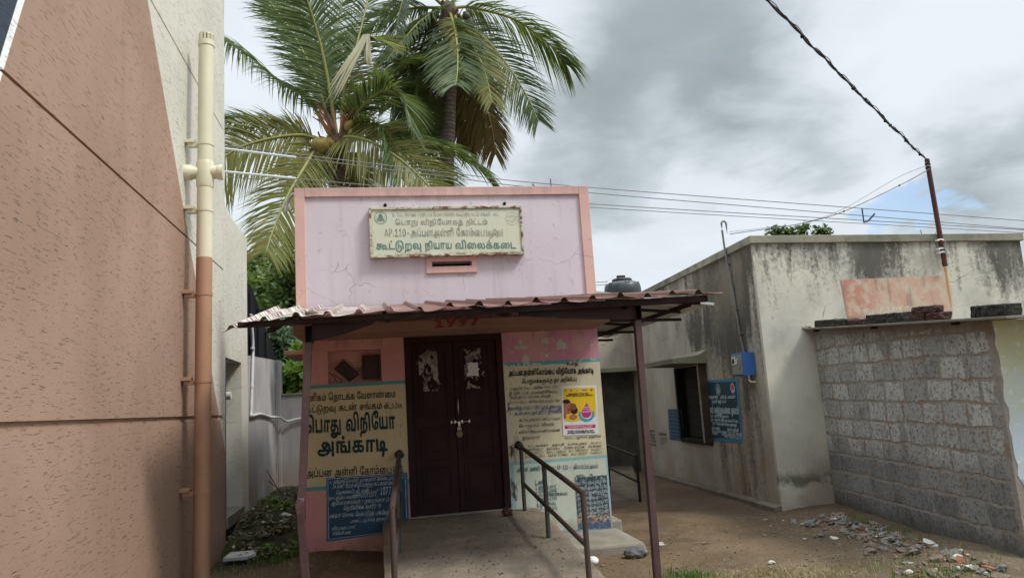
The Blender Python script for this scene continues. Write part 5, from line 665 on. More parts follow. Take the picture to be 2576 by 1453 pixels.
    (2975, 3009, 1060, [[608,878,-100,1,-104,-20,-82,-33,-80,-52,-64,-61,-54,-78,-43,-93,-29,-102,-18,-140,0,-144,14,-120,33,-120,44,-88,66,-78,65,-45,84,-31,78,-9,96,9,72,22,66,41,46,47,39,68,21,64,15,98,0,90,-12,76,-17,50,-30,52,-46,42,-54,25,-76,8,-56,-10,-2,201,-8,27,-14,13,-18,4,-94,-2,-20,-14,-8,-28,3,-560,13,-18,24,-8,82,0,27,10,13,30,0,186,28,17,36,4,22,-4,17,-13,19,-46,8,-66,-4,-102,-18,-66,-26,-42,-42,-34,-56,-18,-70,-1,-60,17,-45,34,-39,54,-30,78,-22,126,-3,152,12,112,34,116,39,76,58,68,66,46,38,16,58,14,98,2,82,-23,57,-45,23,-35,13,-31,25,-112,6,-90,2,-402,14,-20,28,-8,90,2,18,11,8,15,1,454,-15,122,-26,94,-46,80,-72,70,-96,48]]),
    (2975, 3021, 738, [[358,848,-40,-2,-36,-18,-30,-40,-10,-42,7,-38,19,-34,42,-27,36,-7,38,7,34,19,27,42,7,36,-7,38,-15,28,-28,24],[181,590,-103,0,-18,-11,-8,-15,-2,-558,10,-30,16,-11,18,-3,576,0,30,10,13,30,0,66,-8,24,-21,15,-471,3,-1,442,-10,26]]),
    (2980, 0, 870, [[689,590,-523,2,-18,-3,-17,-13,-8,-28,-1,-218,-45,-30,-37,-43,-22,-51,-6,-72,9,-44,16,-34,40,-48,57,-33,70,-21,-56,-11,-50,-21,-43,-36,-21,-30,-15,-34,-10,-60,8,-86,15,-26,24,-9,30,1,60,5,14,8,13,29,1,84,10,18,16,10,44,10,238,3,116,18,52,19,44,24,36,28,37,42,36,72,12,72,-9,92,-24,60,-46,55,-38,27,-54,24,-106,21,-4,5,2,76,144,1,18,4,14,13,8,24,-2,78,-11,18],[370,445,0,-79,-93,0,1,78],[370,220,3,-22,-8,-48,-15,-28,-18,-13,-36,-10,-52,0,-43,11,-24,22,-4,14,3,30,8,14,22,14,62,14],[538,216,66,-20,24,-18,17,-22,7,-28,0,-48,-10,-38,-18,-28,-40,-30,-58,-18,-98,-11,-96,-1,54,14,42,19,26,19,31,32,34,66,14,102]]),
    (2980, 3009, 1136, [[1010,590,-102,0,-16,-8,-11,-18,-2,-606,-5,-5,-73,1,12,78,-5,90,-19,70,-39,66,-38,37,-48,32,-62,24,-68,15,2,78,144,1,30,13,10,28,0,62,-3,18,-11,16,-30,10,-510,0,-30,-10,-13,-30,-1,-222,-45,-30,-43,-54,-18,-52,-4,-56,9,-48,16,-34,39,-47,58,-34,64,-21,-110,-7,-36,-16,-30,-27,-15,-30,-7,-42,9,-54,25,-46,49,-42,71,-30,106,-18,122,2,114,18,78,27,88,49,72,68,264,0,30,10,10,16,3,18,0,698,-10,30],[370,445,0,-79,-93,0,1,78],[370,220,3,-22,-8,-48,-15,-28,-18,-13,-36,-10,-52,0,-43,11,-24,22,-4,14,3,30,8,14,22,14,62,14],[538,213,38,-13,30,-20,20,-24,13,-28,9,-38,1,-54,-17,-81,-300,-1,54,14,42,19,52,45,39,72,14,102],[446,-195,-46,-11,-60,-4,-92,1,-60,13]]),
    (2980, 3021, 870, [[446,848,-40,-2,-36,-18,-30,-40,-10,-42,7,-38,19,-34,42,-27,36,-7,38,7,34,19,27,42,7,36,-7,38,-15,28,-28,24],[689,590,-523,2,-18,-3,-17,-13,-8,-28,-1,-218,-45,-30,-37,-43,-22,-51,-6,-72,9,-44,16,-34,40,-48,57,-33,70,-21,-56,-11,-50,-21,-43,-36,-21,-30,-15,-34,-10,-60,8,-86,15,-26,24,-9,30,1,60,5,14,8,13,29,1,84,10,18,16,10,44,10,238,3,116,18,52,19,44,24,36,28,37,42,36,72,12,72,-9,92,-24,60,-46,55,-38,27,-54,24,-106,21,-4,5,2,76,144,1,18,4,14,13,8,24,-2,78,-11,18],[370,445,0,-79,-93,0,1,78],[370,220,3,-22,-8,-48,-15,-28,-18,-13,-36,-10,-52,0,-43,11,-24,22,-4,14,3,30,8,14,22,14,62,14],[538,216,66,-20,24,-18,17,-22,7,-28,0,-48,-10,-38,-18,-28,-40,-30,-58,-18,-98,-11,-96,-1,54,14,42,19,26,19,31,32,34,66,14,102]]),
    (2984, 0, 834, [[614,590,-520,2,-18,-3,-18,-14,-7,-27,0,-542,3,-18,10,-16,28,-10,80,0,24,9,14,19,4,455,90,0,6,-5,0,-434,3,-18,13,-17,26,-9,78,0,18,4,16,13,7,27,0,222,13,10,34,12,26,1,27,-5,15,-11,16,-19,10,-28,6,-66,-6,-50,-15,-40,-23,-30,-38,-24,-52,-15,-54,-7,-216,-3,-50,-6,-40,-12,-48,-28,-42,-50,-20,-55,-5,-40,5,-66,4,-26,15,-22,23,-7,60,3,30,3,14,8,13,29,1,84,10,18,16,10,42,10,218,4,102,18,42,15,60,33,40,34,35,48,20,42,11,42,9,110,-14,84,-32,70,-51,54,-62,30,-70,10,-74,-14,-5,4,1,54,132,1,18,4,16,11,9,28,-2,76,-11,18]]),
    (2985, 0, 1279, [[447,602,-117,-4,-100,-27,-89,-53,-37,-35,-30,-40,-25,-47,-18,-52,-12,-110,6,-70,12,-54,28,-60,21,-29,40,-34,68,-30,60,-7,72,12,58,30,36,38,26,51,16,62,10,-51,22,-50,18,-27,43,-37,51,-21,54,-7,56,7,52,21,35,28,28,38,21,54,10,64,-1,68,-14,72,-31,72,-35,58,47,10,90,3,5,-5,2,-450,13,-19,24,-9,82,0,27,10,10,16,3,18,0,434,4,5,126,0,28,10,10,15,3,18,0,64,-11,27,-14,10,-18,3,-354,-1,-118,-17,-84,-32,-96,41],[438,453,48,-5,48,-14,-37,-68,-19,-48,-20,-119,-11,43,-19,40,-32,36,-24,18,-64,25,-36,5,-63,-4,33,41,60,36,70,15],[656,341,32,-63,12,-50,3,-42,-4,-42,-9,-30,-12,-16,-12,-4,-22,3,-12,13,-13,54,6,96,18,60],[260,219,24,-11,12,-16,6,-52,-7,-24,-11,-13,-18,-8,-26,-1,-24,10,-19,18,-12,24,-10,46,35,22]]),
    (2986, 0, 823, [[697,590,-103,0,-15,-8,-11,-18,-2,-450,-4,-5,-348,1,-4,454,-14,20,-24,8,-82,0,-27,-10,-10,-16,-3,-18,0,-542,10,-31,16,-10,18,-3,590,0,31,10,10,16,3,18,0,542,-10,30]]),
    (2986, 3021, 823, [[400,848,-40,-2,-36,-18,-30,-40,-10,-42,7,-38,19,-34,42,-27,36,-7,38,7,34,19,27,42,7,36,-7,38,-15,28,-28,24],[697,590,-103,0,-15,-8,-11,-18,-2,-450,-4,-5,-348,1,-4,454,-14,20,-24,8,-82,0,-27,-10,-10,-16,-3,-18,0,-542,10,-31,16,-10,18,-3,590,0,31,10,10,16,3,18,0,542,-10,30]]),
    (2990, 0, 903, [[604,602,-76,-3,-60,-20,-54,-42,-30,-51,-12,-36,-9,-54,-1,-282,-4,-5,-145,1,-3,454,-14,20,-24,8,-82,0,-30,-14,-10,-30,0,-542,3,-18,11,-16,30,-10,434,0,72,4,90,21,42,23,42,38,40,72,19,92,-1,114,-20,100,-29,66,-47,57,-66,40],[586,456,24,-6,14,-10,20,-26,11,-28,16,-86,-3,-94,-13,-48,-22,-26,-35,-16,-70,-7,-4,5,3,290,19,43,18,8]]),
    (2990, 3009, 1177, [[887,602,-57,1,-70,-15,-56,-36,-35,-44,-21,-48,-11,-66,-1,-278,-4,-6,-146,2,0,436,-8,26,-18,14,-18,3,-86,-1,-24,-16,-8,-26,4,-562,12,-16,24,-7,262,-3,-20,-48,-40,-44,-48,-24,-66,-12,-72,2,-76,23,-54,45,-34,60,-14,48,-10,72,0,88,7,60,36,126,30,62,46,72,5,22,-14,28,-82,48,-24,1,-21,-15,-51,-84,-54,-120,-28,-98,-12,-114,6,-132,24,-102,43,-88,63,-72,84,-51,88,-26,48,-7,74,0,108,20,94,46,56,52,49,80,23,82,90,7,64,13,62,30,43,40,40,72,18,92,-1,112,-21,102,-31,68,-53,60,-55,32],[868,455,34,-19,18,-26,12,-34,13,-74,-4,-100,-14,-48,-29,-28,-42,-13,-54,-3,-4,6,4,290,7,24,15,19,18,7]]),
    (2990, 3021, 903, [[442,848,-40,-2,-38,-18,-23,-28,-15,-44,4,-42,16,-34,30,-25,50,-15,40,6,32,19,29,39,8,36,-6,40,-19,33,-24,21],[604,602,-76,-3,-60,-20,-54,-42,-30,-51,-12,-36,-9,-54,-1,-282,-4,-5,-145,1,-3,454,-14,20,-24,8,-82,0,-30,-14,-10,-30,0,-542,3,-18,11,-16,30,-10,434,0,72,4,90,21,42,23,42,38,40,72,19,92,-1,114,-20,100,-29,66,-47,57,-66,40],[586,456,24,-6,14,-10,20,-26,11,-28,16,-86,-3,-94,-13,-48,-22,-26,-35,-16,-70,-7,-4,5,3,290,19,43,18,8]]),
    (2991, 0, 1008, [[871,592,-91,-2,-17,-10,-9,-16,-2,-450,-4,-4,-269,2,-4,452,-13,19,-26,9,-78,-1,-26,-9,-11,-14,-4,-18,0,-418,-25,-25,-30,-9,-34,10,-13,34,-7,426,-12,16,-24,7,-82,0,-25,-9,-11,-14,-4,-18,1,-394,14,-78,33,-62,32,-31,38,-21,66,-13,58,7,38,14,30,-9,510,0,28,9,12,16,3,18,0,544,-12,30]]),
    (2992, 3009, 1096, [[890,590,-522,2,-27,-8,-14,-18,-3,-560,3,-18,11,-16,26,-10,82,0,24,9,13,19,5,455,92,0,5,-5,0,-434,3,-18,10,-16,28,-10,78,0,18,4,16,12,8,28,2,186,46,17,30,-2,24,-14,18,-35,10,-54,-3,-86,-19,-70,-29,-48,-37,-39,-54,-33,-76,-24,-74,-10,-114,3,-102,28,-78,49,-58,74,-21,52,-16,66,0,146,13,64,23,68,31,66,46,76,8,24,-2,12,-12,18,-76,45,-26,6,-22,-13,-63,-104,-54,-130,-27,-122,-4,-106,13,-110,32,-100,49,-86,72,-74,64,-42,102,-41,108,-19,126,-2,114,17,84,28,92,53,60,56,30,42,26,48,27,80,9,64,2,68,-9,66,-11,42,-39,72,-55,50,-46,20,-32,7,-42,2,-58,-10,-2,3,1,94,133,1,18,4,16,13,7,24,-2,78,-11,18]]),
    (2992, 3021, 685, [[325,850,-39,-6,-36,-21,-28,-39,-7,-36,6,-40,17,-29,30,-25,42,-13,42,4,32,17,26,28,15,52,-6,38,-19,34,-36,27],[619,592,-525,0,-28,-8,-12,-16,-4,-562,8,-26,18,-14,96,-3,23,7,11,12,6,24,0,436,117,0,-1,-402,-154,-147,-35,-43,0,-18,7,-14,70,-64,24,-2,16,8,192,183,40,45,3,454,127,2,16,3,18,12,9,27,-3,78,-12,19]]),
    (2993, 0, 914, [[597,602,-55,1,-56,-12,-52,-24,-32,-26,-40,32,-42,21,-60,10,-44,-4,-36,-8,-40,-19,-54,-55,-24,-50,-13,-84,0,-378,3,-18,14,-18,24,-8,80,0,24,9,14,19,3,390,9,48,22,25,24,4,24,-10,19,-43,5,-54,0,-344,3,-18,15,-19,24,-7,78,0,24,8,14,18,5,372,11,53,28,31,42,13,32,-4,36,-18,19,-21,16,-34,12,-44,6,-76,-2,-66,-7,-66,-20,-65,-29,-45,-43,-32,-50,-18,-82,-12,-234,-3,-50,-6,-40,-12,-48,-28,-42,-50,-20,-55,-5,-52,6,-66,7,-24,12,-12,22,-7,60,3,30,3,14,8,13,29,1,84,10,18,16,10,44,10,222,3,76,9,60,15,60,25,44,29,39,35,37,50,39,88,21,110,1,126,-19,108,-35,82,-50,60,-29,21,-42,20]]),
    (2994, 0, 1058, [[822,636,-28,-6,-72,-48,-13,-12,-7,-22,7,-24,45,-56,32,-52,31,-90,9,-78,-2,-48,-10,-50,-21,-34,-35,-16,-32,0,-32,14,-22,27,-15,57,-5,128,-13,82,-27,68,-28,39,-50,45,-64,28,-80,15,-76,-2,-86,-21,-84,-48,-59,-62,-41,-78,-22,-96,0,-110,18,-84,42,-76,29,-30,41,-24,52,-17,50,-5,52,6,32,10,46,26,36,38,27,54,13,74,-8,70,-24,54,-42,44,-51,28,-63,12,-68,-7,-3,3,27,40,46,36,46,14,58,2,50,-14,24,-18,18,-26,18,-70,6,-122,14,-82,31,-72,45,-50,70,-37,86,-13,84,13,42,18,33,21,43,50,33,80,13,104,-4,76,-18,86,-24,66,-66,118,-31,42],[260,219,24,-11,12,-16,6,-52,-7,-24,-11,-13,-18,-8,-26,-1,-24,10,-19,18,-12,24,-10,46,35,22]]),
    (2995, 0, 1115, [[390,602,-96,-4,-82,-25,-80,-51,-32,-34,-32,-44,-22,-46,-15,-48,-12,-116,6,-70,12,-54,28,-60,19,-26,38,-35,40,-21,36,-12,56,-6,52,6,32,10,46,26,36,38,27,54,13,74,-8,70,-24,54,-42,44,-51,28,-63,12,-70,-4,38,49,38,28,54,15,46,0,66,-17,54,-45,1,-386,7,-27,16,-13,18,-4,80,0,24,8,14,18,3,18,0,434,5,5,90,0,4,-5,2,-450,14,-20,24,-8,78,0,28,9,12,17,3,18,0,434,5,5,124,0,26,10,11,15,3,18,0,64,-10,26,-16,11,-18,3,-492,0,-26,-8,-16,-15,-62,24],[260,219,24,-11,12,-16,6,-52,-7,-24,-11,-13,-18,-8,-26,-1,-28,12,-16,20,-14,32,-6,34,34,22]]),
    (2995, 3021, 1115, [[546,848,-40,-2,-36,-18,-30,-40,-10,-42,7,-38,19,-34,42,-27,36,-7,38,7,34,19,27,42,7,36,-7,38,-15,28,-28,24],[390,602,-96,-4,-82,-25,-80,-51,-32,-34,-32,-44,-22,-46,-15,-48,-12,-116,6,-70,12,-54,28,-60,19,-26,38,-35,40,-21,36,-12,56,-6,52,6,32,10,46,26,36,38,27,54,13,74,-8,70,-24,54,-42,44,-51,28,-63,12,-70,-4,38,49,38,28,54,15,46,0,66,-17,54,-45,1,-386,7,-27,16,-13,18,-4,80,0,24,8,14,18,3,18,0,434,5,5,90,0,4,-5,2,-450,14,-20,24,-8,78,0,28,9,12,17,3,18,0,434,5,5,124,0,26,10,11,15,3,18,0,64,-10,26,-16,11,-18,3,-492,0,-26,-8,-16,-15,-62,24],[260,219,24,-11,12,-16,6,-52,-7,-24,-11,-13,-18,-8,-26,-1,-28,12,-16,20,-14,32,-6,34,34,22]]),
    (2996, 0, 903, [[606,602,-54,1,-70,-17,-47,-28,-40,-48,-21,-52,-10,-56,-2,-288,-6,-5,-140,0,-5,5,0,434,-7,27,-24,16,-88,1,-24,-7,-12,-13,-6,-24,1,-546,5,-20,12,-13,57,-9,-44,-26,-28,-30,-22,-46,-6,-48,7,-42,12,-29,19,-27,36,-30,59,-26,78,-14,100,0,60,9,50,15,60,34,38,38,40,58,154,1,20,7,13,12,6,24,-1,64,-5,20,-13,13,-24,7,-152,0,-34,7,-13,9,127,18,34,12,47,28,40,42,25,44,15,46,9,54,3,68,-10,96,-17,70,-26,53,-23,33,-51,46,-48,22],[588,456,36,-16,18,-24,15,-36,14,-90,-5,-92,-12,-42,-29,-30,-43,-14,-54,-3,-5,5,4,288,9,30,12,16,24,9],[366,-39,26,-71,40,-44,-16,-24,-36,-24,-60,-11,-80,1,-50,16,-2,18,13,6,27,5,50,-3,28,10,12,18,9,66,-1,18,-8,18]]),
    (2997, 0, 1089, [[399,602,-63,1,-54,-8,-84,-31,-76,-52,-56,-75,-35,-87,-12,-116,6,-70,12,-54,28,-60,19,-26,38,-35,40,-21,36,-12,56,-6,52,6,32,10,46,26,36,38,27,54,13,74,-8,70,-24,54,-42,44,-51,28,-63,12,-70,-4,31,42,43,32,50,16,54,2,60,-16,34,-22,27,-36,19,-50,6,-72,-7,-70,-18,-62,-25,-52,-3,-14,6,-66,13,-22,30,-10,428,0,31,10,10,16,3,18,0,542,-10,31,-30,13,-82,0,-24,-8,-14,-20,-3,-454,-165,-1,-6,5,15,50,12,66,1,78,-16,88,-27,62,-42,58,-55,42,-60,28],[260,219,24,-11,12,-16,6,-52,-6,-20,-14,-19,-18,-7,-24,0,-28,12,-16,20,-14,32,-6,34,34,22]]),
    (2997, 3009, 1089, [[408,602,-96,-2,-58,-12,-38,-15,-81,-49,-57,-67,-32,-59,-14,-46,-13,-104,13,-118,34,-80,42,-49,30,-21,50,-22,48,-8,42,2,54,12,48,25,30,28,35,59,15,82,-8,68,-22,52,-44,48,-48,26,-74,14,-62,-4,43,54,49,28,36,9,44,1,60,-13,42,-28,20,-25,17,-36,11,-50,-4,-112,-16,-56,-30,-72,4,-66,9,-18,17,-13,18,-3,308,-1,2,-239,6,-24,11,-12,23,-7,82,0,23,7,14,18,3,18,0,826,-8,26,-14,13,-18,4,-82,0,-24,-8,-14,-21,-4,-451,-164,-1,-5,6,14,48,11,66,2,78,-13,78,-26,66,-37,54,-61,50,-59,29],[266,218,21,-12,11,-18,4,-42,-5,-24,-22,-24,-21,-5,-24,4,-18,9,-18,22,-18,66,48,24]]),
    (3006, 0, 685, [[628,590,-534,2,-18,-3,-16,-10,-10,-31,0,-542,3,-18,10,-16,27,-10,82,0,24,8,14,20,2,450,4,5,108,0,5,-5,0,-434,7,-27,18,-14,18,-3,78,0,30,13,11,31,0,434,5,5,126,0,29,13,10,30,-2,76,-11,18]]),
    (3007, 0, 307, [[-43,878,-61,2,-84,-18,-54,-28,-44,-40,-31,-50,-15,-46,-7,-68,10,-66,18,-54,19,-25,24,-7,98,4,17,12,7,22,-31,102,0,38,15,40,28,24,36,10,60,-6,37,-22,30,-52,19,-92,5,-568,11,-18,16,-8,102,0,20,13,10,29,0,522,-18,140,-14,46,-25,48,-51,56,-30,22,-48,23]]),
    (3014, 0, 946, [[525,878,-75,2,-52,-6,-102,-31,-62,-33,-42,-30,-49,-46,-30,-36,-27,-42,-34,-68,-17,-58,-10,-54,-5,-126,11,-78,15,-56,37,-82,45,-62,66,-59,82,-42,78,-18,74,-2,84,20,64,40,29,33,20,40,10,38,5,54,-7,54,-11,36,-24,42,-28,31,-55,33,-53,13,-64,0,-54,-12,-48,-25,-37,-36,-27,-48,-14,-52,-25,64,-12,78,3,102,19,78,35,68,44,52,60,43,74,27,84,6,54,-9,36,-15,42,-36,25,-40,19,-64,13,-150,2,-426,11,-18,18,-8,102,0,20,14,8,28,0,464,-9,102,-18,82,-18,44,-28,48,-63,65,-88,47],[450,237,19,-13,14,-30,2,-32,-7,-34,-14,-16,-18,-11,-54,-5,-19,54,0,36,6,24,25,25,18,4]]),
    (3015, 0, 765, [[515,878,-91,0,-92,-17,-64,-23,-80,-48,-55,-50,-51,-69,-37,-81,-21,-90,-6,-92,13,-118,23,-78,40,-78,66,-77,48,-37,82,-42,86,-22,70,-6,54,3,62,13,52,21,35,25,34,38,22,46,9,38,3,42,-5,46,-24,65,-18,27,-32,31,-54,27,-60,12,-46,-2,-54,-13,-50,-29,-38,-40,-23,-48,-10,-48,1,-60,-36,26,-30,36,-24,40,-21,60,-13,78,0,66,19,96,18,42,30,44,29,30,50,36,5,-90,21,-54,40,-45,54,-30,72,-13,74,10,64,30,46,52,24,60,5,62,-11,60,-20,41,-30,35,-36,27,-60,25],[512,732,38,-15,22,-31,2,-26,-5,-22,-9,-15,-18,-10,-40,3,-12,10,-8,18,-2,28,6,32,13,28],[524,237,18,-8,12,-17,7,-36,-4,-30,-13,-23,-14,-13,-52,-14,-19,48,-1,38,5,24,21,27]]),
    (3016, 0, 1205, [[861,602,-43,2,-68,-10,-46,-14,-60,-31,-56,25,-78,21,-90,9,-66,-3,-108,-24,-84,-43,-55,-48,-29,-36,-36,-72,-15,-54,-8,-78,6,-82,15,-62,33,-64,47,-48,56,-28,70,-12,72,9,56,26,41,39,31,57,16,62,10,-51,22,-50,18,-27,43,-37,51,-21,54,-7,56,7,52,21,35,28,28,38,21,54,10,64,-1,68,-17,82,-31,72,-43,62,28,8,44,0,46,-12,39,-28,24,-36,17,-64,2,-72,-10,-66,-24,-66,-37,-66,0,-24,15,-20,76,-46,24,-1,14,7,24,30,34,64,33,96,15,104,-2,64,-10,60,-13,42,-27,55,-56,65,-70,42,-42,12],[438,453,48,-5,45,-14,-50,-104,-15,-60,-8,-71,-11,43,-19,40,-32,36,-24,18,-64,25,-36,5,-63,-4,33,41,60,36,70,15],[654,344,25,-42,12,-32,12,-82,-9,-66,-12,-20,-14,-8,-20,2,-14,12,-15,54,0,60,7,48,14,50],[260,219,24,-11,12,-16,6,-48,-7,-28,-12,-14,-17,-8,-24,0,-26,10,-22,22,-19,66,35,22]]),
]
GL = {chr(a)+(chr(b) if b else ''): (w_, cs) for a, b, w_, cs in LETTERS}
GB = {chr(a)+(chr(b) if b else ''): (w_, cs) for a, b, w_, cs in BOLD_LETTERS}
PRE = 'ெேை'; SPLIT = {'ொ': ('ெ', 'ா'), 'ோ': ('ே', 'ா'), 'ௌ': ('ெ', 'ள')}
SIGN = 'ாிீுூெேைொோௌ்'
def T(s): return s
def TB(s): return s
def clusters(text, GL):
    out = []; i = 0
    while i < len(text):
        ch = text[i]; nx = text[i+1] if i+1 < len(text) else ''
        if nx and nx in SIGN and '\u0b80' <= ch <= '\u0bff':
            if nx in PRE: out += [nx, ch]
            elif nx in SPLIT: a, b = SPLIT[nx]; out += [a, ch, b]
            elif ch+nx in GL: out.append(ch+nx)
            else: out += [ch, nx]
            i += 2
        else: out.append(ch); i += 1
    return out
def outline(k, GL):
    res = []
    for f in GL[k][1]:
        x = y = 0; poly = []
        for i in range(0, len(f), 2):
            x += f[i]; y += f[i+1]; poly.append((x, y))
        res.append(poly)
    return res
OUT = {k: outline(k, GL) for k in GL}
OUTB = {k: outline(k, GB) for k in GB}
PH = max(y for c in OUT['ப'] for x, y in c)
def lettering(name, mat, parent, P, lines, depth=.0015, label=None):
    """lines: (text, u0, u1, v left, v right, letter height, stroke weight, slant); P maps (u,v,d) to world"""
    allv, allf = [], []
    for ln in lines:
        text, u0, u1, va, vb, h = ln[:6]
        wt = ln[6] if len(ln) > 6 else 0
        sl = ln[7] if len(ln) > 7 else 0
        bold = wt >= .07
        G, OU = (GB, OUTB) if bold else (GL, OUT)
        ks = clusters(text, G)
        adv = sum(G[k][0] if k in G else 380 for k in ks)
        su = (u1-u0)/adv; sv = h/PH
        x = 0; hand = random.Random(len(text)*7+int(u0*1000))
        for n_, k in enumerate(ks):
            ky, dyl, lean, wig = hand.uniform(.95, 1.06), hand.uniform(-.03, .03)*PH, hand.uniform(-.05, .05), hand.uniform(-.02, .02)
            if k in G:
                cu = bpy.data.curves.new('stroke', 'CURVE'); cu.dimensions = '2D'; cu.fill_mode = 'BOTH'
                cu.extrude = depth/2
                for poly in OU[k]:
                    sp = cu.splines.new('POLY'); sp.points.add(len(poly)-1); sp.use_cyclic_u = True
                    co = []
                    for px, py in poly:
                        co += [(x+px+lean*py)*su+sl*py*sv, (py*ky+dyl+wig*px)*sv, 0, 1]
                    sp.points.foreach_set('co', co)
                ob = bpy.data.objects.new('stroke', cu)
                me = bpy.data.meshes.new_from_object(ob)
                k0 = len(allv)
                for v in me.vertices:
                    f = min(1, max(0, v.co.x/(u1-u0)))
                    allv.append(P(u0+v.co.x, va+(vb-va)*f+v.co.y, v.co.z+depth/2+.00012*(n_ % 2)))
                allf += [tuple(i+k0 for i in p.vertices) for p in me.polygons]
                bpy.data.objects.remove(ob); bpy.data.curves.remove(cu); bpy.data.meshes.remove(me)
            x += G[k][0] if k in G else 380
    me = bpy.data.meshes.new(name); me.from_pydata(allv, [], allf); me.materials.append(mat); me.update()
    o = link(name, me, parent)
    if label: o['label'] = label
    return o

# ------------------------------------------------------------------ shared paints
DK = plain('dark maroon metal paint', (.026, .014, .014), (.038, .020, .018), 5, .65, .15, 80, spec=.2)
DKPOST = plain('maroon post paint', (.085, .045, .046), (.062, .033, .034), 6, .5, .2, 60, spec=.4, c3=(.12, .07, .05))
PINK = m_parapet('salmon pink paint', (.68, .44, .39), (.61, .385, .345), .5)
LILAC = m_parapet('lilac wall paint', (.63, .565, .62), (.59, .52, .575), .4)
WHITE = plain('chalk white', (.75, .75, .73), (.62, .62, .60), 8, .7, .1)
BLACK = plain('near black', (.012, .011, .011), (.02, .018, .017), 3, .9, .1)
GREYC = m_concrete('weathered concrete', (.27, .25, .20), (.20, .19, .16), (.14, .135, .11), .4)
SHOPW = m_shop_wall()
LETTERK = m_paint('black letter paint', (.018, .022, .022), .35, (.40, .33, .20), .5, .7)
LETTERG = m_paint('dark green letter paint', (.012, .045, .042), .30, (.35, .30, .18), .52, .7)
LETTERW = m_paint('chalky white letter paint', (.52, .57, .58), .6, (.08, .15, .24), .42, .62)
LETTERD = m_paint('faded grey letter paint', (.11, .115, .10), .75, (.62, .56, .42), .40, .60)
LETTERB = m_paint('faded blue letter paint', (.06, .13, .30), .6, (.62, .58, .46), .42, .62)
LETTERT = m_paint('faded blue grey letter paint', (.075, .13, .17), .65, (.58, .62, .55), .42, .64)

# ------------------------------------------------------------------ the ground
def gz(x, y):
    z = -.10-.11*smoothstep(x, 1.0, 3.2)
    z += .33*smoothstep(-x, .75, 1.3)*smoothstep(y, 9.5, 11.6)
    z += .09*smoothstep(-x, -.2, .6)*smoothstep(y, 8.4, 9.4)*(1-smoothstep(-x, .75, 1.3))
    z += .10*math.exp(-(((x-5.75+.14*(9-y))/.55)**2))*smoothstep(y, 5.5, 6.8)*(1-smoothstep(y, 9.0, 10.1))
    z += .05*math.exp(-((x-6.3)/.7)**2-((y-9.9)/.5)**2)
    z += .035*(mnoise.noise(V((x*.8, y*.8, 3)))+.5*mnoise.noise(V((x*2.3, y*2.3, 7))))
    return z
gx = sorted(set([-400, -200, -100, -50, -25, -12, -8, -5, -3.5]+[round(-3+.07*i, 3) for i in range(150)]+[8, 9, 10.5, 12, 16, 25, 50, 100, 200, 400]))
gy = sorted(set([-200, -80, -30, -10, -4, 0, 2, 3.5]+[round(4.4+.07*i, 3) for i in range(130)]+[14, 15, 16, 18, 20, 24, 30, 45, 70, 120, 250, 500, 900]))
g = MB()
vs_ = [(x, y, gz(x, y)+.012*mnoise.noise(V((x*9, y*9, 1)))) for y in gy for x in gx]
nx = len(gx)
g.add(vs_, [(j*nx+i, j*nx+i+1, (j+1)*nx+i+1, (j+1)*nx+i) for j in range(len(gy)-1) for i in range(nx-1)])
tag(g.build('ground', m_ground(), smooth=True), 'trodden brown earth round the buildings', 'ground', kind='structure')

# ------------------------------------------------------------------ left building
LB = thing('plastered_building', 'tall building with scratched brown and cream plaster on the left', 'building', (-4, 6, 0))
mb = MB(); XF = -2.0
for z0, z1 in ((-.6, 1.605), (1.665, 3.585), (3.61, 5.57), (5.595, 9.5)):
    mb.box(-9, XF, -3, 10.29, z0, z1)
mb.box(-9, XF-.022, -3, 10.289, -.6, 9.49)
mb.box(-9, XF+.001, 10.29, 10.40, -.6, 9.5)
LW = m_left_wall()
mb.build('wall', LW, LB)
mb = MB()                                   # low rear wing with the door recess
mb.box(-9, XF, 10.40, 11.0, 2.43, 4.47); mb.box(-9, XF, 11.0, 11.6, 2.43, 4.47)
mb.box(-9, XF, 11.6, 12.14, -.4, 4.47); mb.box(-9, XF-.9, 10.401, 11.6, -.4, 2.43)
mb.build('rear_wing_wall', LW, LB)
dr = MB(); dr.box(XF-.55, XF-.50, 10.402, 11.3, .36, 2.40)
d_ = dr.build('door', plain('blue door paint', (.02, .10, .28), (.03, .13, .32), 5, .5, .1), LB, bevel=.004)
MB().box(XF-.02, XF+.006, 10.402, 10.425, .36, 2.41).build('door_frame', bpy.data.materials['blue door paint'], LB)
MB().box(XF-.8, XF+.03, 10.41, 11.62, .20, .352).build('threshold', GREYC, LB, bevel=.008)
mb = MB(); mb.tube([(XF-.75, 11.45, 1.93), (XF-.12, 11.45, 1.95)], .06, 12); mb.build('spout', plain('dull white plastic', (.55, .55, .52), None, 5, .5, .05), LB, smooth=True)

# ------------------------------------------------------------------ drain pipe on that wall
PC = plain('cream pipe paint', (.64, .60, .44), (.58, .55, .41), 3, .45, .05, spec=.45)
PB = plain('brown pipe paint', (.37, .205, .125), (.32, .175, .108), 3, .45, .05, spec=.45)
DP = thing('drain_pipe', 'thick wall drain pipe, cream above and brown below', 'pipe', (-1.78, 8.2, -.1))
def pax(z): return (-1.79, 8.10+.036*z, z)
MB().tube([pax(3.33), pax(4.2), pax(5.84)], .082, 20).build('upper_pipe', PC, DP, smooth=True)
MB().tube([pax(-.3), pax(1.5), pax(3.33)], .0825, 20).build('lower_pipe', PB, DP, smooth=True)
mb = MB(); mb.tube([pax(5.80), pax(5.86)], .090, 20); mb.build('cap', PC, DP, smooth=True)
mb = MB()
for k in range(12):
    a = 2*math.pi*k/12; p = V(pax(5.86))+V((.072*math.cos(a), .072*math.sin(a), 0))
    mb.box(p.x-.011, p.x+.011, p.y-.011, p.y+.011, p.z-.01, p.z+.075)
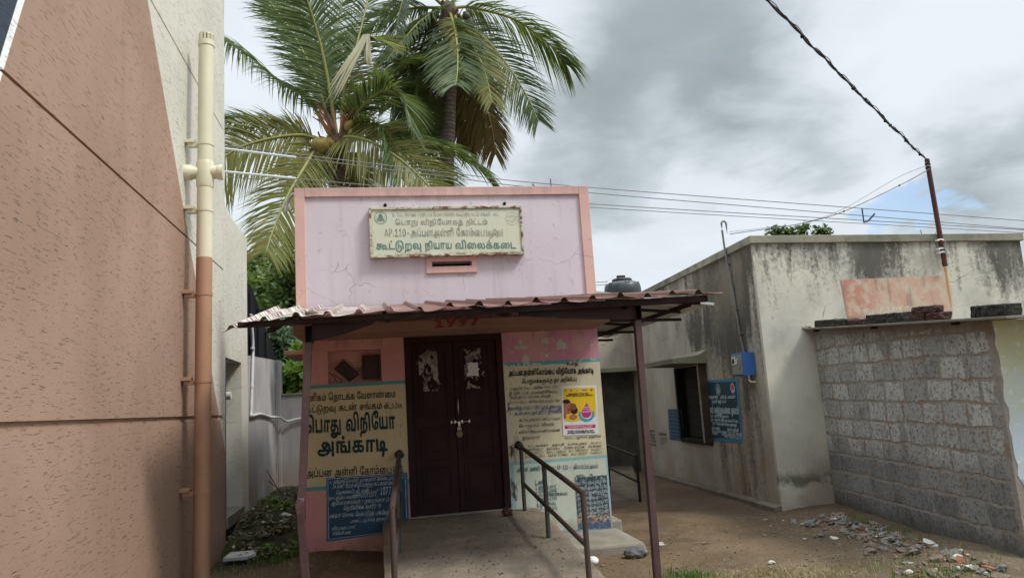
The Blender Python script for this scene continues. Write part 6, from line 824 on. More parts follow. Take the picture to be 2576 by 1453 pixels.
mb.tube([pax(5.935), pax(5.95)], .08, 16); mb.build('vent_grille', PC, DP)
mb = MB(); mb.tube([pax(4.12), pax(4.14), pax(4.40), pax(4.42)], [.086, .092, .092, .086], 20)
mb.tube([(-2.0, 8.26, 4.30), (-1.93, 8.26, 4.30), (-1.925, 8.26, 4.30), (-1.66, 8.26, 4.30)], [.086, .086, .074, .074], 18)
mb.tube([(-1.665, 8.26, 4.30), (-1.64, 8.26, 4.30), (-1.635, 8.26, 4.30), (-1.60, 8.26, 4.30)], [.074, .085, .085, .085], 18)
mb.build('tee_fitting', PC, DP, smooth=True)
for z, mt in ((4.62, PC), (3.86, PC), (2.93, PB), (2.01, PB), (.89, PB)):
    p = pax(z); mb = MB()
    mb.tube([(p[0], p[1], z-.014), (p[0], p[1], z+.014)], .0885, 20)
    mb.box(-1.97, -1.865, p[1]-.03, p[1]+.03, z-.030, z+.012)
    mb.box(-2.0, -1.90, p[1]-.05, p[1]+.05, z+.012, z+.05)
    mb.build('clamp', mt, DP, bevel=.004)

# ------------------------------------------------------------------ the shop
YS = 9.395
SP = thing('ration_shop', 'small pink and lilac shop with a painted parapet', 'shop', (.98, YS, 0))
mb = MB()
XL, XR, DL, DR, ZD = -.90, 2.89, .34, 1.595, 2.50
mb.box(XL, -.60, YS, YS+.23, -.4, 2.9); mb.box(-.60, .05, YS, YS+.23, -.4, 1.955); mb.box(-.60, .05, YS, YS+.23, 2.36, 2.9)
mb.box(.05, DL, YS, YS+.23, -.4, 2.9); mb.box(-.60, .05, YS+.13, YS+.22, 1.955, 2.36)
mb.box(DL, DR, YS, YS+.23, ZD, 2.9); mb.box(DR, XR, YS, YS+.23, -.4, 2.9)
mb.box(XL, XL+.23, YS+.23, 13.6, -.4, 2.9); mb.box(XR-.23, XR, YS+.23, 13.6, -.4, 2.9)
mb.box(XL, XR, 13.37, 13.6, -.4, 2.9)
mb.build('wall', SHOPW, SP)
MB().box(XL-.02, XR+.02, YS+.21, 13.7, 2.87, 3.0).build('roof', GREYC, SP)
mb = MB()
A0, A1 = -.845, 2.785
mb.box(A0, .742, YS, YS+.2, 2.9, 4.36); mb.box(1.257, A1, YS, YS+.2, 2.9, 4.36)
mb.box(.742, 1.257, YS, YS+.2, 2.9, 3.386); mb.box(.742, 1.257, YS, YS+.2, 3.451, 4.36)
PR = mb.build('parapet', LILAC, SP)
mb = MB()
mb.box(-.965, -.838, YS-.03, YS+.23, 2.86, 4.45); mb.box(2.777, 2.915, YS-.03, YS+.23, 2.86, 4.45)
mb.box(-.838, 2.777, YS-.03, YS+.23, 4.333, 4.45)
mb.build('parapet_border', PINK, PR, bevel=.006)
mb = MB()
mb.box(.666, .742, YS-.028, YS+.02, 3.30, 3.515); mb.box(1.257, 1.326, YS-.028, YS+.02, 3.30, 3.515)
mb.box(.742, 1.257, YS-.028, YS+.02, 3.30, 3.386); mb.box(.742, 1.257, YS-.028, YS+.02, 3.451, 3.515)
vt = mb.build('vent', PINK, SP, bevel=.003)
MB().box(.70, 1.30, YS+.19, YS+.24, 3.35, 3.49).build('vent_dark_plate', BLACK, vt)  # added black plate, shuts out the sky behind so the slot stays dark
# sunshade band with the year
CH = m_parapet('dingy salmon paint', (.38, .225, .175), (.29, .175, .135), .9)
mb = MB()
mb.hexa([(-.97, 8.985, 2.535), (2.945, 8.985, 2.535), (2.86, YS, 2.49), (-.90, YS, 2.49), (-.97, 8.985, 2.66), (2.945, 8.985, 2.645), (2.86, YS, 2.72), (-.90, YS, 2.72)])
shd = mb.build('sunshade', CH, SP, bevel=.008)
NUM = m_parapet('orange red numeral paint', (.30, .06, .04), (.22, .06, .045), .5)
lettering('year_numerals', NUM, shd, lambda u, v, d: (u, 8.984-d, v), [(TB("1997"), .69, 1.29, 2.548, 2.568, .083, .08)], depth=.014)
mb = MB(); mb.box(-1.22, -.90, 10.2, 11.5, 2.40, 2.46); mb.build('side_hood', CH, SP, bevel=.008)
# plinth and doorstep
mb = MB(); mb.hexa([(1.935, 8.46, -.32), (3.06, 8.50, -.32), (3.03, YS+.02, -.32), (1.935, YS+.02, -.32), (1.935, 8.46, -.085), (2.98, 8.50, -.10), (2.95, YS+.02, -.07), (1.935, YS+.02, -.07)])
pl_ = mb.build('plinth', m_concrete('pale plinth cement', (.33, .31, .25), (.27, .25, .20), (.20, .18, .14), .4), SP, bevel=.03)
MB().box(2.88, 3.03, YS+.03, 13.6, -.32, .02).build('plinth', bpy.data.materials['pale plinth cement'], SP, bevel=.02)
MB().box(DL, DR, YS-.03, YS+.24, .18, .288).build('doorstep', bpy.data.materials['pale plinth cement'], SP, bevel=.012)
# meter niche: two broken boards left inside
BRD = plain('old varnished board', (.055, .030, .022), (.035, .02, .016), 9, .7, .3)
mb = MB()
def niche(u, v, d): return (u, YS+.02-d, v)
mb.prism([(-.413, 2.258), (-.530, 2.140), (-.345, 1.972), (-.222, 2.060)], niche, -.07, -.04)
o = mb.build('meter_board', BRD, SP, bevel=.004)
mb = MB(); mb.prism([(-.412, 2.222), (-.495, 2.139), (-.347, 2.004), (-.256, 2.066)], niche, -.039, -.032); mb.build('board_face', plain('dusty board', (.075, .052, .038), (.05, .032, .025), 8, .8, .2), o)
mb = MB(); mb.box(-.187, .024, YS+.045, YS+.12, 1.992, 2.295)
o = mb.build('meter_box', BRD, SP, bevel=.004)
mb = MB(); mb.box(-.165, -.005, YS+.036, YS+.044, 2.03, 2.26); mb.build('lid', plain('brown lid', (.065, .03, .022), (.045, .022, .018), 8, .6, .2), o, bevel=.003)
for a, b, c in (((-.59, 2.10), (-.52, 2.02), (-.50, 1.97)), ((-.55, 2.08), (-.44, 1.99), (-.50, 1.93)), ((-.26, 2.14), (-.21, 2.13), (-.18, 2.17)), ((-.26, 2.10), (-.20, 2.11), (-.17, 2.14))):
    mb = MB(); mb.tube(spline([(p[0], YS+.05, p[1]) for p in (a, b, c)], 8), .004, 5); mb.build('loose_wire', BLACK, SP)
# door
DOORM = plain('dark maroon door paint', (.036, .014, .015), (.022, .009, .010), 3, .6, .2, 30, spec=.15, c3=(.034, .02, .019))
mb = MB()
mb.box(DL, DL+.085, YS-.012, YS+.1, .288, ZD); mb.box(DR-.085, DR, YS-.012, YS+.1, .288, ZD); mb.box(DL+.085, DR-.085, YS-.012, YS+.1, ZD-.085, ZD)
mb.build('door_frame', DOORM, SP, bevel=.006)
def leaf_panel(a, b):
    m_ = MB(); m_.box(a, b, YS+.03, YS+.07, .292, ZD-.088)
    o = m_.build('door_leaf', DOORM, SP, bevel=.003)
    q0, q1 = a+.075, b-.085
    for z0, z1 in ((.45, .86), (.94, 1.35), (1.47, 2.33)):
        m_ = MB()                           # moulding round each sunk panel
        for p in ((q0, q1, z0, z0+.014), (q0, q1, z1-.014, z1), (q0, q0+.014, z0+.014, z1-.014), (q1-.014, q1, z0+.014, z1-.014)):
            m_.box(p[0], p[1], YS+.018, YS+.031, p[2], p[3])
        m_.box(q0+.05, q1-.05, YS+.024, YS+.031, z0+.05, z1-.05)
        m_.build('panel', DOORM, o, bevel=.003)
    return o
lf = leaf_panel(DL+.088, .952); rf = leaf_panel(.958, DR-.088)
SCR = m_scraps()
def torn(mb, x0, x1, z0, z1, y, seed):
    rnd = random.Random(seed); pts = []
    for (a, b), (c, d) in (((x0, z0), (x1, z0)), ((x1, z0), (x1, z1)), ((x1, z1), (x0, z1)), ((x0, z1), (x0, z0))):
        for k in range(9):
            t = k/9; j = rnd.choice((.004, .008, .03))
            pts.append((a+(c-a)*t+rnd.uniform(-j, j), b+(d-b)*t+rnd.uniform(-j, j)))
    mb.prism(pts, lambda u, v, d: (u, YS+y-d, v), -.0012, 0)
mb = MB(); torn(mb, .505, .755, 1.99, 2.33, .0195, 3); torn(mb, .56, .765, 1.80, 2.02, .0170, 8); mb.build('paper_scrap', SCR, lf)
mb = MB()
for p in ((.56, .566, 1.725, 1.86), (.566, .76, 1.725, 1.731), (.754, .76, 1.731, 1.80)): mb.box(p[0], p[1], YS+.0265, YS+.029, p[2], p[3])
mb.build('tape_line', WHITE, lf)
mb = MB(); torn(mb, 1.095, 1.315, 1.97, 2.31, .0195, 14); torn(mb, 1.09, 1.34, 1.80, 2.0, .0170, 21); mb.build('paper_scrap', SCR, rf)
mb = MB(); torn(mb, 1.14, 1.27, 1.96, 2.13, .0150, 5); mb.build('paper_scrap', WHITE, rf)
STEEL = plain('worn steel', (.45, .43, .40), (.25, .23, .21), 12, .35, .1, metal=.9)
mb = MB(); mb.tube([(.985, YS, 1.68), (.985, YS-.025, 1.67), (.985, YS-.03, 1.58), (.985, YS-.025, 1.49), (.985, YS, 1.48)], .009, 8); mb.build('handle', STEEL, rf, smooth=True)
mb = MB(); mb.tube([(.885, YS+.012, 1.395), (1.135, YS+.012, 1.393)], .011, 8)
for q in (.895, .94, 1.03, 1.12): mb.box(q-.01, q+.01, YS-.001, YS+.03, 1.375, 1.415)
mb.box(.975, 1.005, YS-.006, YS+.0, 1.29, 1.40)
mb.build('bolt', STEEL, rf, bevel=.002)
PL = thing('padlock', 'round steel padlock hanging from the shop door bolt', 'padlock', (.985, YS-.02, 1.25))
BR = plain('dull brass', (.16, .12, .07), (.10, .08, .06), 9, .4, .1, metal=.8)
mb = MB(); mb.tube([(.985, YS-.05, 1.245), (.985, YS-.012, 1.245)], .040, 18); mb.build('body', BR, PL, bevel=.004)
mb = MB(); mb.tube(spline([(.962, YS-.03, 1.27), (.963, YS-.03, 1.312), (.985, YS-.03, 1.335), (1.007, YS-.03, 1.312), (1.008, YS-.03, 1.27)], 14), .007, 7); mb.build('shackle', STEEL, PL, smooth=True)

# painted words on the left of the door
def wall(u, v, d): return (u, YS-.0025-d, v)
lettering('wall_lettering', LETTERK, SP, wall, [
    (T("மிளிகம் தொடக்க வேளாண்மை"), -.905, .215, 1.763, 1.750, .064, .035),
    (T("கூட்டுறவு கடன் சங்கம்"), -.915, .045, 1.627, 1.620, .060, .03),
    (T("லிட்,S·266."), .065, .300, 1.615, 1.611, .050, .02),
    (T("அப்பன அள்ளி கோம்பை"), -.885, .135, .862, .830, .072, .04),
    (T("AP 110."), .145, .278, .826, .822, .070, .03)], label='black brushed lettering on the cream band')
lettering('large_lettering', LETTERG, SP, wall, [
    (TB("பொது விநியோ"), -.885, .200, 1.388, 1.368, .143, .095),
    (TB("அங்காடி"), -.745, .098, 1.130, 1.110, .138, .11)], label='large dark green brushed lettering')
BLUEP = plain('blue notice paint', (.030, .085, .16), (.022, .065, .125), 3, .7, .1)
BLUEB = plain('bright blue border paint', (.035, .14, .27), (.03, .12, .24), 3, .7, .1)
mb = MB(); mb.prism([(-.664, .094), (.02, .125), (.03, .25), (.318, .253), (.319, .821), (-.650, .834)], wall, .0, .002)
nb = mb.build('painted_notice', BLUEB, SP); nb['label'] = 'blue painted notice low on the wall left of the door'
mb = MB(); mb.prism([(-.632, .128), (.10, .143), (.288, .30), (.289, .800), (-.622, .812)], wall, .0025, .0035); mb.build('notice_field', BLUEP, nb)
def wl2(u, v, d): return (u, YS-.0065-d, v)
mb = MB()
for a, b in (((-.640, .120), (-.632, .822)), ((-.632, .822), (.29, .806)), ((.29, .806), (.288, .29)), ((-.640, .120), (.0, .14))):
    q = V((b[0]-a[0], b[1]-a[1])); pn = V((-q.y, q.x)).normalized()*.0028
    mb.prism([(a[0]+pn.x, a[1]+pn.y), (b[0]+pn.x, b[1]+pn.y), (b[0]-pn.x, b[1]-pn.y), (a[0]-pn.x, a[1]-pn.y)], wl2, 0, .001)
mb.build('notice_line', LETTERW, nb)
lettering('notice_lettering', LETTERW, nb, wl2, [
    (T("உ. தமிழ்நாடு பொ.வி.தி, அப்பனஅள்ளி கோம்பை அங்காடியில்"), -.615, .265, .765, .755, .030, .02, .2),
    (T("24 மணி நேரம் விழிப்புக்குழு கட்டணமில்லா"), -.585, .150, .705, .697, .034, .03, .2),
    (T("தொலைபேசி எண் : ...→"), -.545, -.035, .634, .627, .032, .03, .2),
    (T("1077"), -.018, .115, .586, .584, .066, .03),
    (T("வாட்ஸ்அப் எண்"), -.628, -.345, .572, .572, .032, .03, .2),
    (T("8903891077,"), -.300, -.050, .572, .570, .046, .04),
    (T("ஆலோசனைகள் / குறைகளை [24"), -.605, .115, .510, .502, .036, .03, .2),
    (T("தெரிவிக்க வாரீர் !!!"), -.460, -.015, .442, .436, .036, .04, .2),
    (T("மக்கள் சேவை மேம்படுத்த பங்கேற்"), -.630, .080, .364, .352, .036, .04, .2),
    (T("_மாவட்ட ஆட்சியர், தருமபுரி."), -.385, .070, .292, .286, .026, .03, .2),
    (T("விற்பனையாளர்"), -.600, -.325, .218, .217, .030, .02, .2),
    (T("கைபேசி எண்"), -.597, -.380, .164, .162, .028, .02, .2)])
mb = MB(); mb.prism([(-.322+.028*math.cos(k*.5236), .592+.028*math.sin(k*.5236)) for k in range(12)], wl2, 0, .001); mb.build('phone_emblem', plain('olive emblem paint', (.35, .36, .25), None, 9), nb)
# right of the door
lettering('wall_lettering', LETTERK, SP, wall, [
    (TB("அப்பனஅள்ளிகோம்பை விநியோக அங்காடி"), 1.66, 2.80, 1.934, 1.912, .056, .075),
    (T("பொது"), 2.43, 2.60, 2.028, 2.026, .030, .02),
    (T("பொதுமக்களுக்கு ஓர் அறிவிப்பு"), 1.825, 2.56, 1.825, 1.820, .040, .02, .2)], label='black brushed heading right of the door')
lettering('faded_lettering', LETTERD, SP, wall, [
    (T("சங்கத்தின் பெயர் : மிளிகம்-PACS..S266"), 1.655, 2.30, 1.748, 1.742, .030, .01, .2),
    (T("இடத்தின் பெயர் : அப்பனஅள்ளிகோம்பை"), 1.652, 2.295, 1.692, 1.680, .030, .01, .2),
    (T("வேலை நாட்கள் : செவ்வாய், வியாழன்,"), 1.650, 2.20, 1.638, 1.630, .030, .01, .2),
    (T("வேலை நேரம் : காலை-9to1 மாலை-2to6"), 1.645, 2.31, 1.578, 1.562, .030, .01, .2),
    (T("அட்டைதாரர்கள் வாங்க கூடிய"), 1.755, 2.305, 1.345, 1.338, .030, .01, .2),
    (T("பொருட்கள் விவரம்"), 1.75, 2.22, 1.272, 1.268, .030, .0, .2),
    (T("1. அரிசி சீனி கோதுமை மண்ணெண்ணை"), 1.70, 2.29, 1.195, 1.190, .028, .0, .2),
    (T("2. துவரை"), 1.70, 2.02, 1.120, 1.120, .028, .0, .2),
    (T("மாவட்ட வழங்கல் அலுவலர்"), 2.34, 2.83, 1.090, 1.080, .024, .0, .2),
    (T("வட்ட வழங்கல்    தருமபுரி    உணவு துறை    கூ.சா.ப"), 1.85, 2.83, 1.020, 1.000, .022, .0, .2),
    (T("தாசில்தார்    தலைமை    சேவை மையம்    சென்னை"), 1.85, 2.83, .975, .955, .022, .0, .2),
    (T("04342 233333   04342 230565   044 28583222   9442577"), 1.80, 2.83, .930, .912, .022, .0, .2),
    (T("04342 260561   04341 270566   044 285107   9442567"), 1.80, 2.83, .888, .872, .022, .0, .2)])
lettering('blue_lettering', LETTERB, SP, wall, [
    (T("அனைத்து மாதம் 1·6·2011 முதல் அனைத்து"), 1.645, 2.325, 1.497, 1.482, .036, .03, .15),
    (T("அட்டைகளுக்கும்"), 1.70, 2.00, 1.430, 1.428, .034, .03, .15),
    (T("அரிசி இலவசம்"), 2.01, 2.328, 1.428, 1.424, .044, .05, .1)])
lettering('price_list_lettering', LETTERT, SP, wall, [
    (T("அப்பன அள்ளி கோம்பை AP-110 -  விலைப்பட்டியல்"), 1.69, 2.76, .728, .696, .042, .03),
    (T("1.அரிசி"), 1.91, 2.075, .552, .550, .040, .015),
    (T("2.சர்க்கரை"), 1.908, 2.19, .495, .490, .038, .015),
    (T("3.கோதுமை"), 1.91, 2.195, .446, .440, .038, .015),
    (T("4.மண்ணெண்ணை"), 1.91, 2.335, .398, .390, .036, .015),
    (T("5.பாமாயில்"), 1.915, 2.19, .347, .342, .036, .0),
    (T("6.து.பருப்பு"), 1.915, 2.17, .292, .288, .036, .0),
    (T("7.உ.பருப்பு"), 1.92, 2.18, .238, .232, .036, .0),
    (T("8.மைதா"), 1.93, 2.13, .180, .176, .034, .0),
    (T("அளவு     ரூ"), 2.45, 2.68, .606, .604, .022, .0)])
mb = MB(); mb.prism([(2.434, .597), (2.436, -.041), (2.866, -.062), (2.862, .597)], wall, .0, .0018)
nt = mb.build('price_table', m_noticetable(), SP)
mb = MB()
for u in (2.575, 2.715): mb.box(u-.003, u+.003, YS-.0062, YS-.0052, -.04, .59)
mb.build('table_line', LETTERT, nt)
rows = []
for k in range(7): rows.append((T("5கி 3.50 இலவசம் 13.50"), 2.455, 2.845, .505-.062*k, .503-.062*k, .022, .02, .1))
lettering('table_lettering', LETTERW, nt, lambda u, v, d: (u, YS-.0055-d, v), rows)

# ------------------------------------------------------------------ hanging sign board
SG = thing('sign_board', 'faded pale green sign board with rusty frame on the parapet', 'sign', (.95, 9.33, 3.84))
SM = m_sign()
MB().box(-.02, 1.94, 9.312, 9.34, 3.53, 4.15).build('panel', SM, SG)
RU = m_rusty('rust eaten frame paint')
mb = MB()
mb.box(-.04, 1.955, 9.295, YS-.002, 4.135, 4.167); mb.box(-.04, 1.955, 9.295, YS-.002, 3.508, 3.538)
mb.box(-.04, -.012, 9.295, YS-.002, 3.538, 4.135); mb.box(1.927, 1.955, 9.295, YS-.002, 3.538, 4.135)
mb.build('frame', RU, SG, bevel=.004)
RD = plain('dark rust', (.06, .028, .018), (.035, .02, .016), 12, .9, .4)
for x in (.171, 1.742):
    mb = MB(); mb.box(x-.012, x+.012, 9.36, 9.375, 4.16, 4.215); mb.tube([(x, 9.36, 4.215), (x, YS+.01, 4.215)], .022, 8); mb.build('hook', RD, SG, bevel=.002)
def sgn(u, v, d): return (u, 9.3115-d, v)
OL = m_paint('weathered olive grey sign paint', (.20, .205, .165), .75, (.50, .51, .41), .38, .60)
OLF = m_paint('nearly gone sign paint', (.26, .26, .21), .9, (.53, .54, .43), .40, .56)
GR = m_paint('weathered sea green sign paint', (.085, .20, .155), .7, (.30, .32, .25), .42, .60)
lettering('sign_lettering', OLF, SG, sgn, [(T("S. 266, மிளிகம் தொடக்க வேளாண்மை கூட்டுறவு கடன் சங்கம்"), .255, 1.535, 4.044, 4.033, .044, .03), (T("லிட்"), 1.57, 1.645, 4.033, 4.032, .028, .03)])
lettering('sign_lettering', OL, SG, sgn, [
    (TB("பொது விநியோகத் திட்டம்"), .285, 1.495, 3.934, 3.920, .052, .075),
    (TB("AP.110-அப்பனஅள்ளி கோம்பை"), .148, 1.450, 3.785, 3.768, .074, .075),
    (T("[பகுதிநேரம்]"), 1.455, 1.690, 3.768, 3.762, .066, .0)])
lettering('sign_lettering', GR, SG, sgn, [(TB("கூட்டுறவு"), .036, .620, 3.620, 3.610, .074, .10), (TB("நியாய"), .655, 1.01, 3.612, 3.604, .074, .10), (TB("விலைக்கடை"), 1.045, 1.853, 3.602, 3.588, .076, .10)])
def ring(mb, c, r0, r1, P, n=28, d=(0, .001)):
    a = [(c[0]+r1*math.cos(2*math.pi*k/n), c[1]+r1*math.sin(2*math.pi*k/n)) for k in range(n)]
    b = [(c[0]+r0*math.cos(2*math.pi*k/n), c[1]+r0*math.sin(2*math.pi*k/n)) for k in range(n)]
    for k in range(n):
        q = (k+1) % n; mb.prism([a[k], a[q], b[q], b[k]], P, *d)
def stroke(mb, pts, w, P, d=(0, .001)):
    for a, b in zip(pts, pts[1:]):
        q = V((b[0]-a[0], b[1]-a[1])); n_ = V((-q.y, q.x)).normalized()*w/2
        mb.prism([(a[0]+n_.x, a[1]+n_.y), (b[0]+n_.x, b[1]+n_.y), (b[0]-n_.x, b[1]-n_.y), (a[0]-n_.x, a[1]-n_.y)], P, *d)
def temple(mb, cx, cz, k, P):              # a temple gate tower inside a ring
    ring(mb, (cx, cz), .074*k, .082*k, P)
    for i in range(6):
        w_ = (.046-.005*i)*k; z0 = cz-.028*k+.0135*i*k
        mb.prism([(cx-w_, z0), (cx+w_, z0), (cx+w_*.9, z0+.010*k), (cx-w_*.9, z0+.010*k)], P, 0, .001)
    for u in (-.008, 0, .008): mb.prism([(cx+u*k-.002*k, cz+.054*k), (cx+u*k+.002*k, cz+.054*k), (cx+u*k, cz+.066*k)], P, 0, .001)
    stroke(mb, [(cx-.062*k, cz-.034*k), (cx+.062*k, cz-.034*k)], .006*k, P)
    for u in (-.04, -.02, 0, .02, .04): stroke(mb, [(cx+u*k, cz-.036*k), (cx+u*k, cz-.058*k)], .007*k, P)
    stroke(mb, [(cx-.06*k, cz+.03*k), (cx-.055*k, cz), (cx-.05*k, cz-.02*k)], .004*k, P); stroke(mb, [(cx+.06*k, cz+.03*k), (cx+.055*k, cz), (cx+.05*k, cz-.02*k)], .004*k, P)
mb = MB(); temple(mb, .105, 4.028, 1.0, sgn); mb.build('temple_emblem', GR, SG)
mb = MB(); c = (1.822, 3.990); ring(mb, c, .083, .0875, sgn)
for pts in (((-.085, .03), (-.05, .03), (-.02, .045), (.02, .04), (.05, .02), (.085, .025)), ((-.085, -.02), (-.05, -.02), (-.03, -.04), (.0, -.05), (.025, -.035), (.05, -.02), (.083, -.02)),
            ((-.05, .03), (-.05, -.02)), ((.05, .022), (.05, -.02)), ((-.02, .045), (-.03, .015), (-.005, .02), (.02, .01), (.04, -.012)), ((-.028, -.015), (-.01, -.045)), ((-.005, -.01), (.012, -.042)), ((.015, -.005), (.03, -.032))):
    stroke(mb, [(c[0]+a, c[1]+b) for a, b in pts], .004, sgn)
mb.build('handshake_emblem', OL, SG)

# ------------------------------------------------------------------ paper poster right of the door
PO = thing('poster', 'yellow and white health poster pasted right of the door', 'poster', (2.57, YS, 1.44))
def pp(u, v, d):                            # u,v run 0..1 over the sheet
    x = 2.322+(2.799-2.322)*u+.021*v; z = 1.130+(1.764-1.130)*v-.015*u
    return (x, YS-.003-d, z)
def ell(cx, cy, rx, ry, n=24, a0=0, a1=2*math.pi): return [(cx+rx*math.cos(a0+(a1-a0)*k/n), cy+ry*math.sin(a0+(a1-a0)*k/n)) for k in range(n+(0 if a1-a0 > 6.2 else 1))]
PW = plain('poster paper', (.78, .79, .80), (.72, .73, .75), 5, .6, .05)
MB().prism([(0, 0), (1, 0), (1, 1), (0, 1)], pp, 0, .0015).build('sheet', PW, PO)
YE = plain('poster yellow', (.80, .56, .02), (.76, .52, .02), 5, .55, .02)
mb = MB(); mb.prism([(.05, .32), (.10, .295), (.22, .275), (.36, .275), (.50, .30), (.62, .345), (.80, .38), (.95, .36), (.95, .955), (.05, .955)], pp, .0020, .0030); mb.build('yellow_field', YE, PO)
def flatm(name, c): return plain(name, c, tuple(x*.9 for x in c), 20, .6, .02)
SK = flatm('printed skin tone', (.42, .17, .08)); SK2 = flatm('printed skin shade', (.25, .085, .04)); HA = flatm('printed dark hair', (.03, .015, .012))
mb = MB(); mb.prism([(.05, .66)]+[(a, b) for a, b in ell(.16, .60, .13, .115, 14, 2.2, -1.0)]+[(.25, .45), (.05, .40)], pp, .0034, .0040)
mb.prism(ell(.30, .365, .11, .055), pp, .0041, .0046); mb.build('printed_child', SK, PO)
mb = MB(); mb.prism(ell(.13, .685, .10, .045), pp, .0047, .0052); mb.prism(ell(.34, .50, .10, .075), pp, .0047, .0052); mb.build('printed_hair', HA, PO)
mb = MB(); mb.prism(ell(.31, .575, .095, .07), pp, .0053, .0058); mb.prism(ell(.2, .52, .03, .032), pp, .0053, .0058); mb.prism([(.05, .46), (.12, .36), (.05, .34)], pp, .0053, .0058); mb.build('printed_child', SK2, PO)
mb = MB(); mb.prism(ell(.62+.06, .42, .225, .155, 26, math.pi-.35, 2*math.pi+.35)+ell(.62+.06, .43, .165, .115, 26, 2*math.pi+.3, math.pi-.3), pp, .0034, .0042); mb.build('blue_arc', flatm('printed sky blue', (.05, .38, .58)), PO)
mb = MB(); mb.prism(ell(.68, .445, .135, .10, 20, math.pi, 2*math.pi)+[(.80, .50), (.75, .57), (.70, .65), (.64, .58), (.57, .51)], pp, .0043, .0050); mb.build('printed_drop', flatm('printed magenta', (.55, .03, .26)), PO)
mb = MB(); mb.prism([(.06, .135), (.92, .135), (.92, .205), (.06, .205)], pp, .0020, .0028); mb.build('printed_banner', flatm('printed crimson', (.62, .03, .12)), PO)
def pps(a): return lambda u, v, d: pp(u, v, a+d)
lettering('poster_lettering', flatm('printed dark ink', (.06, .035, .03)), PO, pps(.0032), [
    (T("குழந்தைகளுக்கான சொட்டு மருந்து"), .20, .76, .825, .825, .022, .03), (T("போலியோ இல்லாத சமுதாயம் அமைப்போம்"), .12, .88, .785, .785, .026, .05),
    (T("போலியோ சொட்டு மருந்து சிறப்பு முகாம்"), .14, .86, .075, .075, .022, .02), (T("அனைத்து மையங்களிலும் நடைபெறும்"), .12, .90, .040, .040, .022, .02)])
lettering('poster_lettering', PW, PO, pps(.0052), [(T("போலியோ"), .60, .76, .545, .545, .018, .03), (T("சொட்டு மருந்து"), .58, .80, .510, .510, .018, .03), (TB("23.06.2025"), .57, .80, .455, .455, .022, .08)], depth=.0006)
lettering('poster_lettering', PW, PO, pps(.0030), [(T("உங்கள் குழந்தைகளுக்கு தவறாமல் கொடுங்கள்"), .12, .86, .178, .178, .014, .03), (T("ஐந்து வயதுக்குட்பட்ட அனைவருக்கும்"), .16, .82, .150, .150, .014, .03)], depth=.0006)
mb = MB()
for u in (.12, .28): mb.prism(ell(u, .905, .03, .022, 12), pp, .0032, .0038)
mb.build('printed_seal', flatm('printed brown seal', (.35, .22, .05)), PO)
mb = MB(); mb.prism(ell(.45, .905, .034, .026, 14), pp, .0032, .0038); mb.build('printed_seal', flatm('printed pink seal', (.75, .35, .30)), PO)
mb = MB(); mb.prism([(.58, .893), (.73, .893), (.73, .92), (.58, .92)], pp, .0032, .0038); mb.build('printed_seal', flatm('printed violet seal', (.25, .12, .45)), PO)
mb = MB(); mb.prism(ell(.85, .905, .034, .026, 14), pp, .0032, .0038); mb.build('printed_seal', flatm('printed red seal', (.60, .05, .04)), PO)

# ------------------------------------------------------------------ canopy over the shop front
CN = thing('canopy', 'sagging red sheet metal canopy on two maroon posts before the shop', 'canopy', (.95, 6.6, -.2))
def sheet(mb, x0, x1, n, prof, yfr, ybk, zf, zb, ny=10, th=.004):
    """ribbed sheet: prof(x) gives rib height; zf(x), zb(x) front and back levels"""
    xs = [x0+(x1-x0)*i/n for i in range(n+1)]
    for up in (0, th):
        vs, fs = [], []
        for j in range(ny+1):
            t = j/ny
            for x in xs:
                vs.append((x, yfr(x)+(ybk-yfr(x))*t, zf(x)+(zb(x)-zf(x))*t+prof(x)+up))
        m = n+1
        fs = [(j*m+i, j*m+i+1, (j+1)*m+i+1, (j+1)*m+i) for j in range(ny) for i in range(n)]
        if not up: fs = [q[::-1] for q in fs]
        mb.add(vs, fs)
def rib(x, pitch=.262, h=.038, off=.0):
    u = ((x-off) % pitch)/pitch
    a = abs(u-.5)*2
    return h*(1-smoothstep(a, .10, .30))
mb = MB()
def zfront(x): return 2.405+(2.498-2.405)*(x+1.27)/4.52+.010*math.sin(x*9+1)+.006*math.sin(x*23)-(.10*smoothstep(-x, .98, 1.30))
def yfront(x): return 6.42+.025*math.sin(x*5)+.012*math.sin(x*17)
sheet(mb, -1.27, 3.235, 340, lambda x: rib(x, off=-1.32), yfront, YS-.035, zfront, lambda x: 2.905, 12)
mb.build('roof_sheet', m_sheet(), CN)
mb = MB()
mb.hexa([(-1.15, 6.50, 2.362), (3.12, 6.50, 2.428), (3.12, 6.55, 2.428), (-1.15, 6.55, 2.362), (-1.15, 6.50, 2.408), (3.12, 6.50, 2.490), (3.12, 6.55, 2.490), (-1.15, 6.55, 2.408)])
mb.build('front_beam', DK, CN, bevel=.003)
for x0, x1, zo, zi, zt in ((2.40, 1.30, 2.30, 2.375, 2.42), (-.545, -.02, 2.235, 2.36, 2.375)):
    pts = spline([(x0, 0, zo), (x0+(x1-x0)*.45, 0, zo+(zi-zo)*.30), (x1, 0, zi)], 8)
    mb = MB(); mb.prism([(p.x, p.z) for p in pts]+[(x1, zt), (x0, zt)], lambda u, v, d: (u, d, v), 6.56, 6.62)
    mb.build('bracket_beam', DK, CN)
for x, z0, z1 in ((2.40, 2.285, 2.428), (-.605, 2.215, 2.360)):   # open tube ends showing beside the posts
    mb = MB(); x1 = x+.062
    for q in ((x, x1, z0, z0+.006), (x, x1, z1-.006, z1), (x, x+.005, z0+.006, z1-.006), (x1-.005, x1, z0+.006, z1-.006)):
        mb.box(q[0], q[1], 6.545, 6.68, q[2], q[3])
    mb.box(x+.005, x1-.005, 6.66, 6.675, z0+.006, z1-.006)
    mb.build('tube_end', DK, CN)
mb = MB(); w_ = .031
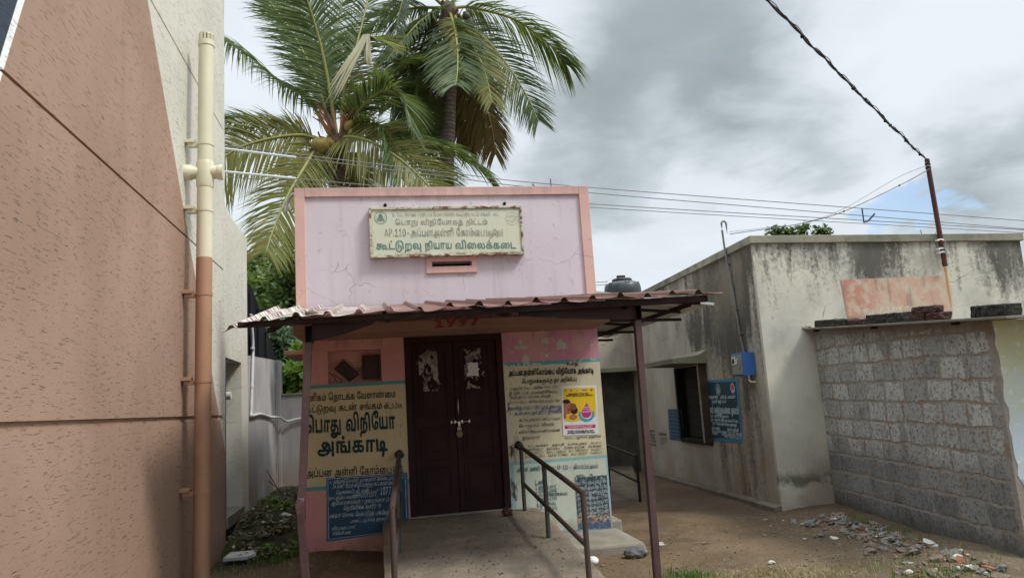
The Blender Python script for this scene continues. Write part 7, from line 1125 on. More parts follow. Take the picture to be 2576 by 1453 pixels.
mb.hexa([(2.40-w_, 6.555, -.35), (2.40+w_, 6.555, -.35), (2.40+w_, 6.62, -.35), (2.40-w_, 6.62, -.35), (2.425-w_, 6.555, 2.285), (2.425+w_, 6.555, 2.285), (2.425+w_, 6.62, 2.285), (2.425-w_, 6.62, 2.285)])
mb.build('post', DKPOST, CN, bevel=.004)
mb = MB()                                   # left post, buckled by a knock
cx = [(-.578, 6.585, 2.215, 1), (-.60, 6.585, 1.9, 1), (-.648, 6.58, 1.05, 1), (-.664, 6.572, .92, 1.0), (-.672, 6.555, .862, .96), (-.668, 6.545, .835, .82), (-.668, 6.548, .80, 1.0), (-.662, 6.56, .70, 1), (-.64, 6.58, .30, 1), (-.615, 6.60, -.35, 1)]
vs, fs = [], []
for i, (x, y, z, k) in enumerate(cx):
    dx = .031*(1.18 if .8 < z < .88 else 1); dy = .032*k
    vs += [(x-dx, y-dy, z), (x+dx, y-dy, z+(.035 if .8 < z < .9 else 0)), (x+dx, y+dy, z), (x-dx, y+dy, z)]
for i in range(len(cx)-1):
    for k in range(4): q = (k+1) % 4; fs.append((i*4+k, i*4+q, (i+1)*4+q, (i+1)*4+k))
fs += [(0, 1, 2, 3), tuple(len(cx)*4-4+k for k in range(4))[::-1]]
mb.add(vs, fs)
o = mb.build('post', DKPOST, CN, bevel=.003); o['label'] = 'bent post with a dented knee'
for x in (-.9, .1, 1.2, 2.3, 3.05):
    z0 = zfront(x)-.05
    MB().hexa([(x-.02, 6.56, z0-.04), (x+.02, 6.56, z0-.04), (x+.02, YS-.03, 2.835), (x-.02, YS-.03, 2.835), (x-.02, 6.56, z0), (x+.02, 6.56, z0), (x+.02, YS-.03, 2.875), (x-.02, YS-.03, 2.875)]).build('rafter', DK, CN)
mb = MB(); mb.blobby((-.555, 6.62, 2.475), (.055, .04, .028), 5, 2, .2)
tag(mb.build('stone', plain('brown stone', (.20, .15, .11), (.12, .09, .07), 14, .9, .5), smooth=True), 'brown stone lying on the left end of the red canopy', 'stone')

# side awning along the right of the shop
AW = thing('side_awning', 'pale sheet awning on dark brackets along the right side of the shop', 'awning', (3.7, 11.5, 2.6))
mb = MB()
vs, fs = [], []
n = 90
sheet(mb, 0, 1, 1, lambda x: 0, lambda x: 0, 1, lambda x: 0, lambda x: 0, 1) if False else None
ys = [9.44+(14.3-9.44)*i/n for i in range(n+1)]
for up in (0, .005):
    k = []
    for y in ys:
        wv = .014*math.sin(y*2*math.pi/.16)
        k += [(2.93, y, 2.985+wv+up), (3.75, y, 2.885+wv+up), (4.60, y, 2.765+wv+up)]
    f = [(j*3+i, j*3+i+1, (j+1)*3+i+1, (j+1)*3+i) for j in range(n) for i in range(2)]
    mb.add(k, f if up else [q[::-1] for q in f])
mb.build('roof_sheet', plain('pale asbestos sheet', (.62, .61, .58), (.52, .51, .49), 3, .85, .2), AW)
mb = MB(); mb.hexa([(2.93, 9.41, 2.962), (4.60, 9.41, 2.742), (4.60, 9.44, 2.742), (2.93, 9.44, 2.962), (2.93, 9.41, 2.998), (4.60, 9.41, 2.778), (4.60, 9.44, 2.778), (2.93, 9.44, 2.998)])
mb.build('edge_strip', plain('bright zinc strip', (.42, .44, .44), (.36, .38, .38), 5, .4, .05, spec=.5), AW)
for y in (10.0, 11.72, 13.2):
    mb = MB()
    for a, b in (((2.93, y, 2.86), (4.35, y, 2.735)), ((2.93, y, 2.66), (4.35, y, 2.625)), ((4.35, y, 2.605), (4.35, y, 2.755))): mb.bar(a, b, .04, .04)
    mb.build('bracket', DK, AW)
mb = MB(); mb.bar((4.28, 9.5, 2.775), (4.28, 14.2, 2.775), .05, .05); mb.bar((3.4, 9.5, 2.86), (3.4, 14.2, 2.86), .05, .05); mb.build('purlin', DK, AW)

# ------------------------------------------------------------------ ramp and hand rails
RP = m_concrete('rough ramp concrete', (.25, .205, .155), (.20, .165, .128), (.145, .125, .10), .6)
def rz(y): return .272-.02*smoothstep(y, 9.3, 8.9) if y > 9.0 else .262+(y-9.0)*.0985
vs, fs = [], []
nxr, nyr = 40, 110
for j in range(nyr+1):
    y = 3.6+(YS-.032-3.6)*j/nyr
    for i in range(nxr+1):
        x = .0+1.93*i/nxr
        ed = min(i, nxr-i)
        z = rz(y)+.010*mnoise.noise(V((x*3, y*3, 0)))+.006*mnoise.noise(V((x*11, y*11, 0)))-(.012 if ed == 0 else 0)
        xx = x+(.014*mnoise.noise(V((y*4, i, 2))) if ed == 0 else 0)
        vs.append((xx, y, z))
top = len(vs)
for j in range(nyr+1):
    y = 3.6+(YS-.032-3.6)*j/nyr
    vs += [(0, y, -.6), (1.93, y, -.6)]
m_ = nxr+1
for j in range(nyr):
    for i in range(nxr): fs.append((j*m_+i, j*m_+i+1, (j+1)*m_+i+1, (j+1)*m_+i))
    fs.append((top+2*j, j*m_, (j+1)*m_, top+2*j+2)); fs.append((j*m_+nxr, top+2*j+1, top+2*j+3, (j+1)*m_+nxr))
mb = MB(); mb.add(vs, fs)
tag(mb.build('ramp', RP), 'rough concrete ramp rising to the shop door', 'ramp')
RAIL = plain('worn brown rail paint', (.075, .040, .032), (.055, .045, .038), 9, .5, .2, spec=.45, c3=(.05, .10, .09))
RAILG = plain('greenish rail paint', (.045, .075, .066), (.075, .045, .04), 7, .5, .2, spec=.45, c3=(.12, .10, .08))
def handrail(label, xa, xb, xc):
    t = thing('handrail', label, 'handrail', (xb, 7.9, .1), 'hand rails of the ramp')
    def X(y): return xa+(xc-xa)*(9.25-y)/(9.25-6.42)
    ztop = lambda y: 1.045-(1.045-.777)*(9.3-y)/(9.3-6.42)
    zmid = lambda y: .605-(.605-.335)*(9.3-y)/(9.3-6.42)
    mb = MB(); mb.tube([(X(9.38), 9.38, ztop(9.38)), (X(6.42), 6.42, ztop(6.42))], .026, 12); mb.build('top_rail', RAIL, t, smooth=True)
    mb = MB(); mb.tube([(X(9.25), 9.25, zmid(9.25)), (X(6.42), 6.42, zmid(6.42))], .024, 12); mb.build('middle_rail', RAIL, t, smooth=True)
    for y, mt in ((9.22, RAILG), (7.94, RAILG), (6.42, RAIL)):
        mb = MB(); mb.tube([(X(y), y, rz(y)-.12), (X(y), y, ztop(y)+(.012 if y < 7 else 0))], .0255, 12); mb.build('post', mt, t, smooth=True)
    mb = MB(); mb.blobby((X(9.37), 9.372, ztop(9.37)), (.055, .03, .055), 3+int(xa*10), 2, .25); mb.build('wall_mortar', plain('dark mortar', (.05, .06, .05), (.03, .035, .03), 20, .95, .5), t)
handrail('brown pipe handrail on the right edge of the ramp', 1.728, 1.728, 1.728)
handrail('pipe handrail on the left edge of the ramp, seen end on', .222, .15, .081)
RR = thing('handrail', 'dark pipe handrail beside the far doorway behind the right canopy post', 'handrail', (4.28, 13, -.1))
for z0, z1 in ((.67, .56), (.246, .13)):
    mb = MB(); mb.tube([(4.29, 13.95, z0), (4.285, 12.26, z1)], .022, 10); mb.build('rail', DK, RR, smooth=True)
for y, z0, z1 in ((13.92, -.1, .67), (12.26, -.3, .572)):
    mb = MB(); mb.tube([(4.288, y, z0), (4.286, y, z1)], .024, 10); mb.build('post', DK, RR, smooth=True)
tag(MB().hexa([(3.2, 12.1, -.4), (4.4, 12.1, -.4), (5.86, 17.1, -.4), (3.2, 17.1, -.4), (3.2, 12.6, -.17), (4.4, 12.4, -.185), (5.86, 17.1, -.05), (3.2, 17.1, -.03)]).build('walkway', m_concrete('muddy path concrete', (.17, .13, .09), (.12, .095, .07), (.10, .09, .06), .4), bevel=.01), 'low concrete walkway leading to the far doorway', 'walkway', kind='structure')

# ------------------------------------------------------------------ right building
O = V((5.716, 10.21, 0)); DT = V((.049, .9988, 0)); ES = V((.9988, -.049, 0))
def B(p): return O+ES*p[0]+DT*p[1]+V((0, 0, p[2]))
RB = thing('flat_roofed_building', 'mildewed cream building with a flat roof on the right', 'building', (8, 14, -.3))
RPL = m_right_plaster()
W1, DEP = 4.57, 6.2
def sl(s): return -.11*s/W1
mb = MB()
def bx(a, b, c, d, e, f, m=mb): m.box(a, b, c, d, e, f, M=B)
mb.hexa([B(q) for q in ((.0, 0, -.6), (W1, 0, -.6), (W1, .25, -.6), (.0, .25, -.6), (0, 0, 3.78), (W1, 0, 3.68), (W1, .25, 3.68), (0, .25, 3.78))])
WT0, WT1, WZ0, WZ1 = 2.32, 3.86, .66, 2.06
bx(0, .25, .25, WT0, -.6, 3.78); bx(0, .25, WT1, DEP, -.6, 3.78); bx(0, .25, WT0, WT1, -.6, WZ0); bx(0, .25, WT0, WT1, WZ1, 3.78)
bx(W1-.25, W1, .25, DEP, -.6, 3.66); bx(.25, W1-.25, DEP-.25, DEP, -.6, 3.66)
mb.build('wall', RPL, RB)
MB().box(.2, W1-.2, .2, DEP-.2, 3.3, 3.4, M=B).build('roof', GREYC, RB)
COP = m_concrete('grey coping cement', (.30, .285, .22), (.22, .21, .17), (.13, .13, .10), .3)
mb = MB()
mb.hexa([B(q) for q in ((-.045, -.045, 3.765), (W1+.04, -.045, 3.655), (W1+.04, .28, 3.655), (-.045, .28, 3.765), (-.045, -.045, 3.885), (W1+.04, -.045, 3.775), (W1+.04, .28, 3.775), (-.045, .28, 3.885))])
bx(-.045, .28, .281, DEP+.04, 3.765, 3.885, mb)
mb.build('coping', COP, RB, bevel=.008)
mb = MB(); mb.hexa([B(q) for q in ((-.13, -.02, -.5), (-.005, -.02, -.5), (-.005, DEP, -.5), (-.13, DEP, -.5), (-.13, -.02, -.145), (-.005, -.02, -.12), (-.005, DEP, -.12), (-.13, DEP, -.145))])
mb.build('plinth_ledge', m_concrete('dirty ledge cement', (.20, .165, .12), (.15, .12, .09), (.10, .08, .06), .4), RB, bevel=.012)
# rear wing facing the lane
mb = MB(); bx(-2.2, .24, DEP+.62, 9.5, -.6, 3.4, mb); bx(-.0, .24, DEP, DEP+.62, -.6, 3.4, mb)
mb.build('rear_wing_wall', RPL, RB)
HOOD = m_concrete('mossy hood concrete', (.25, .24, .18), (.18, .175, .135), (.20, .20, .10), .4)
mb = MB(); bx(-1.15, -.01, DEP+.18, DEP+.62, 2.14, 2.245, mb); mb.build('doorway_hood', HOOD, RB, bevel=.01)
dkw = plain('painted porch shade', (.05, .044, .038), (.095, .085, .07), 2.2, .95, .3)  # the shade under the porch hood is put into this dark wall colour
mb = MB(); bx(-1.0, -.012, DEP+.60, DEP+.618, -.3, 2.13, mb); mb.build('porch_shade_wall', dkw, RB)
bx2 = MB(); bx(-1.12, -1.0, DEP+.2, DEP+.61, -.3, 2.13, bx2); bx2.build('porch_pier', RPL, RB)
# window with its hood
mb = MB()
prof = [(0, 2.07), (-.64, 2.10), (-.645, 2.185), (-.3, 2.205), (-.12, 2.235), (-.03, 2.29), (0, 2.31)]
mb.prism(prof, lambda u, v, d: B((u, d, v)), 2.22, 3.87)
mb.build('window_hood', HOOD, RB)
WN = MB(); bx(.13, .2, WT0, WT1, WZ0, WZ1, WN)
wn = WN.build('window', BLACK, RB)
mb = MB()
for k in range(7): bx(.118, .128, WT0+.62, WT1-.1, WZ0+.06+.19*k, WZ0+.235+.19*k, mb)
mb.build('shutter', plain('black brown planks', (.022, .016, .013), (.03, .022, .018), 8, .8, .3), wn)
mb = MB(); bx(-.155, -.0, 2.29, 2.325, .68, 2.07, mb); mb.build('shutter', plain('brown open shutter', (.060, .033, .022), (.035, .02, .015), 6, .7, .3), wn)
mb = MB(); bx(-.172, -.1551, 2.285, 2.33, .67, 2.075, mb); mb.build('shutter_edge', plain('weathered bare wood', (.30, .27, .23), (.17, .13, .11), 12, .85, .3), wn)
mb = MB(); bx(-.04, .13, WT1-.06, WT1+.03, WZ0, WZ1, mb); bx(-.03, .12, WT0, WT1, WZ0-.05, WZ0+.03, mb); mb.build('window_frame', BLACK, wn)
# painted notices on the lane side wall
def lane(u, v, d): return B((-.003-d, u, v))     # u = distance along the wall from the corner
def flip(P, u0): return lambda u, v, d: P(u0-u, v, d)
TEAL = plain('dark teal notice paint', (.022, .058, .075), (.016, .045, .058), 3, .7, .1)
BLB = plain('sky blue border paint', (.06, .19, .32), (.05, .16, .28), 3, .7, .1)
mb = MB(); mb.prism([(1.02, 1.742), (1.07, .715), (2.57, .690), (2.50, 1.772)], lane, 0, .002)
ln = mb.build('painted_notice', BLB, RB); ln['label'] = 'dark teal painted notice with three emblems beside the window'
mb = MB(); mb.prism([(1.10, 1.70), (1.14, .775), (2.56, .745), (2.50, 1.73)], lane, .0025, .0035); mb.build('notice_field', TEAL, ln)
LW2 = m_paint('pale grey blue letter paint', (.42, .50, .53), .45, (.05, .10, .13), .45, .65)
lettering('notice_lettering', LW2, ln, flip(lambda u, v, d: lane(u, v, .005+d), 2.5), [
    (T("உழவர் நலத்துறை மற்றும்"), .10, .62, 1.445, 1.445, .042, .06), (T("அரசின் திட்ட பயனாளிகள்"), .72, 1.33, 1.435, 1.430, .042, .06),
    (T("தருமபுரி அரூர் வட்டம்"), .33, .95, 1.365, 1.360, .042, .06),
    (TB("உழவர் மருத்துவமனை முகாம்"), .06, 1.40, 1.195, 1.175, .088, .08),
    (T("இடம் : ஊராட்சி அலுவலகம்"), .18, .98, 1.115, 1.110, .036, .05),
    (T("நேரம் : காலை 9.00 மணி முதல் மாலை 5.00 வரை"), .18, 1.35, 1.050, 1.035, .040, .05),
    (T("நாள் : கோம்பை கிராம மக்கள் அனைவரும்"), .27, 1.27, .985, .970, .040, .05),
    (T("மருந்து வழங்கும்"), .20, .57, .905, .900, .040, .05), (T("முகாம் எண்கள்"), .87, 1.33, .895, .888, .044, .06),
    (T("தொடர்பு மையம் எண்கள் : 9443321077 இலவசம்"), .20, 1.44, .855, .838, .032, .05),
    (T("வாழ்த்துகள்"), .20, .46, .820, .818, .030, .05), (T("கைபேசி எண்கள் 04342 230077"), .62, 1.44, .812, .800, .030, .05),
    (T("மாவட்ட நிர்வாகம் 04342 23"), .72, 1.42, .778, .765, .028, .05)])
mb = MB(); P_ = flip(lambda u, v, d: lane(u, v, .005+d), 2.5)
mb.prism(ell(.10, 1.60, .075, .08), P_, 0, .001); mb.prism(ell(1.26, 1.60, .085, .085), P_, 0, .001); mb.build('notice_emblem', LW2, ln)
mb = MB(); temple(mb, .66, 1.59, 1.15, P_); mb.build('temple_emblem', LW2, ln)
mb = MB(); mb.prism(ell(1.26, 1.615, .060, .055), lambda u, v, d: P_(u, v, d+.0015), 0, .001); mb.build('notice_emblem', flatm('red emblem paint', (.45, .09, .05)), ln)
mb = MB(); mb.prism(ell(.10, 1.60, .05, .055), lambda u, v, d: P_(u, v, d+.0015), 0, .001); mb.build('notice_emblem', flatm('grey emblem paint', (.2, .2, .22)), ln)
mb = MB(); mb.prism([(3.75, 1.25), (3.80, .63), (4.60, .62), (4.56, 1.25)], lane, 0, .002)
sn = mb.build('painted_notice', plain('slate blue notice paint', (.035, .07, .12), (.03, .055, .10), 3, .7, .1), RB); sn['label'] = 'small slate blue painted notice behind the window'
lettering('notice_lettering', m_paint('dull slate letter paint', (.14, .2, .27), .5, (.04, .07, .12)), sn, flip(lambda u, v, d: lane(u, v, .0035+d), 4.58),
    [(T("இலவச சேவை மையம் அரசு"), .05, .75, 1.17-.075*k, 1.165-.075*k, .040, .05) for k in range(8)])
lettering('wall_lettering', m_paint('grey stencil paint', (.07, .07, .065), .5, (.30, .27, .22)), RB, flip(lane, 6.0), [
    (T("1077"), .77, 1.26, .505, .528, .105, .06), (T("கட்டணமில்லா எண்"), .68, 1.2, .69, .69, .055, .05),
    (T("தமிழ்நாடு அரசு மக்கள்"), .02, .42, .745, .740, .045, .05), (T("குறைகள் சேவை எண்"), .02, .44, .665, .660, .040, .03),
    (T("24 மணி நேரமும்"), .02, .42, .60, .595, .040, .03), (T("தொடர்பு கொள்ள"), .02, .46, .525, .52, .040, .03), (T("வேண்டிய எண்"), .02, .46, .445, .44, .040, .03)], label='grey stencilled words and number on the lane wall')
# faded red panel on the front
def fr(u, v, d): return B((u, -.003-d, v))
def m_redpatch():
    mt, t = material('sun bleached red panel paint')
    n = t.noise(t.pos, 6, 7, .65); big = t.noise(t.pos, 1.6, 5)
    s = t.n('ShaderNodeSeparateXYZ', {0: t.pos}); x, z = s.outputs[0], s.outputs[2]
    red = t.mix(t.ss(x, 7.1, 7.9), (.44, .19, .14), (.50, .31, .235))
    col = t.mix(t.ss(n, .42, .62), red, t.mix(.35, (.50, .46, .36), red))
    col = t.mix(t.m('MULTIPLY', t.ss(t.noise(t.pos, 18, 6, .75), .5, .64), .6), col, (.47, .43, .34))
    col = t.mix(t.mul(t.ss(t.noise(t.sc(t.pos, (3, 3, .6)), 2, 6), .5, .65), .6), col, (.20, .16, .13))
    finish(t, col, .9, t.noise(t.pos, 55, 5), .3, .005, spec=.15)
    return mt
mb = MB(); mb.prism([(1.41, 2.55), (3.15, 2.55), (3.15, 3.145), (1.37, 3.145)], fr, 0, .0018)
rp_ = mb.build('painted_panel', m_redpatch(), RB)
lettering('panel_lettering', m_paint('chalk letter paint', (.62, .58, .48), .55, (.45, .25, .18)), rp_, lambda u, v, d: fr(u, v, .003+d), [(T("குழந்தைகள் மையம்"), 1.68, 2.75, 2.585, 2.60, .085, .05)])

# electricity box with its service pipe
EB = thing('meter_cabinet', 'blue electricity meter cabinet with grey doors on the lane wall', 'meter box', (5.64, 10.72, 1.77))
mb = MB(); mb.box(-.205, -.002, .33, .72, 1.775, 2.13, M=B)
mb.build('cabinet', plain('cobalt blue paint', (.035, .13, .38), (.03, .11, .33), 4, .4, .08, spec=.5), EB, bevel=.006)
GD = plain('grey cabinet door paint', (.26, .255, .23), (.22, .215, .19), 6, .5, .08)
for a, b in ((.345, .515), (.525, .708)):
    mb = MB(); mb.box(-.216, -.206, a, b, 1.80, 2.105, M=B); o = mb.build('door', GD, EB, bevel=.003)
    if b > .6:
        mb = MB(); mb.box(-.226, -.217, .56, .68, 1.955, 2.075, M=B); mb.build('window_rim', WHITE, o, bevel=.003)
        mb = MB(); mb.box(-.229, -.2265, .58, .66, 1.975, 2.055, M=B); mb.build('window_glass', flatm('dark meter glass', (.03, .035, .045)), o)
    else:
        mb = MB(); mb.tube([B((-.217, .47, 2.03)), B((-.245, .47, 2.03)), B((-.245, .47, 1.97))], .009, 8); mb.build('handle', WHITE, o, smooth=True)
        mb = MB(); mb.tube([B((-.213, .43, 1.92)), B((-.225, .43, 1.92))], .014, 10); mb.build('lock', STEEL, o)
GP = plain('grey service pipe', (.17, .17, .165), (.13, .125, .12), 8, .55, .1, spec=.4)
SV = thing('service_pipe', 'thin grey conduit rising from the meter cabinet to a hooked top', 'conduit', (5.72, 10.95, 2.13))
q = [B((-.03, .62, 2.12)), B((-.03, .70, 2.5)), B((-.03, .80, 3.3)), B((-.07, .82, 3.8)), B((-.085, .82, 4.18))]
mb = MB(); mb.tube(spline(q, 30), .0165, 10); mb.build('pipe', GP, SV, smooth=True)
mb = MB(); c0 = B((-.085, .82, 4.18))
mb.tube([c0+V((.042-.042*math.cos(a), 0, .10+.045*math.sin(a) if 0 < a < math.pi else (.0 if a <= 0 else .0))) for a in (0,)]+[c0+V((.042-.042*math.cos(k*math.pi/10), 0, .10+.05*math.sin(k*math.pi/10))) for k in range(11)]+[c0+V((.084, 0, -.08))], .016, 10)
mb.build('hook', GP, SV, smooth=True)
for z in (2.45, 2.85, 3.25, 3.6):
    mb = MB(); y = .62+(z-2.12)*.16; mb.box(-.052, -.0, y-.025, y+.025, z-.012, z+.012, M=B); mb.build('saddle', GP, SV)
mb = MB(); mb.tube(spline([B((-.10, .40, 1.775)), B((-.10, .40, 1.70)), B((-.06, .40, 1.675)), B((-.0, .40, 1.675))], 12), .017, 8); mb.build('outlet_bend', WHITE, SV, smooth=True)

# iron pole strapped to the front wall
IP = thing('iron_pole', 'rusty brown iron service pole strapped to the front wall of the right building', 'pole', (8.84, 9.98, 3.28))
mb = MB(); mb.tube([(8.835, 9.985, 3.28), (8.80, 9.985, 5.03)], .037, 14); mb.build('tube', plain('red oxide rust', (.085, .026, .020), (.055, .02, .017), 9, .7, .25), IP, smooth=True)
for z in (3.70, 3.56, 3.50):
    mb = MB(); x = 8.835-(z-3.28)*.02; mb.tube([(x-.003, 9.985, z-.012), (x+.003, 9.985, z+.014)], .043, 14); mb.box(x-.075, x-.03, 9.97, 10.04, z-.012, z+.012); mb.build('strap', WHITE, IP)
mb = MB(); mb.tube([(8.878, 9.965, 3.44), (8.868, 9.955, 3.68)], .012, 7); mb.tube([(8.84, 9.935, 3.45), (8.83, 9.935, 3.62)], .010, 7); mb.build('tie_rod', plain('grey tie rod', (.3, .29, .27)), IP)
mb = MB()
for z in (4.96, 4.90):
    mb.tube([(8.80+.041*math.cos(a), 9.985+.041*math.sin(a), z+.015*math.sin(2*a)) for a in [k*.5 for k in range(14)]], .006, 5)
mb.build('wire_binding', plain('grey wire', (.3, .3, .29)), IP)
# cables
WIRE = plain('black cable', (.018, .018, .02), (.03, .03, .032), 10, .6, .05)
WIREG = plain('grey cable', (.17, .17, .17), (.22, .22, .22), 10, .6, .05)
SC = thing('service_cable', 'black twisted service cable coming down to the iron pole', 'cable', (8.8, 9.95, 4.95))
a, b = V((8.79, 9.95, 4.97)), V((.68, 3.63, 5.682))
N_ = 240
def cable(ph, r):
    pts = []
    for i in range(N_+1):
        t = i/N_; p = a.lerp(b, t); p.z -= .06*4*t*(1-t)
        k = .012*min(1, t*14); w_ = t*70+1.6*math.sin(t*13)
        pts.append(p+V((math.cos(w_+ph)*k+.008*math.sin(t*59), 0, math.sin(w_+ph)*k+.006*math.sin(t*50))))
    return pts
mb = MB(); mb.tube(cable(0, 1), .011, 6); mb.tube(cable(2.6, 1), .008, 6); mb.build('strand', WIRE, SC, smooth=True)
mb = MB(); mb.tube([p+V((.01, 0, .02+.012*math.sin(i*.9))) for i, p in enumerate(cable(1, 1))], .0045, 5); mb.build('bearer_wire', WIRE, SC, smooth=True)
cc = cable(0, 1)
for t in (.05, .13, .20, .225, .31, .36, .52):
    mb = MB(); mb.blobby(cc[int(t*N_)], (.024, .024, .024), int(t*99), 1, .1); mb.build('spacer', BLACK, SC, smooth=True)
HC = thing('house_cable', 'thin grey cable sagging from the iron pole to the conduit hook', 'cable', (7, 10.1, 4.2))
h1 = [(8.80, 9.95, 4.86), (8.284, 10.05, 4.62), (7.337, 10.2, 4.245), (6.692, 10.4, 4.11), (5.96, 10.8, 4.09), (5.78, 11.0, 4.10)]
h2 = [(8.79, 9.95, 4.93), (8.25, 10.05, 4.74), (7.3, 10.2, 4.27), (6.69, 10.4, 4.115), (6.2, 10.7, 4.12), (5.78, 11.0, 4.14)]
mb = MB(); mb.tube(spline(h1, 50), .007, 6); mb.build('cable', WIREG, HC, smooth=True)
mb = MB(); mb.tube(spline(h2, 50), .0035, 5); mb.build('bearer_wire', WIREG, HC, smooth=True)
for p in ((8.284, 10.05, 4.62), (7.35, 10.2, 4.25), (6.3, 10.6, 4.09)):
    mb = MB(); mb.blobby(p, (.016, .016, .016), 4, 1, .1); mb.build('spacer', BLACK, HC)

# ------------------------------------------------------------------ block store room in front of it
BA, BD = V((6.54, 10.16, 0)), V((.13, .9915, 0)).normalized()
BN = V((-BD.y, BD.x, 0))                  # outward, towards the lane
def K(u, v, d): return BA-BD*u+BN*d+V((0, 0, v))    # u metres forward from the inner corner
LB_ = 3.83
def topz(u): return 2.40-.075*u
BR_ = thing('block_room', 'bare concrete block store room with a sheet roof', 'store room', (8, 8, -.2))
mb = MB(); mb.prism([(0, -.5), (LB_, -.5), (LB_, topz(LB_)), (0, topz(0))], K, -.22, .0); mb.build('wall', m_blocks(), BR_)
# front of the room, painted
FA = K(LB_, 0, .0)
def FR(u, v, d): return FA+V((.9915, -.13, 0))*u+V((-.13, -.9915, 0))*d+V((0, 0, v))
def m_frontpaint():
    mt, t = material('patchy lime and blue limewash')
    n = t.noise(t.pos, 1.6, 6, .6)
    s = t.n('ShaderNodeSeparateXYZ', {0: t.pos}); z = s.outputs[2]
    col = t.mix(t.ss(t.m('ADD', z, t.m('MULTIPLY', n, 1.6)), 2.6, 1.7), (.56, .57, .36), (.50, .58, .64))
    col = t.mix(t.ss(z, .56, .54), col, (.30, .37, .42))
    col = t.mix(t.mul(t.ss(t.noise(t.pos, 9, 6, .7), .55, .65), .6), col, (.75, .76, .74))
    finish(t, col, .9, t.noise(t.pos, 40, 5), .4, .006, spec=.15)
    return mt
mb = MB()
edge = [(.02, -.5)]+[(.03+.012*math.sin(k*2.1)+(.06 if 9 <= k <= 11 else 0)+.01*math.sin(k*5), -.5+2.55*k/28) for k in range(1, 28)]+[(.02, topz(LB_)-.01)]
mb.prism(edge+[(3, topz(LB_)-.01), (3, -.5)], FR, -.22, .004)
mb.build('front_wall', m_frontpaint(), BR_)
SLB = plain('grey asbestos roof sheet', (.22, .20, .165), (.16, .15, .125), 5, .9, .3)
mb = MB()
mb.hexa([K(-.12, topz(-.12)+.002, .14), K(LB_+.42, topz(LB_+.42)+.002, .14), FR(3.2, topz(LB_+.42)+.002, .42), V((10.0, 10.0, topz(0)+.002)),
         K(-.12, topz(-.12)+.03, .14), K(LB_+.42, topz(LB_+.42)+.03, .14), FR(3.2, topz(LB_+.42)+.03, .42), V((10.0, 10.0, topz(0)+.03))])
mb.build('roof_sheet', SLB, BR_, bevel=.004)
mb = MB(); mb.blobby(K(-.06, topz(0)+.035, .10), (.11, .10, .045), 9, 2, .15); mb.build('mortar_lump', GREYC, BR_)
mb = MB()
for u in (.16, 1.75, 3.35): mb.box(-.02, .02, 0, .1, 0, .03, M=lambda p, u=u: K(u+p[0], topz(u)-.035+p[2], .07-p[1]))
mb.build('rafter_end', BRD, BR_)
# weights lying along the roof edge
MOS = plain('black mossy concrete', (.038, .036, .030), (.022, .021, .019), 7, .95, .8, 45, c3=(.12, .115, .10))
BRK = plain('dark red brick', (.085, .038, .032), (.05, .027, .024), 9, .95, .6, 50, c3=(.13, .075, .06))
def weight(name, u0, u1, h, dep, mat, label, cat, lift=0, dout=.10, rot=0):
    m_ = MB(); z0 = topz((u0+u1)/2)+.031+lift; n = 7
    c = K((u0+u1)/2, z0+h/2, dout-dep/2)
    rr = random.Random(int(u0*100)); vs = []; fs = []
    ux, nx_ = -BD, BN
    hx, hy, hz = (u1-u0)/2, dep/2, h/2
    nu, nv, nw = 7, 4, 4
    m_.box(-hx, hx, -hy, hy, -hz, hz)
    o = m_.build(name, mat, bevel=.012, loc=c)
    o.rotation_euler = (0, 0, math.atan2(ux.y, ux.x)+rot)
    o.rotation_euler.y = .0
    sl_ = math.atan(.075); o.rotation_euler = Matrix.Rotation(math.atan2(ux.y, ux.x)+rot, 3, 'Z').to_euler()
    o.rotation_euler.rotate_axis('Y', sl_)
    sub = o.modifiers.new('sub', 'SUBSURF'); sub.subdivision_type = 'SIMPLE'; sub.levels = sub.render_levels = 3
    tex = bpy.data.textures.get('rough') or bpy.data.textures.new('rough', 'CLOUDS'); tex.noise_scale = .05
    dm = o.modifiers.new('rough', 'DISPLACE'); dm.texture = tex; dm.strength = .03; dm.mid_level = .5; dm.texture_coords = 'GLOBAL'
    return tag(o, label, cat, 'weights lying on the store room roof')
weight('concrete_block', .25, .80, .10, .20, MOS, 'black mossy block at the back end of the sheet roof', 'block')
weight('concrete_block', .82, 1.22, .085, .19, MOS, 'second black block from the back on the sheet roof, paler than the first', 'block')
weight('brick', 1.24, 1.68, .07, .14, BRK, 'low reddish brick between black blocks on the sheet roof', 'brick')
weight('concrete_block', 1.70, 2.12, .115, .20, MOS, 'tall black block touching the reddish brick on the sheet roof', 'block')
weight('concrete_block', 2.14, 2.46, .115, .2, MOS, 'black block just behind the pile of three bricks on the roof', 'block')
weight('brick', 2.63, 2.93, .085, .15, BRK, 'lower brick at the back of the three brick pile on the roof', 'brick')
weight('brick', 2.95, 3.20, .082, .15, BRK, 'lower brick at the front of the three brick pile on the roof', 'brick')
weight('brick', 2.70, 3.10, .075, .14, BRK, 'brick on top of the three brick pile on the roof', 'brick', lift=.088)
weight('concrete_block', 3.70, 3.83, .115, .2, MOS, 'narrow black block end near the front of the sheet roof', 'block')
weight('concrete_block', 3.85, 4.17, .115, .2, MOS, 'large black block at the front corner of the sheet roof', 'block')

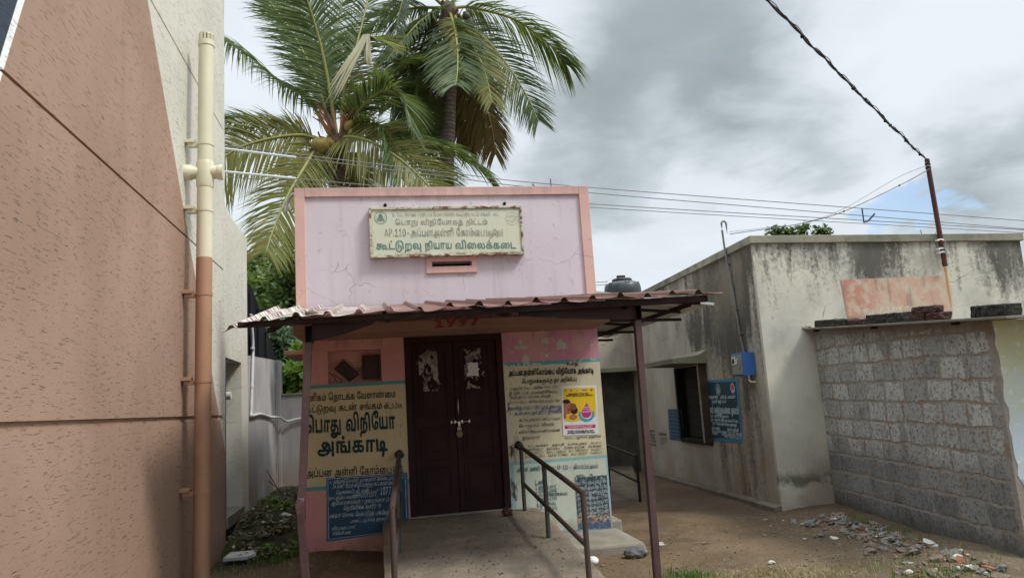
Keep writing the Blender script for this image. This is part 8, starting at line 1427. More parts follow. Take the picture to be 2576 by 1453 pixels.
# ------------------------------------------------------------------ water tank on its tower behind
TK = thing('water_tank', 'black plastic water tank with a brick on its lid', 'water tank', (6.66, 19, 3.75))
TKM = plain('black tank plastic', (.030, .036, .038), (.045, .052, .055), 3, .42, .08, spec=.5)
TC = (6.66, 19.0, 3.75)
mb = MB(); mb.lathe([(.46, 0), (.50, .05), (.50, .60), (.505, .64), (.50, .68), (.485, .78), (.44, .85), (.30, .895), (.25, .90)], TC, 40, lambda k, z: .012*(1 if (k//2) % 2 else 0) if z < .6 else 0)
mb.build('tank_body', TKM, TK, smooth=True)
mb = MB()
for k in range(6):
    a_ = k*math.pi/3+.5; c_, s_ = math.cos(a_), math.sin(a_)
    mb.hexa([(TC[0]+c_*r-s_*w_, TC[1]+s_*r+c_*w_, TC[2]+z) for z, rr in ((.70, (.30, .50)), (.86, (.30, .46))) for r, w_ in ((rr[0], -.07), (rr[1], -.07), (rr[1], .07), (rr[0], .07))])
mb.build('lifting_lug', TKM, TK, bevel=.02)
mb = MB(); mb.lathe([(.26, .90), (.275, .905), (.27, .97), (.24, .985), (.05, 1.0)], TC, 30); mb.build('lid', TKM, TK, smooth=True, bevel=.006)
mb = MB(); mb.box(-.11, .11, -.06, .06, 0, .075)
tag(mb.build('brick', BRK, bevel=.012, loc=(6.64, 19.0, 4.752)), 'dark red brick on the lid of the black water tank', 'brick')
TW = MB(); TW.box(6.05, 7.3, 18.4, 19.6, -.4, 3.7)
TS = thing('tank_tower', 'plain masonry tower carrying the black water tank', 'tower', (6.66, 19, -.4))
TW.build('tower_wall', GREYC, TS)
MB().box(6.0, 7.35, 18.35, 19.65, 3.701, 3.75).build('tower_slab', GREYC, TS)
mb = MB(); mb.tube([(6.20, 18.85, 4.66), (5.4, 18.85, 4.62), (5.38, 18.85, 3.2)], .022, 8); mb.tube([(6.20, 18.85, 4.58), (5.5, 18.85, 4.54), (5.48, 18.85, 3.2)], .018, 8)
tag(mb.build('water_pipe', plain('white plastic pipe', (.6, .62, .63), None, 5, .4, .03), TK, smooth=True))

# ------------------------------------------------------------------ the alley on the left
def m_alleywall():
    mt, t = material('grey streaked compound plaster')
    s = t.n('ShaderNodeSeparateXYZ', {0: t.pos}); x, y, z = s.outputs
    n = t.noise(t.pos, 1.2, 6)
    col = t.mix(t.ss(n, .3, .7), (.46, .44, .445), (.38, .365, .365))
    st = t.ss(t.noise(t.sc(t.pos, (1.6, 1.3, .35)), 1.5, 6, .6), .5, .72)
    col = t.mix(t.m('MULTIPLY', st, .45), col, (.12, .105, .10))
    run = t.mul(t.gauss(y, t.m('ADD', 15.2, t.m('MULTIPLY', t.noise(t.pos, 2, 5), .25)), .09), t.ss(x, -1.97, -1.99), t.ss(t.noise(t.pos, 5, 6, .7), .36, .56))
    col = t.mix(t.m('MULTIPLY', run, .75), col, (.05, .045, .045))
    col = t.mix(t.mul(t.ss(z, 1.0, .2), t.ss(n, .35, .6), .6), col, (.22, .15, .11))
    finish(t, col, .9, t.noise(t.pos, 45, 5), .35, .006, spec=.15)
    return mt
AWL = m_alleywall()
CW = thing('compound_wall', 'grey streaked compound wall in line with the brown building', 'wall', (-2.1, 14, .1))
MB().hexa([(-2.25, 12.16, -.3), (-2.0, 12.16, -.3), (-2.0, 15.85, -.3), (-2.25, 15.85, -.3), (-2.25, 12.16, 2.58), (-2.0, 12.16, 2.58), (-2.0, 15.85, 2.74), (-2.25, 15.85, 2.74)]).build('wall', AWL, CW)
MB().box(-1.998, -1.93, 15.50, 15.86, -.3, 2.72).build('pier', AWL, CW, bevel=.01)
CW2 = thing('compound_wall', 'lower compound wall closing the far end of the alley', 'wall', (-1, 15.9, .1))
MB().box(-1.93, 1.6, 15.6, 15.8, -.3, 2.0).build('wall', AWL, CW2)
MB().box(-1.93, 1.6, 15.57, 15.83, 2.001, 2.05).build('coping', GREYC, CW2, bevel=.01)
SHD = thing('shed', 'black sheeted lean-to shed rising behind the compound wall', 'shed', (-3, 14, 2.5))
BS = plain('black tarred sheet', (.005, .005, .006), (.009, .009, .011), 3, .8, .2, 20, spec=.1)
mb = MB()
vs, fs = [], []
side = [(12.14, 3.62), (12.5, 3.78), (12.86, 3.75), (13.5, 3.545), (14.3, 3.27), (15.1, 3.0), (15.82, 2.75)]
for y, z in side: vs += [(-2.03, y, 2.5), (-2.03, y, z), (-4.2, y, z+.25)]
for i in range(len(side)-1):
    a_ = 3*i; fs += [(a_, a_+3, a_+4, a_+1), (a_+1, a_+4, a_+5, a_+2)]
mb.add(vs, fs); mb.box(-4.2, -2.04, 15.75, 15.82, 2.5, 2.76); mb.build('sheet_cladding', BS, SHD)
mb = MB()
for y in (12.5, 13.3, 14.2): mb.box(-2.028, -2.0, y, y+.05, 2.63, 3.62-max(0, (y-12.86))*.34)
mb.build('batten', plain('dark batten', (.014, .014, .016), (.02, .02, .022), 4, .8, spec=.1), SHD)
WP = plain('white water pipe', (.60, .61, .60), (.5, .5, .49), 6, .45, .05)
AP = thing('water_pipe', 'white pipe running down and along the alley walls', 'pipe', (-1.97, 13, 1.6))
mb = MB(); mb.tube(spline([(-1.97, 12.30, 3.25), (-1.97, 12.47, 2.8), (-1.97, 12.42, 2.4), (-1.97, 12.27, 1.72), (-1.97, 12.30, 1.64), (-1.97, 13.2, 1.66), (-1.97, 14.4, 1.60), (-1.90, 15.1, 1.58), (-1.80, 15.45, 1.50), (-1.55, 15.55, 1.53), (-.9, 15.55, 1.49)], 90), .024, 8); mb.build('pipe', WP, AP, smooth=True)
mb = MB()
for z in (2.72, 2.1): mb.tube([(-1.97, 12.43 if z > 2.5 else 12.35, z-.02), (-1.97, 12.43 if z > 2.5 else 12.35, z+.02)], .033, 10)
mb.build('coupling', WP, AP)

# ------------------------------------------------------------------ coconut palms
FG = leafmat('palm green', (.042, .080, .026), (.105, .145, .050), None, .35, 1.0)
FY = leafmat('palm yellow green', (.13, .155, .035), (.25, .235, .070), (.19, .13, .04), .38, 1.0)
FB = leafmat('palm brown', (.10, .085, .025), (.19, .125, .04), (.10, .055, .025), .3, 1.0)
FW = leafmat('palm bleached', (.38, .36, .22), (.48, .46, .32), None, .25)
RGR = plain('palm midrib', (.20, .22, .06), (.26, .24, .08), 3, .5, .1)
RBR = plain('palm brown midrib', (.24, .16, .07), (.16, .10, .05), 3, .6, .2)
def frond(palm, pts, lmax, kind, seed, side=None, nl=150, label=None, hg=1.0):
    rnd = random.Random(seed)
    P = spline(pts, 60)
    cum = [0]
    for a, b in zip(P, P[1:]): cum.append(cum[-1]+(b-a).length)
    L = cum[-1]
    rad = V((pts[-1][0]-pts[0][0], pts[-1][1]-pts[0][1], 0))
    rad = rad.normalized() if rad.length > .2 else V((0, -1, 0))
    S0 = V(side).normalized() if side else V((0, 0, 1)).cross(rad)
    up_tilt = rnd.uniform(-.25, .25)
    mb = MB()
    mb.tube([P[i] for i in range(0, 61, 3)], [.042*(1-.9*i/60)+.004 for i in range(0, 61, 3)], 5)
    root = mb.build('frond', (RBR if kind == 2 else RGR), palm, smooth=True)
    if label: root['label'] = label
    vs, fs = [], []
    for sgn_ in (-1, 1):
        if kind == 3 and sgn_ == -1: continue
        for k in range(nl):
            t = .13+.87*(k+rnd.random()*.7)/nl
            if rnd.random() < .03: continue
            i = min(59, int(t*60)); f = t*60-i
            p = P[i].lerp(P[i+1], min(1, f))
            Tn = (P[i+1]-P[i]).normalized()
            Sd = (S0-Tn*S0.dot(Tn)).normalized()
            Nn = Sd.cross(Tn)
            if Nn.z < 0: Nn = -Nn
            ang = R(36+24*(1-t)+rnd.uniform(-6, 6))
            ll = lmax*1.0*(.50+.62*math.sin(min(1, t*1.15)*math.pi*.80))*(1-.42*t**3)*rnd.uniform(.82, 1.1)
            d = Sd*sgn_*math.sin(ang)+Tn*math.cos(ang)+Nn*(.16+up_tilt*.4*sgn_)
            d.normalize()
            hang = rnd.uniform(.14, .42)*(1.3 if kind == 2 else 1)*hg
            wv = d.cross(Nn).normalized()
            wv = (wv*.8+Nn*.6*rnd.choice((-.5, 1))).normalized()
            w0 = .0155*rnd.uniform(.8, 1.25)
            q0 = len(vs)
            for s_, ww in ((0, .55), (.3, 1), (.65, .75), (1, .04)):
                c = p+d*ll*s_+V((0, 0, -hang*ll*s_*s_))
                c += Tn*(.0)
                vs += [c-wv*w0*ww, c+wv*w0*ww]
            for j in range(3): fs.append((q0+2*j, q0+2*j+1, q0+2*j+3, q0+2*j+2))
    m2 = MB(); m2.add(vs, fs)
    m2.build('leaflets', {0: FG, 1: FY, 2: FB, 3: FY}[kind], root)
    if kind == 3:                               # snapped tip: bleached leaflets folded down
        vs, fs = [], []
        for k in range(58):
            p = P[rnd.randrange(38, 47)]+V((rnd.uniform(-.03, .03), -.06, 0))
            long_ = k < 40
            ln_ = rnd.uniform(.9, 1.75) if long_ else rnd.uniform(.5, .85)
            d = V((rnd.uniform(-.62, -.42) if long_ else rnd.uniform(-.12, .16), rnd.uniform(-.2, .0), -1)).normalized()
            q0 = len(vs)
            for s_, ww in ((0, .6), (.5, 1), (1, .1)):
                c = p+d*ln_*s_
                vs += [c-V((.022*ww, 0, 0)), c+V((.022*ww, 0, 0))]
            for j in range(2): fs.append((q0+2*j, q0+2*j+1, q0+2*j+3, q0+2*j+2))
        m3 = MB(); m3.add(vs, fs); m3.build('folded_leaflets', FW, root)
    return root
def m_trunk():
    mt, t = material('ringed palm bark')
    s = t.n('ShaderNodeSeparateXYZ', {0: t.pos}); z = s.outputs[2]
    rg = t.m('SINE', t.m('ADD', t.m('MULTIPLY', z, 62), t.m('MULTIPLY', t.noise(t.pos, 4, 4), 5)))
    n = t.noise(t.pos, 7, 6, .7)
    col = t.mix(t.ss(n, .35, .65), (.105, .085, .075), (.185, .155, .13))
    col = t.mix(t.m('MULTIPLY', t.ss(rg, .4, .95), .55), col, (.06, .047, .042))
    finish(t, col, .9, t.m('ADD', t.m('MULTIPLY', rg, .5), n), .6, .02, spec=.1)
    return mt
BARK = m_trunk()
NUTM = plain('ripe coconut skin', (.24, .20, .05), (.18, .125, .035), 5, .5, .1, c3=(.14, .08, .03))
NUTD = plain('dark coconut skin', (.06, .055, .03), (.04, .032, .02), 5, .55, .1)
FIB = plain('orange flower stalks', (.36, .13, .055), (.28, .13, .06), 8, .8, .2)
FIBD = plain('dry brown fibre', (.13, .09, .06), (.08, .055, .04), 8, .9, .4)
def palm(name_label, base, crown, trunk_pts, r0, r1, fronds, nuts, stalks, seedbase):
    t = thing('coconut_palm', name_label, 'palm tree', base)
    mb = MB(); pts = spline(trunk_pts, 26)
    mb.tube(pts, [r0+(r1-r0)*min(1, i/24)+.006*math.sin(i*1.7) for i in range(27)], 14); mb.build('trunk', BARK, t, smooth=True)
    mb = MB(); rnd = random.Random(seedbase)
    mb.blobby((crown[0], crown[1], crown[2]-.05), (.24, .24, .42), seedbase, 2, .15)
    for k in range(34):
        a_ = rnd.random()*6.28; z_ = crown[2]+rnd.uniform(-.75, .1); r_ = rnd.uniform(.12, .24)
        mb.bar((crown[0]+r_*math.cos(a_), crown[1]+r_*math.sin(a_), z_-.2), (crown[0]+(r_+.10+.1*rnd.random())*math.cos(a_), crown[1]+(r_+.12)*math.sin(a_), z_+rnd.uniform(-.1, .35)), .05*rnd.uniform(.3, 1.3), .012)
    mb.build('crown_fibre', FIBD, t)
    for i, fd in enumerate(fronds):
        frond(t, fd[0], fd[1], fd[2], seedbase*100+i, *(fd[3:]))
    for (x, y, z, r_, m_) in nuts:
        mb = MB(); mb.lathe([(.02, -1.25*r_), (.6*r_, -1.0*r_), (.95*r_, -.4*r_), (r_, .1*r_), (.82*r_, .7*r_), (.4*r_, 1.1*r_), (.05, 1.2*r_)], (0, 0, 0), 14)
        o = mb.build('coconut', m_, t, smooth=True); o.location = (x, y, z); o.rotation_euler = (rnd.uniform(-.5, .5), rnd.uniform(-.6, .6), 0)
    mb = MB()
    for (a, b) in stalks:
        A, Bq = V(a), V(b)
        for k in range(16):
            e = Bq+V((rnd.uniform(-.22, .22), rnd.uniform(-.2, .2), rnd.uniform(-.2, .22)))
            mb.tube(spline([A, A.lerp(e, .5)+V((0, 0, .05)), e+V((0, 0, -.06))], 5), .012, 4)
    if stalks: mb.build('flower_stalks', FIB, t)
    for (a, b) in stalks:
        mb = MB(); A, Bq = V(a), V(b); mb.tube(spline([A, A.lerp(Bq, .6)+V((0, 0, .08)), A.lerp(Bq, 1.5)], 8), [.03, .05, .06, .06, .055, .045, .03, .015, .004], 6); mb.build('flower_sheath', FIBD, t, smooth=True)
    return t
LF = [
  ([(-.66,15.0,7.21),(-.87,14.67,8.80),(-1.13,14.33,9.84),(-1.36,14.0,10.40)],1.05,0,(1,.25,0)),
  ([(-.74,15.0,7.21),(-1.11,15.2,8.70),(-1.69,15.4,9.97),(-2.37,15.6,10.99)],.95,0,(.9,.3,.25)),
  ([(-.77,15.0,7.21),(-1.23,15.2,8.13),(-1.82,15.4,8.62),(-2.45,15.6,9.27),(-3.07,15.8,9.77),(-3.61,16.0,9.90)],1.1,0,(.1,1,0),128,None,2.0),
  ([(-.77,15.0,7.12),(-1.34,15.24,7.41),(-1.71,15.48,7.60),(-2.38,15.72,7.82),(-3.07,15.96,7.94),(-3.73,16.2,7.87)],.95,0,(.1,1,0),128,None,1.4),
  ([(-.79,15.0,7.07),(-1.35,14.8,7.22),(-2.10,14.6,7.03),(-2.63,14.4,6.73),(-2.98,14.2,6.27),(-3.15,14.0,5.82)],1.0,1,(.45,.1,-.85)),
  ([(-.81,15.0,7.02),(-1.06,14.6,6.83),(-1.31,14.2,6.25),(-1.54,13.8,5.65),(-1.75,13.4,4.91),(-1.83,13.0,4.41)],1.0,1,(.9,0,-.4)),
  ([(-.58,15.0,7.11),(-.45,14.6,7.11),(.02,14.2,6.86),(.58,13.8,6.35),(1.10,13.4,5.66),(1.38,13.0,5.03)],1.05,1,(.7,0,.7)),
  ([(-.57,15.0,7.12),(.10,15.0,7.27),(.76,15.0,7.23),(1.59,15.0,7.04),(2.23,15.0,6.63),(2.66,15.0,6.11)],1.0,0,(.1,1,.1),140,None,1.3),
  ([(-.58,15.0,7.21),(-.47,14.85,8.29),(-.13,14.7,9.20),(.04,14.55,9.30),(.22,14.4,9.13)],.95,3,(1,.1,-.2),110,'snapped frond with bleached leaflets folded down'),
  ([(-.57,15.0,7.19),(-.22,14.75,7.72),(.28,14.5,8.05),(.66,14.25,7.78),(.86,14.0,7.01)],.9,0),
  ([(-.57,15.0,7.19),(-.07,14.7,7.36),(.33,14.4,7.16),(.53,14.1,6.55),(.58,13.8,5.97)],.9,0),
  ([(-.60,15.0,7.25),(-.38,15.5,8.85),(.07,16.0,10.95),(.24,16.5,12.17)],.9,0,(1,0,-.2)),
  ([(-.58,15.0,7.19),(-.22,15.4,8.26),(.41,15.8,9.11),(1.06,16.2,9.51),(1.55,16.6,9.41)],.9,0),
  ([(-.60,15.1,7.2),(-.1,15.7,8.3),(.5,16.3,8.9),(1.1,16.8,8.7),(1.5,17.2,8.1)],1.0,0),
  ([(-.62,15.1,7.1),(.1,15.5,7.6),(.8,15.9,7.5),(1.5,16.2,6.9),(1.9,16.5,6.2)],1.0,0),
  ([(-.72,15.1,7.2),(-1.0,15.6,8.9),(-1.5,16.1,10.3),(-2.2,16.5,11.3)],1.0,0,(1,.1,.2)),
  ([(-.65,15.0,7.00),(-.43,15.5,6.95),(-.28,16.0,6.76),(-.22,16.5,6.45)],.7,1),
  ([(-.75,15.0,7.02),(-1.08,15.4,6.92),(-1.37,15.8,6.61),(-1.50,16.2,6.19)],.7,1),
  ([(-.71,15.0,7.25),(-.72,15.67,8.83),(-.63,16.33,10.51),(-.33,17.0,12.36)],.9,0,(1,.1,0)),
]
palm('nearer coconut palm with yellow coconuts and a snapped frond behind the shop', (-.6, 15.2, 0), (-.69, 15.0, 7.0), [(-.45, 15.3, -.1), (-.6, 15.25, 2.5), (-.72, 15.2, 5.0), (-.70, 15.05, 6.9)], .20, .15, LF,
     [(-1.04, 14.55, 6.92, .125, NUTM), (-.92, 14.45, 6.87, .125, NUTM), (-.80, 14.6, 6.95, .115, NUTM), (-1.10, 14.7, 6.83, .11, NUTD), (-.98, 14.6, 6.75, .11, NUTM), (-.86, 14.55, 6.78, .105, NUTD),
      (-.40, 14.7, 7.38, .105, NUTM), (-.33, 14.65, 7.18, .10, NUTM), (-.18, 14.75, 7.30, .10, NUTD)],
     [((-.66, 14.9, 7.1), (-.90, 14.8, 7.75)), ((-.62, 14.9, 7.1), (-.28, 14.75, 7.65)), ((-.64, 14.9, 7.1), (-.05, 14.7, 7.50)), ((-.66, 14.9, 6.95), (-.95, 14.7, 7.05))], 3)
RF = [
  ([(2.17,17.0,11.40),(2.66,17.06,11.46),(3.68,17.12,11.24),(4.36,17.18,10.82),(4.85,17.24,10.40),(5.06,17.3,10.12)],1.2,0,(.1,1,0),140,None,2.0),
  ([(2.21,17.0,11.30),(2.60,16.88,10.85),(3.05,16.76,10.29),(3.48,16.64,9.57),(3.81,16.52,8.84),(4.0,16.4,8.20)],1.0,0,(.86,.1,.5)),
  ([(2.05,17.0,11.40),(2.08,16.45,10.60),(2.07,15.9,9.82),(1.98,15.35,8.97),(1.85,14.8,8.35)],1.05,0),
  ([(2.16,17.0,11.30),(2.23,16.55,10.66),(2.54,16.1,9.76),(2.65,15.65,9.02),(2.69,15.2,8.14)],1.05,1),
  ([(1.91,17.0,11.34),(1.76,16.6,11.10),(1.25,16.2,10.54),(.77,15.8,9.79),(.45,15.4,9.20)],1.0,0),
  ([(2.24,17.0,10.98),(2.57,17.12,9.68),(2.87,17.25,8.93),(3.03,17.38,8.35),(3.10,17.5,7.76)],.85,2,(.93,.1,.3)),
  ([(1.86,17.0,11.18),(1.59,16.85,10.28),(1.23,16.7,9.52),(.87,16.55,8.61),(.64,16.4,7.84)],1.0,0),
  ([(2.15,17.0,10.98),(2.21,17.2,9.81),(2.39,17.4,8.64),(2.45,17.6,7.83)],.7,2),
  ([(1.90,17.0,10.97),(1.61,17.27,9.72),(1.47,17.53,8.90),(1.47,17.8,8.06)],.85,2),
  ([(1.87,17.0,11.39),(1.30,17.3,11.54),(.61,17.6,11.52),(-.10,17.9,11.23),(-.52,18.2,10.88)],.85,0),
  ([(1.92,17.0,11.45),(1.38,16.75,11.75),(.97,16.5,11.38),(.74,16.25,10.52),(.70,16.0,9.79)],.85,0),
  ([(1.82,17.0,11.34),(1.46,17.25,10.77),(1.24,17.5,10.04),(1.12,17.75,9.09),(1.05,18.0,8.45)],.95,0),
  ([(2.17,17.0,11.56),(2.64,17.2,12.30),(3.20,17.4,12.68),(3.88,17.6,12.72)],.8,0),
  ([(2.03,17.0,11.61),(1.84,17.2,12.59),(1.38,17.4,13.36),(.69,17.6,13.80)],.9,0),
  ([(2.13,17.0,11.62),(2.33,17.0,12.60),(2.58,17.0,13.50)],.9,0,(1,0,0)),
  ([(2.26,17.0,11.19),(2.59,17.47,10.81),(2.93,17.93,10.17),(3.15,18.4,9.27)],.85,0),
  ([(1.85,17.0,10.97),(1.46,17.53,10.27),(1.07,18.07,9.98),(.60,18.6,9.44)],.95,1),
  ([(1.76,17.0,11.17),(1.16,17.17,10.71),(.64,17.33,9.94),(.32,17.5,9.08)],.95,0),
  ([(2.02,17.1,11.0),(1.9,17.5,10.2),(1.75,17.9,9.2),(1.7,18.2,8.2)],.9,0),
  ([(2.1,17.1,11.0),(2.2,17.6,10.2),(2.35,18.1,9.3),(2.5,18.4,8.5)],.9,2),
]
palm('taller coconut palm with hanging brown fronds farther behind the shop', (1.7, 17, 0), (2.06, 17.0, 11.25), [(1.62, 17.0, -.1), (1.68, 17.0, 3.0), (1.78, 17.0, 6.8), (1.98, 17.0, 9.4), (2.06, 17.0, 11.2)], .21, .16, RF,
     [(1.45, 16.55, 10.78, .12, NUTD), (1.58, 16.5, 10.86, .12, NUTD), (1.50, 16.6, 10.62, .12, NUTD), (1.66, 16.6, 10.98, .11, NUTD), (1.38, 16.7, 10.90, .11, NUTD), (2.45, 16.7, 11.0, .11, NUTD), (2.52, 16.7, 10.85, .11, NUTD), (1.62, 16.55, 10.70, .11, NUTD)], [], 7)

# ------------------------------------------------------------------ leafy trees, bushes, hill
def leaf_mesh(name, mat, parent, blobs, leaf, n, seed, clump=.16, flat=.55):
    """blobs: (cx,cy,cz,rx,ry,rz,weight). leaf clumps spread through the volume, denser towards the skin"""
    rg = np.random.default_rng(seed)
    wsum = sum(b[6] for b in blobs); VS = []
    for b in blobs:
        m_ = max(1, int(n*b[6]/wsum)); nc = max(1, m_//22)
        d = rg.normal(size=(nc, 3)); d /= np.linalg.norm(d, axis=1)[:, None]
        rr = rg.random(nc)**.38*rg.uniform(.75, 1.12, nc)
        cc = np.array(b[:3])+d*rr[:, None]*np.array(b[3:6])
        idx = rg.integers(0, nc, m_)
        p = cc[idx]+rg.normal(size=(m_, 3))*clump*np.array([1, 1, .6])
        a = rg.normal(size=(m_, 3)); a[:, 2] = a[:, 2]*flat-.25; a /= np.linalg.norm(a, axis=1)[:, None]
        up = rg.normal(size=(m_, 3))*.5+np.array([0, 0, 1]); s_ = np.cross(a, up); s_ /= np.linalg.norm(s_, axis=1)[:, None]+1e-6
        L = leaf*rg.uniform(.65, 1.3, m_)[:, None]
        w_ = L*.30
        q = np.stack([p, p+a*L*.5+s_*w_, p+a*L, p+a*L*.5-s_*w_], 1)
        VS.append(q.reshape(-1, 3))
    vs = np.concatenate(VS); m_ = len(vs)//4
    me = bpy.data.meshes.new(name)
    me.vertices.add(len(vs)); me.vertices.foreach_set('co', vs.ravel())
    me.loops.add(4*m_); me.loops.foreach_set('vertex_index', np.arange(4*m_))
    me.polygons.add(m_); me.polygons.foreach_set('loop_start', np.arange(m_)*4)
    me.update(calc_edges=True); me.materials.append(mat)
    return link(name, me, parent)
def trunk_mesh(parent, base, top, r, seed, mat, nb=7, spread=1.2):
    rnd = random.Random(seed); b, t = V(base), V(top); mb = MB()
    mid = b.lerp(t, .5)+V((rnd.uniform(-.2, .2), rnd.uniform(-.2, .2), 0))
    mb.tube(spline([b, mid, t], 12), [r*(1-.6*i/12) for i in range(13)], 9)
    for k in range(nb):
        s_ = b.lerp(t, rnd.uniform(.5, .95)); a_ = rnd.random()*6.28
        e = s_+V((math.cos(a_)*spread*rnd.uniform(.5, 1), math.sin(a_)*spread*rnd.uniform(.5, 1), spread*rnd.uniform(.3, .9)))
        mb.tube(spline([s_, s_.lerp(e, .5)+V((0, 0, .12)), e], 6), [r*.4*(1-.12*i) for i in range(7)], 6)
    return mb.build('trunk', mat, parent, smooth=True)
TB = plain('brown bark', (.10, .075, .055), (.06, .048, .038), 6, .95, .6, 20)
G1 = leafmat('mid green leaves', (.075, .135, .034), (.15, .22, .065), None, .3, .8)
G2 = leafmat('dark green leaves', (.028, .060, .018), (.065, .115, .03), None, .25, .8)
G3 = leafmat('grey green leaves', (.12, .19, .11), (.20, .28, .17), None, .25, .8)
G4 = leafmat('bright green leaves', (.10, .22, .03), (.20, .33, .06), None, .4, .8)
def tree(label, base, top, r, blobs, leaf, n, mat, seed, spread=1.2, name='tree', cat='tree', clump=.2, nb=7, group=None):
    t = thing(name, label, cat, base, group)
    trunk_mesh(t, base, top, r, seed, TB, nb, spread)
    leaf_mesh('crown', mat, t, blobs, leaf, n, seed, clump)
    return t
tree('dense green tree filling the gap left of the pink parapet', (-5.3, 28, -.3), (-4.4, 28, 5.5), .28, [(-4.5, 28, 4.6, 1.6, 1.6, 1.6, 3), (-5.6, 28.5, 3.6, 1.6, 1.6, 1.6, 2), (-3.3, 27.6, 5.6, 1.3, 1.3, 1.6, 3), (-2.6, 28, 4.8, 1.4, 1.4, 1.9, 2)], .26, 15000, G1, 31, 1.6, clump=.22)
tree('dark tree whose top shows under the drooping palm frond', (-2.7, 24, -.3), (-2.5, 24, 6.6), .2, [(-2.35, 24, 6.4, .7, .8, 1.1, 2), (-2.0, 24, 5.2, 1.0, .9, 1.2, 2), (-3.0, 24, 4.6, .9, .9, 1.0, 2)], .22, 6000, G2, 32, 1.0, clump=.2)
tree('pale grey green bush beyond the shed', (-2.4, 18.2, -.1), (-2.3, 18.2, 2.6), .1, [(-2.55, 18.2, 3.2, .75, .6, .65, 2), (-1.95, 18.2, 2.9, .7, .6, .6, 2)], .15, 4600, G3, 33, .7, 'bush', 'bush', .15)
tree('bright green broad leaved shrub between the alley and the shop', (-1.7, 16.6, -.1), (-1.7, 16.6, 1.9), .07, [(-1.85, 16.6, 2.42, .55, .5, .34, 2), (-1.45, 16.6, 2.25, .45, .5, .40, 2)], .24, 1500, G4, 34, .5, 'shrub', 'shrub', .14)
tree('dark leafy shrub low behind the alley end wall', (-1.5, 17.4, -.1), (-1.5, 17.4, 1.7), .07, [(-1.75, 17.3, 1.95, .75, .5, .40, 2), (-1.0, 17.3, 2.1, .6, .5, .5, 1)], .20, 2600, G2, 35, .5, 'shrub', 'shrub', .14)
tree('light green climber hanging below the canopy end near the pink wall', (-1.35, 14.6, -.1), (-1.38, 14.6, 2.6), .03, [(-1.40, 14.5, 2.86, .14, .14, .16, 1)], .20, 90, G4, 36, .15, 'climber', 'climber', .08, 3)
tree('feathery green treetop peeping over the right building, wider of the two', (15.4, 25, -.3), (15.6, 25, 7.1), .12, [(15.25, 25, 7.25, .55, .4, .32, 3), (15.9, 25, 7.15, .35, .3, .2, 1), (16.9, 25, 7.15, .42, .4, .28, 2), (16.3, 25, 7.5, .14, .14, .14, .4)], .20, 1100, G2, 37, .8, clump=.12)
tree('small sprig of leaves peeping over the right building beside the iron pole', (20.6, 25, -.3), (20.5, 25, 6.3), .08, [(20.4, 25, 6.5, .35, .3, .28, 1), (21.6, 25, 6.2, .3, .3, .25, .6)], .17, 240, G3, 38, .5, clump=.1)
tt = thing('bare_sapling', 'leafless thin twigs rising over the right building behind the pole', 'sapling', (21.5, 25, -.3))
mb = MB()
for a, b in (((21.5, 25, -.3), (21.5, 25, 6.1)), ((21.5, 25, 6.0), (21.25, 25, 7.3)), ((21.5, 25, 6.1), (22.0, 25, 6.9)), ((21.4, 25, 6.4), (22.1, 25, 7.4)), ((21.8, 25, 6.6), (21.5, 25, 6.9))): mb.tube([a, b], .018, 5)
mb.build('twigs', plain('pale twig', (.25, .23, .2)), tt)
# hill behind
hx = [-70+2.5*i for i in range(37)]; hy = [46+2.6*j for j in range(46)]
def hz(x, y):
    z = 19.5*math.exp(-((x+15)/19)**2-((y-90)/36)**2)
    return z+1.1*mnoise.noise(V((x*.11, y*.11, 0)))*smoothstep(z, .5, 5)-.6
mb = MB(); mb.add([(x, y, hz(x, y)) for y in hy for x in hx], [(j*37+i, j*37+i+1, (j+1)*37+i+1, (j+1)*37+i) for j in range(45) for i in range(36)])
tag(mb.build('hill', plain('scrub hillside', (.05, .085, .03), (.08, .10, .045), .4, .95, .3, 2), smooth=True), 'green wooded hill far behind on the left', 'hill', kind='structure')
rnd = random.Random(77); bl = []
for k in range(520):
    x = rnd.uniform(-24, -2); y = rnd.uniform(52, 90); z = hz(x, y)
    if z < 1: continue
    r_ = rnd.uniform(.7, 1.7); bl.append((x, y, z+r_*.45, r_, r_, r_*.75, r_*r_))
o = leaf_mesh('hillside_wood', leafmat('hillside leaves', (.055, .10, .032), (.12, .165, .055), None, .2, .12), None, bl, .75, 26000, 51, .3)
tag(o, 'scrubby wood covering the far hillside', 'wood', kind='stuff')

# ------------------------------------------------------------------ power lines behind the shop
SLV = plain('white cable sleeve', (.66, .68, .70), (.58, .60, .62), 6, .4, .02)
def line(label, pts, r, sleeve=None):
    t = thing('power_line', label, 'power line', pts[0], 'power lines crossing behind the shop')
    d0 = V(pts[0])-V(pts[1]); d1 = V(pts[-1])-V(pts[-2])
    P = [V(pts[0])+d0.normalized()*8]+[V(p) for p in pts]+[V(pts[-1])+d1.normalized()*14]
    mb = MB(); mb.tube(spline(P, 60), r, 6); mb.build('wire', WIREG, t, smooth=True)
    if sleeve:
        mb = MB(); mb.tube([V(pts[0])+d0.normalized()*2, V(sleeve)], .019, 10); mb.build('sleeve', SLV, t, smooth=True)
    return t
line('topmost of the power lines crossing behind the shop', [(-2.312, 12, 5.977), (1.324, 12, 5.495), (3.733, 12, 5.223), (12.528, 12, 4.471)], .0075)
line('second power line from the top, sleeved in white at the left', [(-2.312, 12, 5.92), (-1.30, 12, 5.785), (1.32, 12, 5.418), (3.732, 12, 5.126), (12.496, 12, 4.306)], .0075, (-1.19, 12, 5.772))
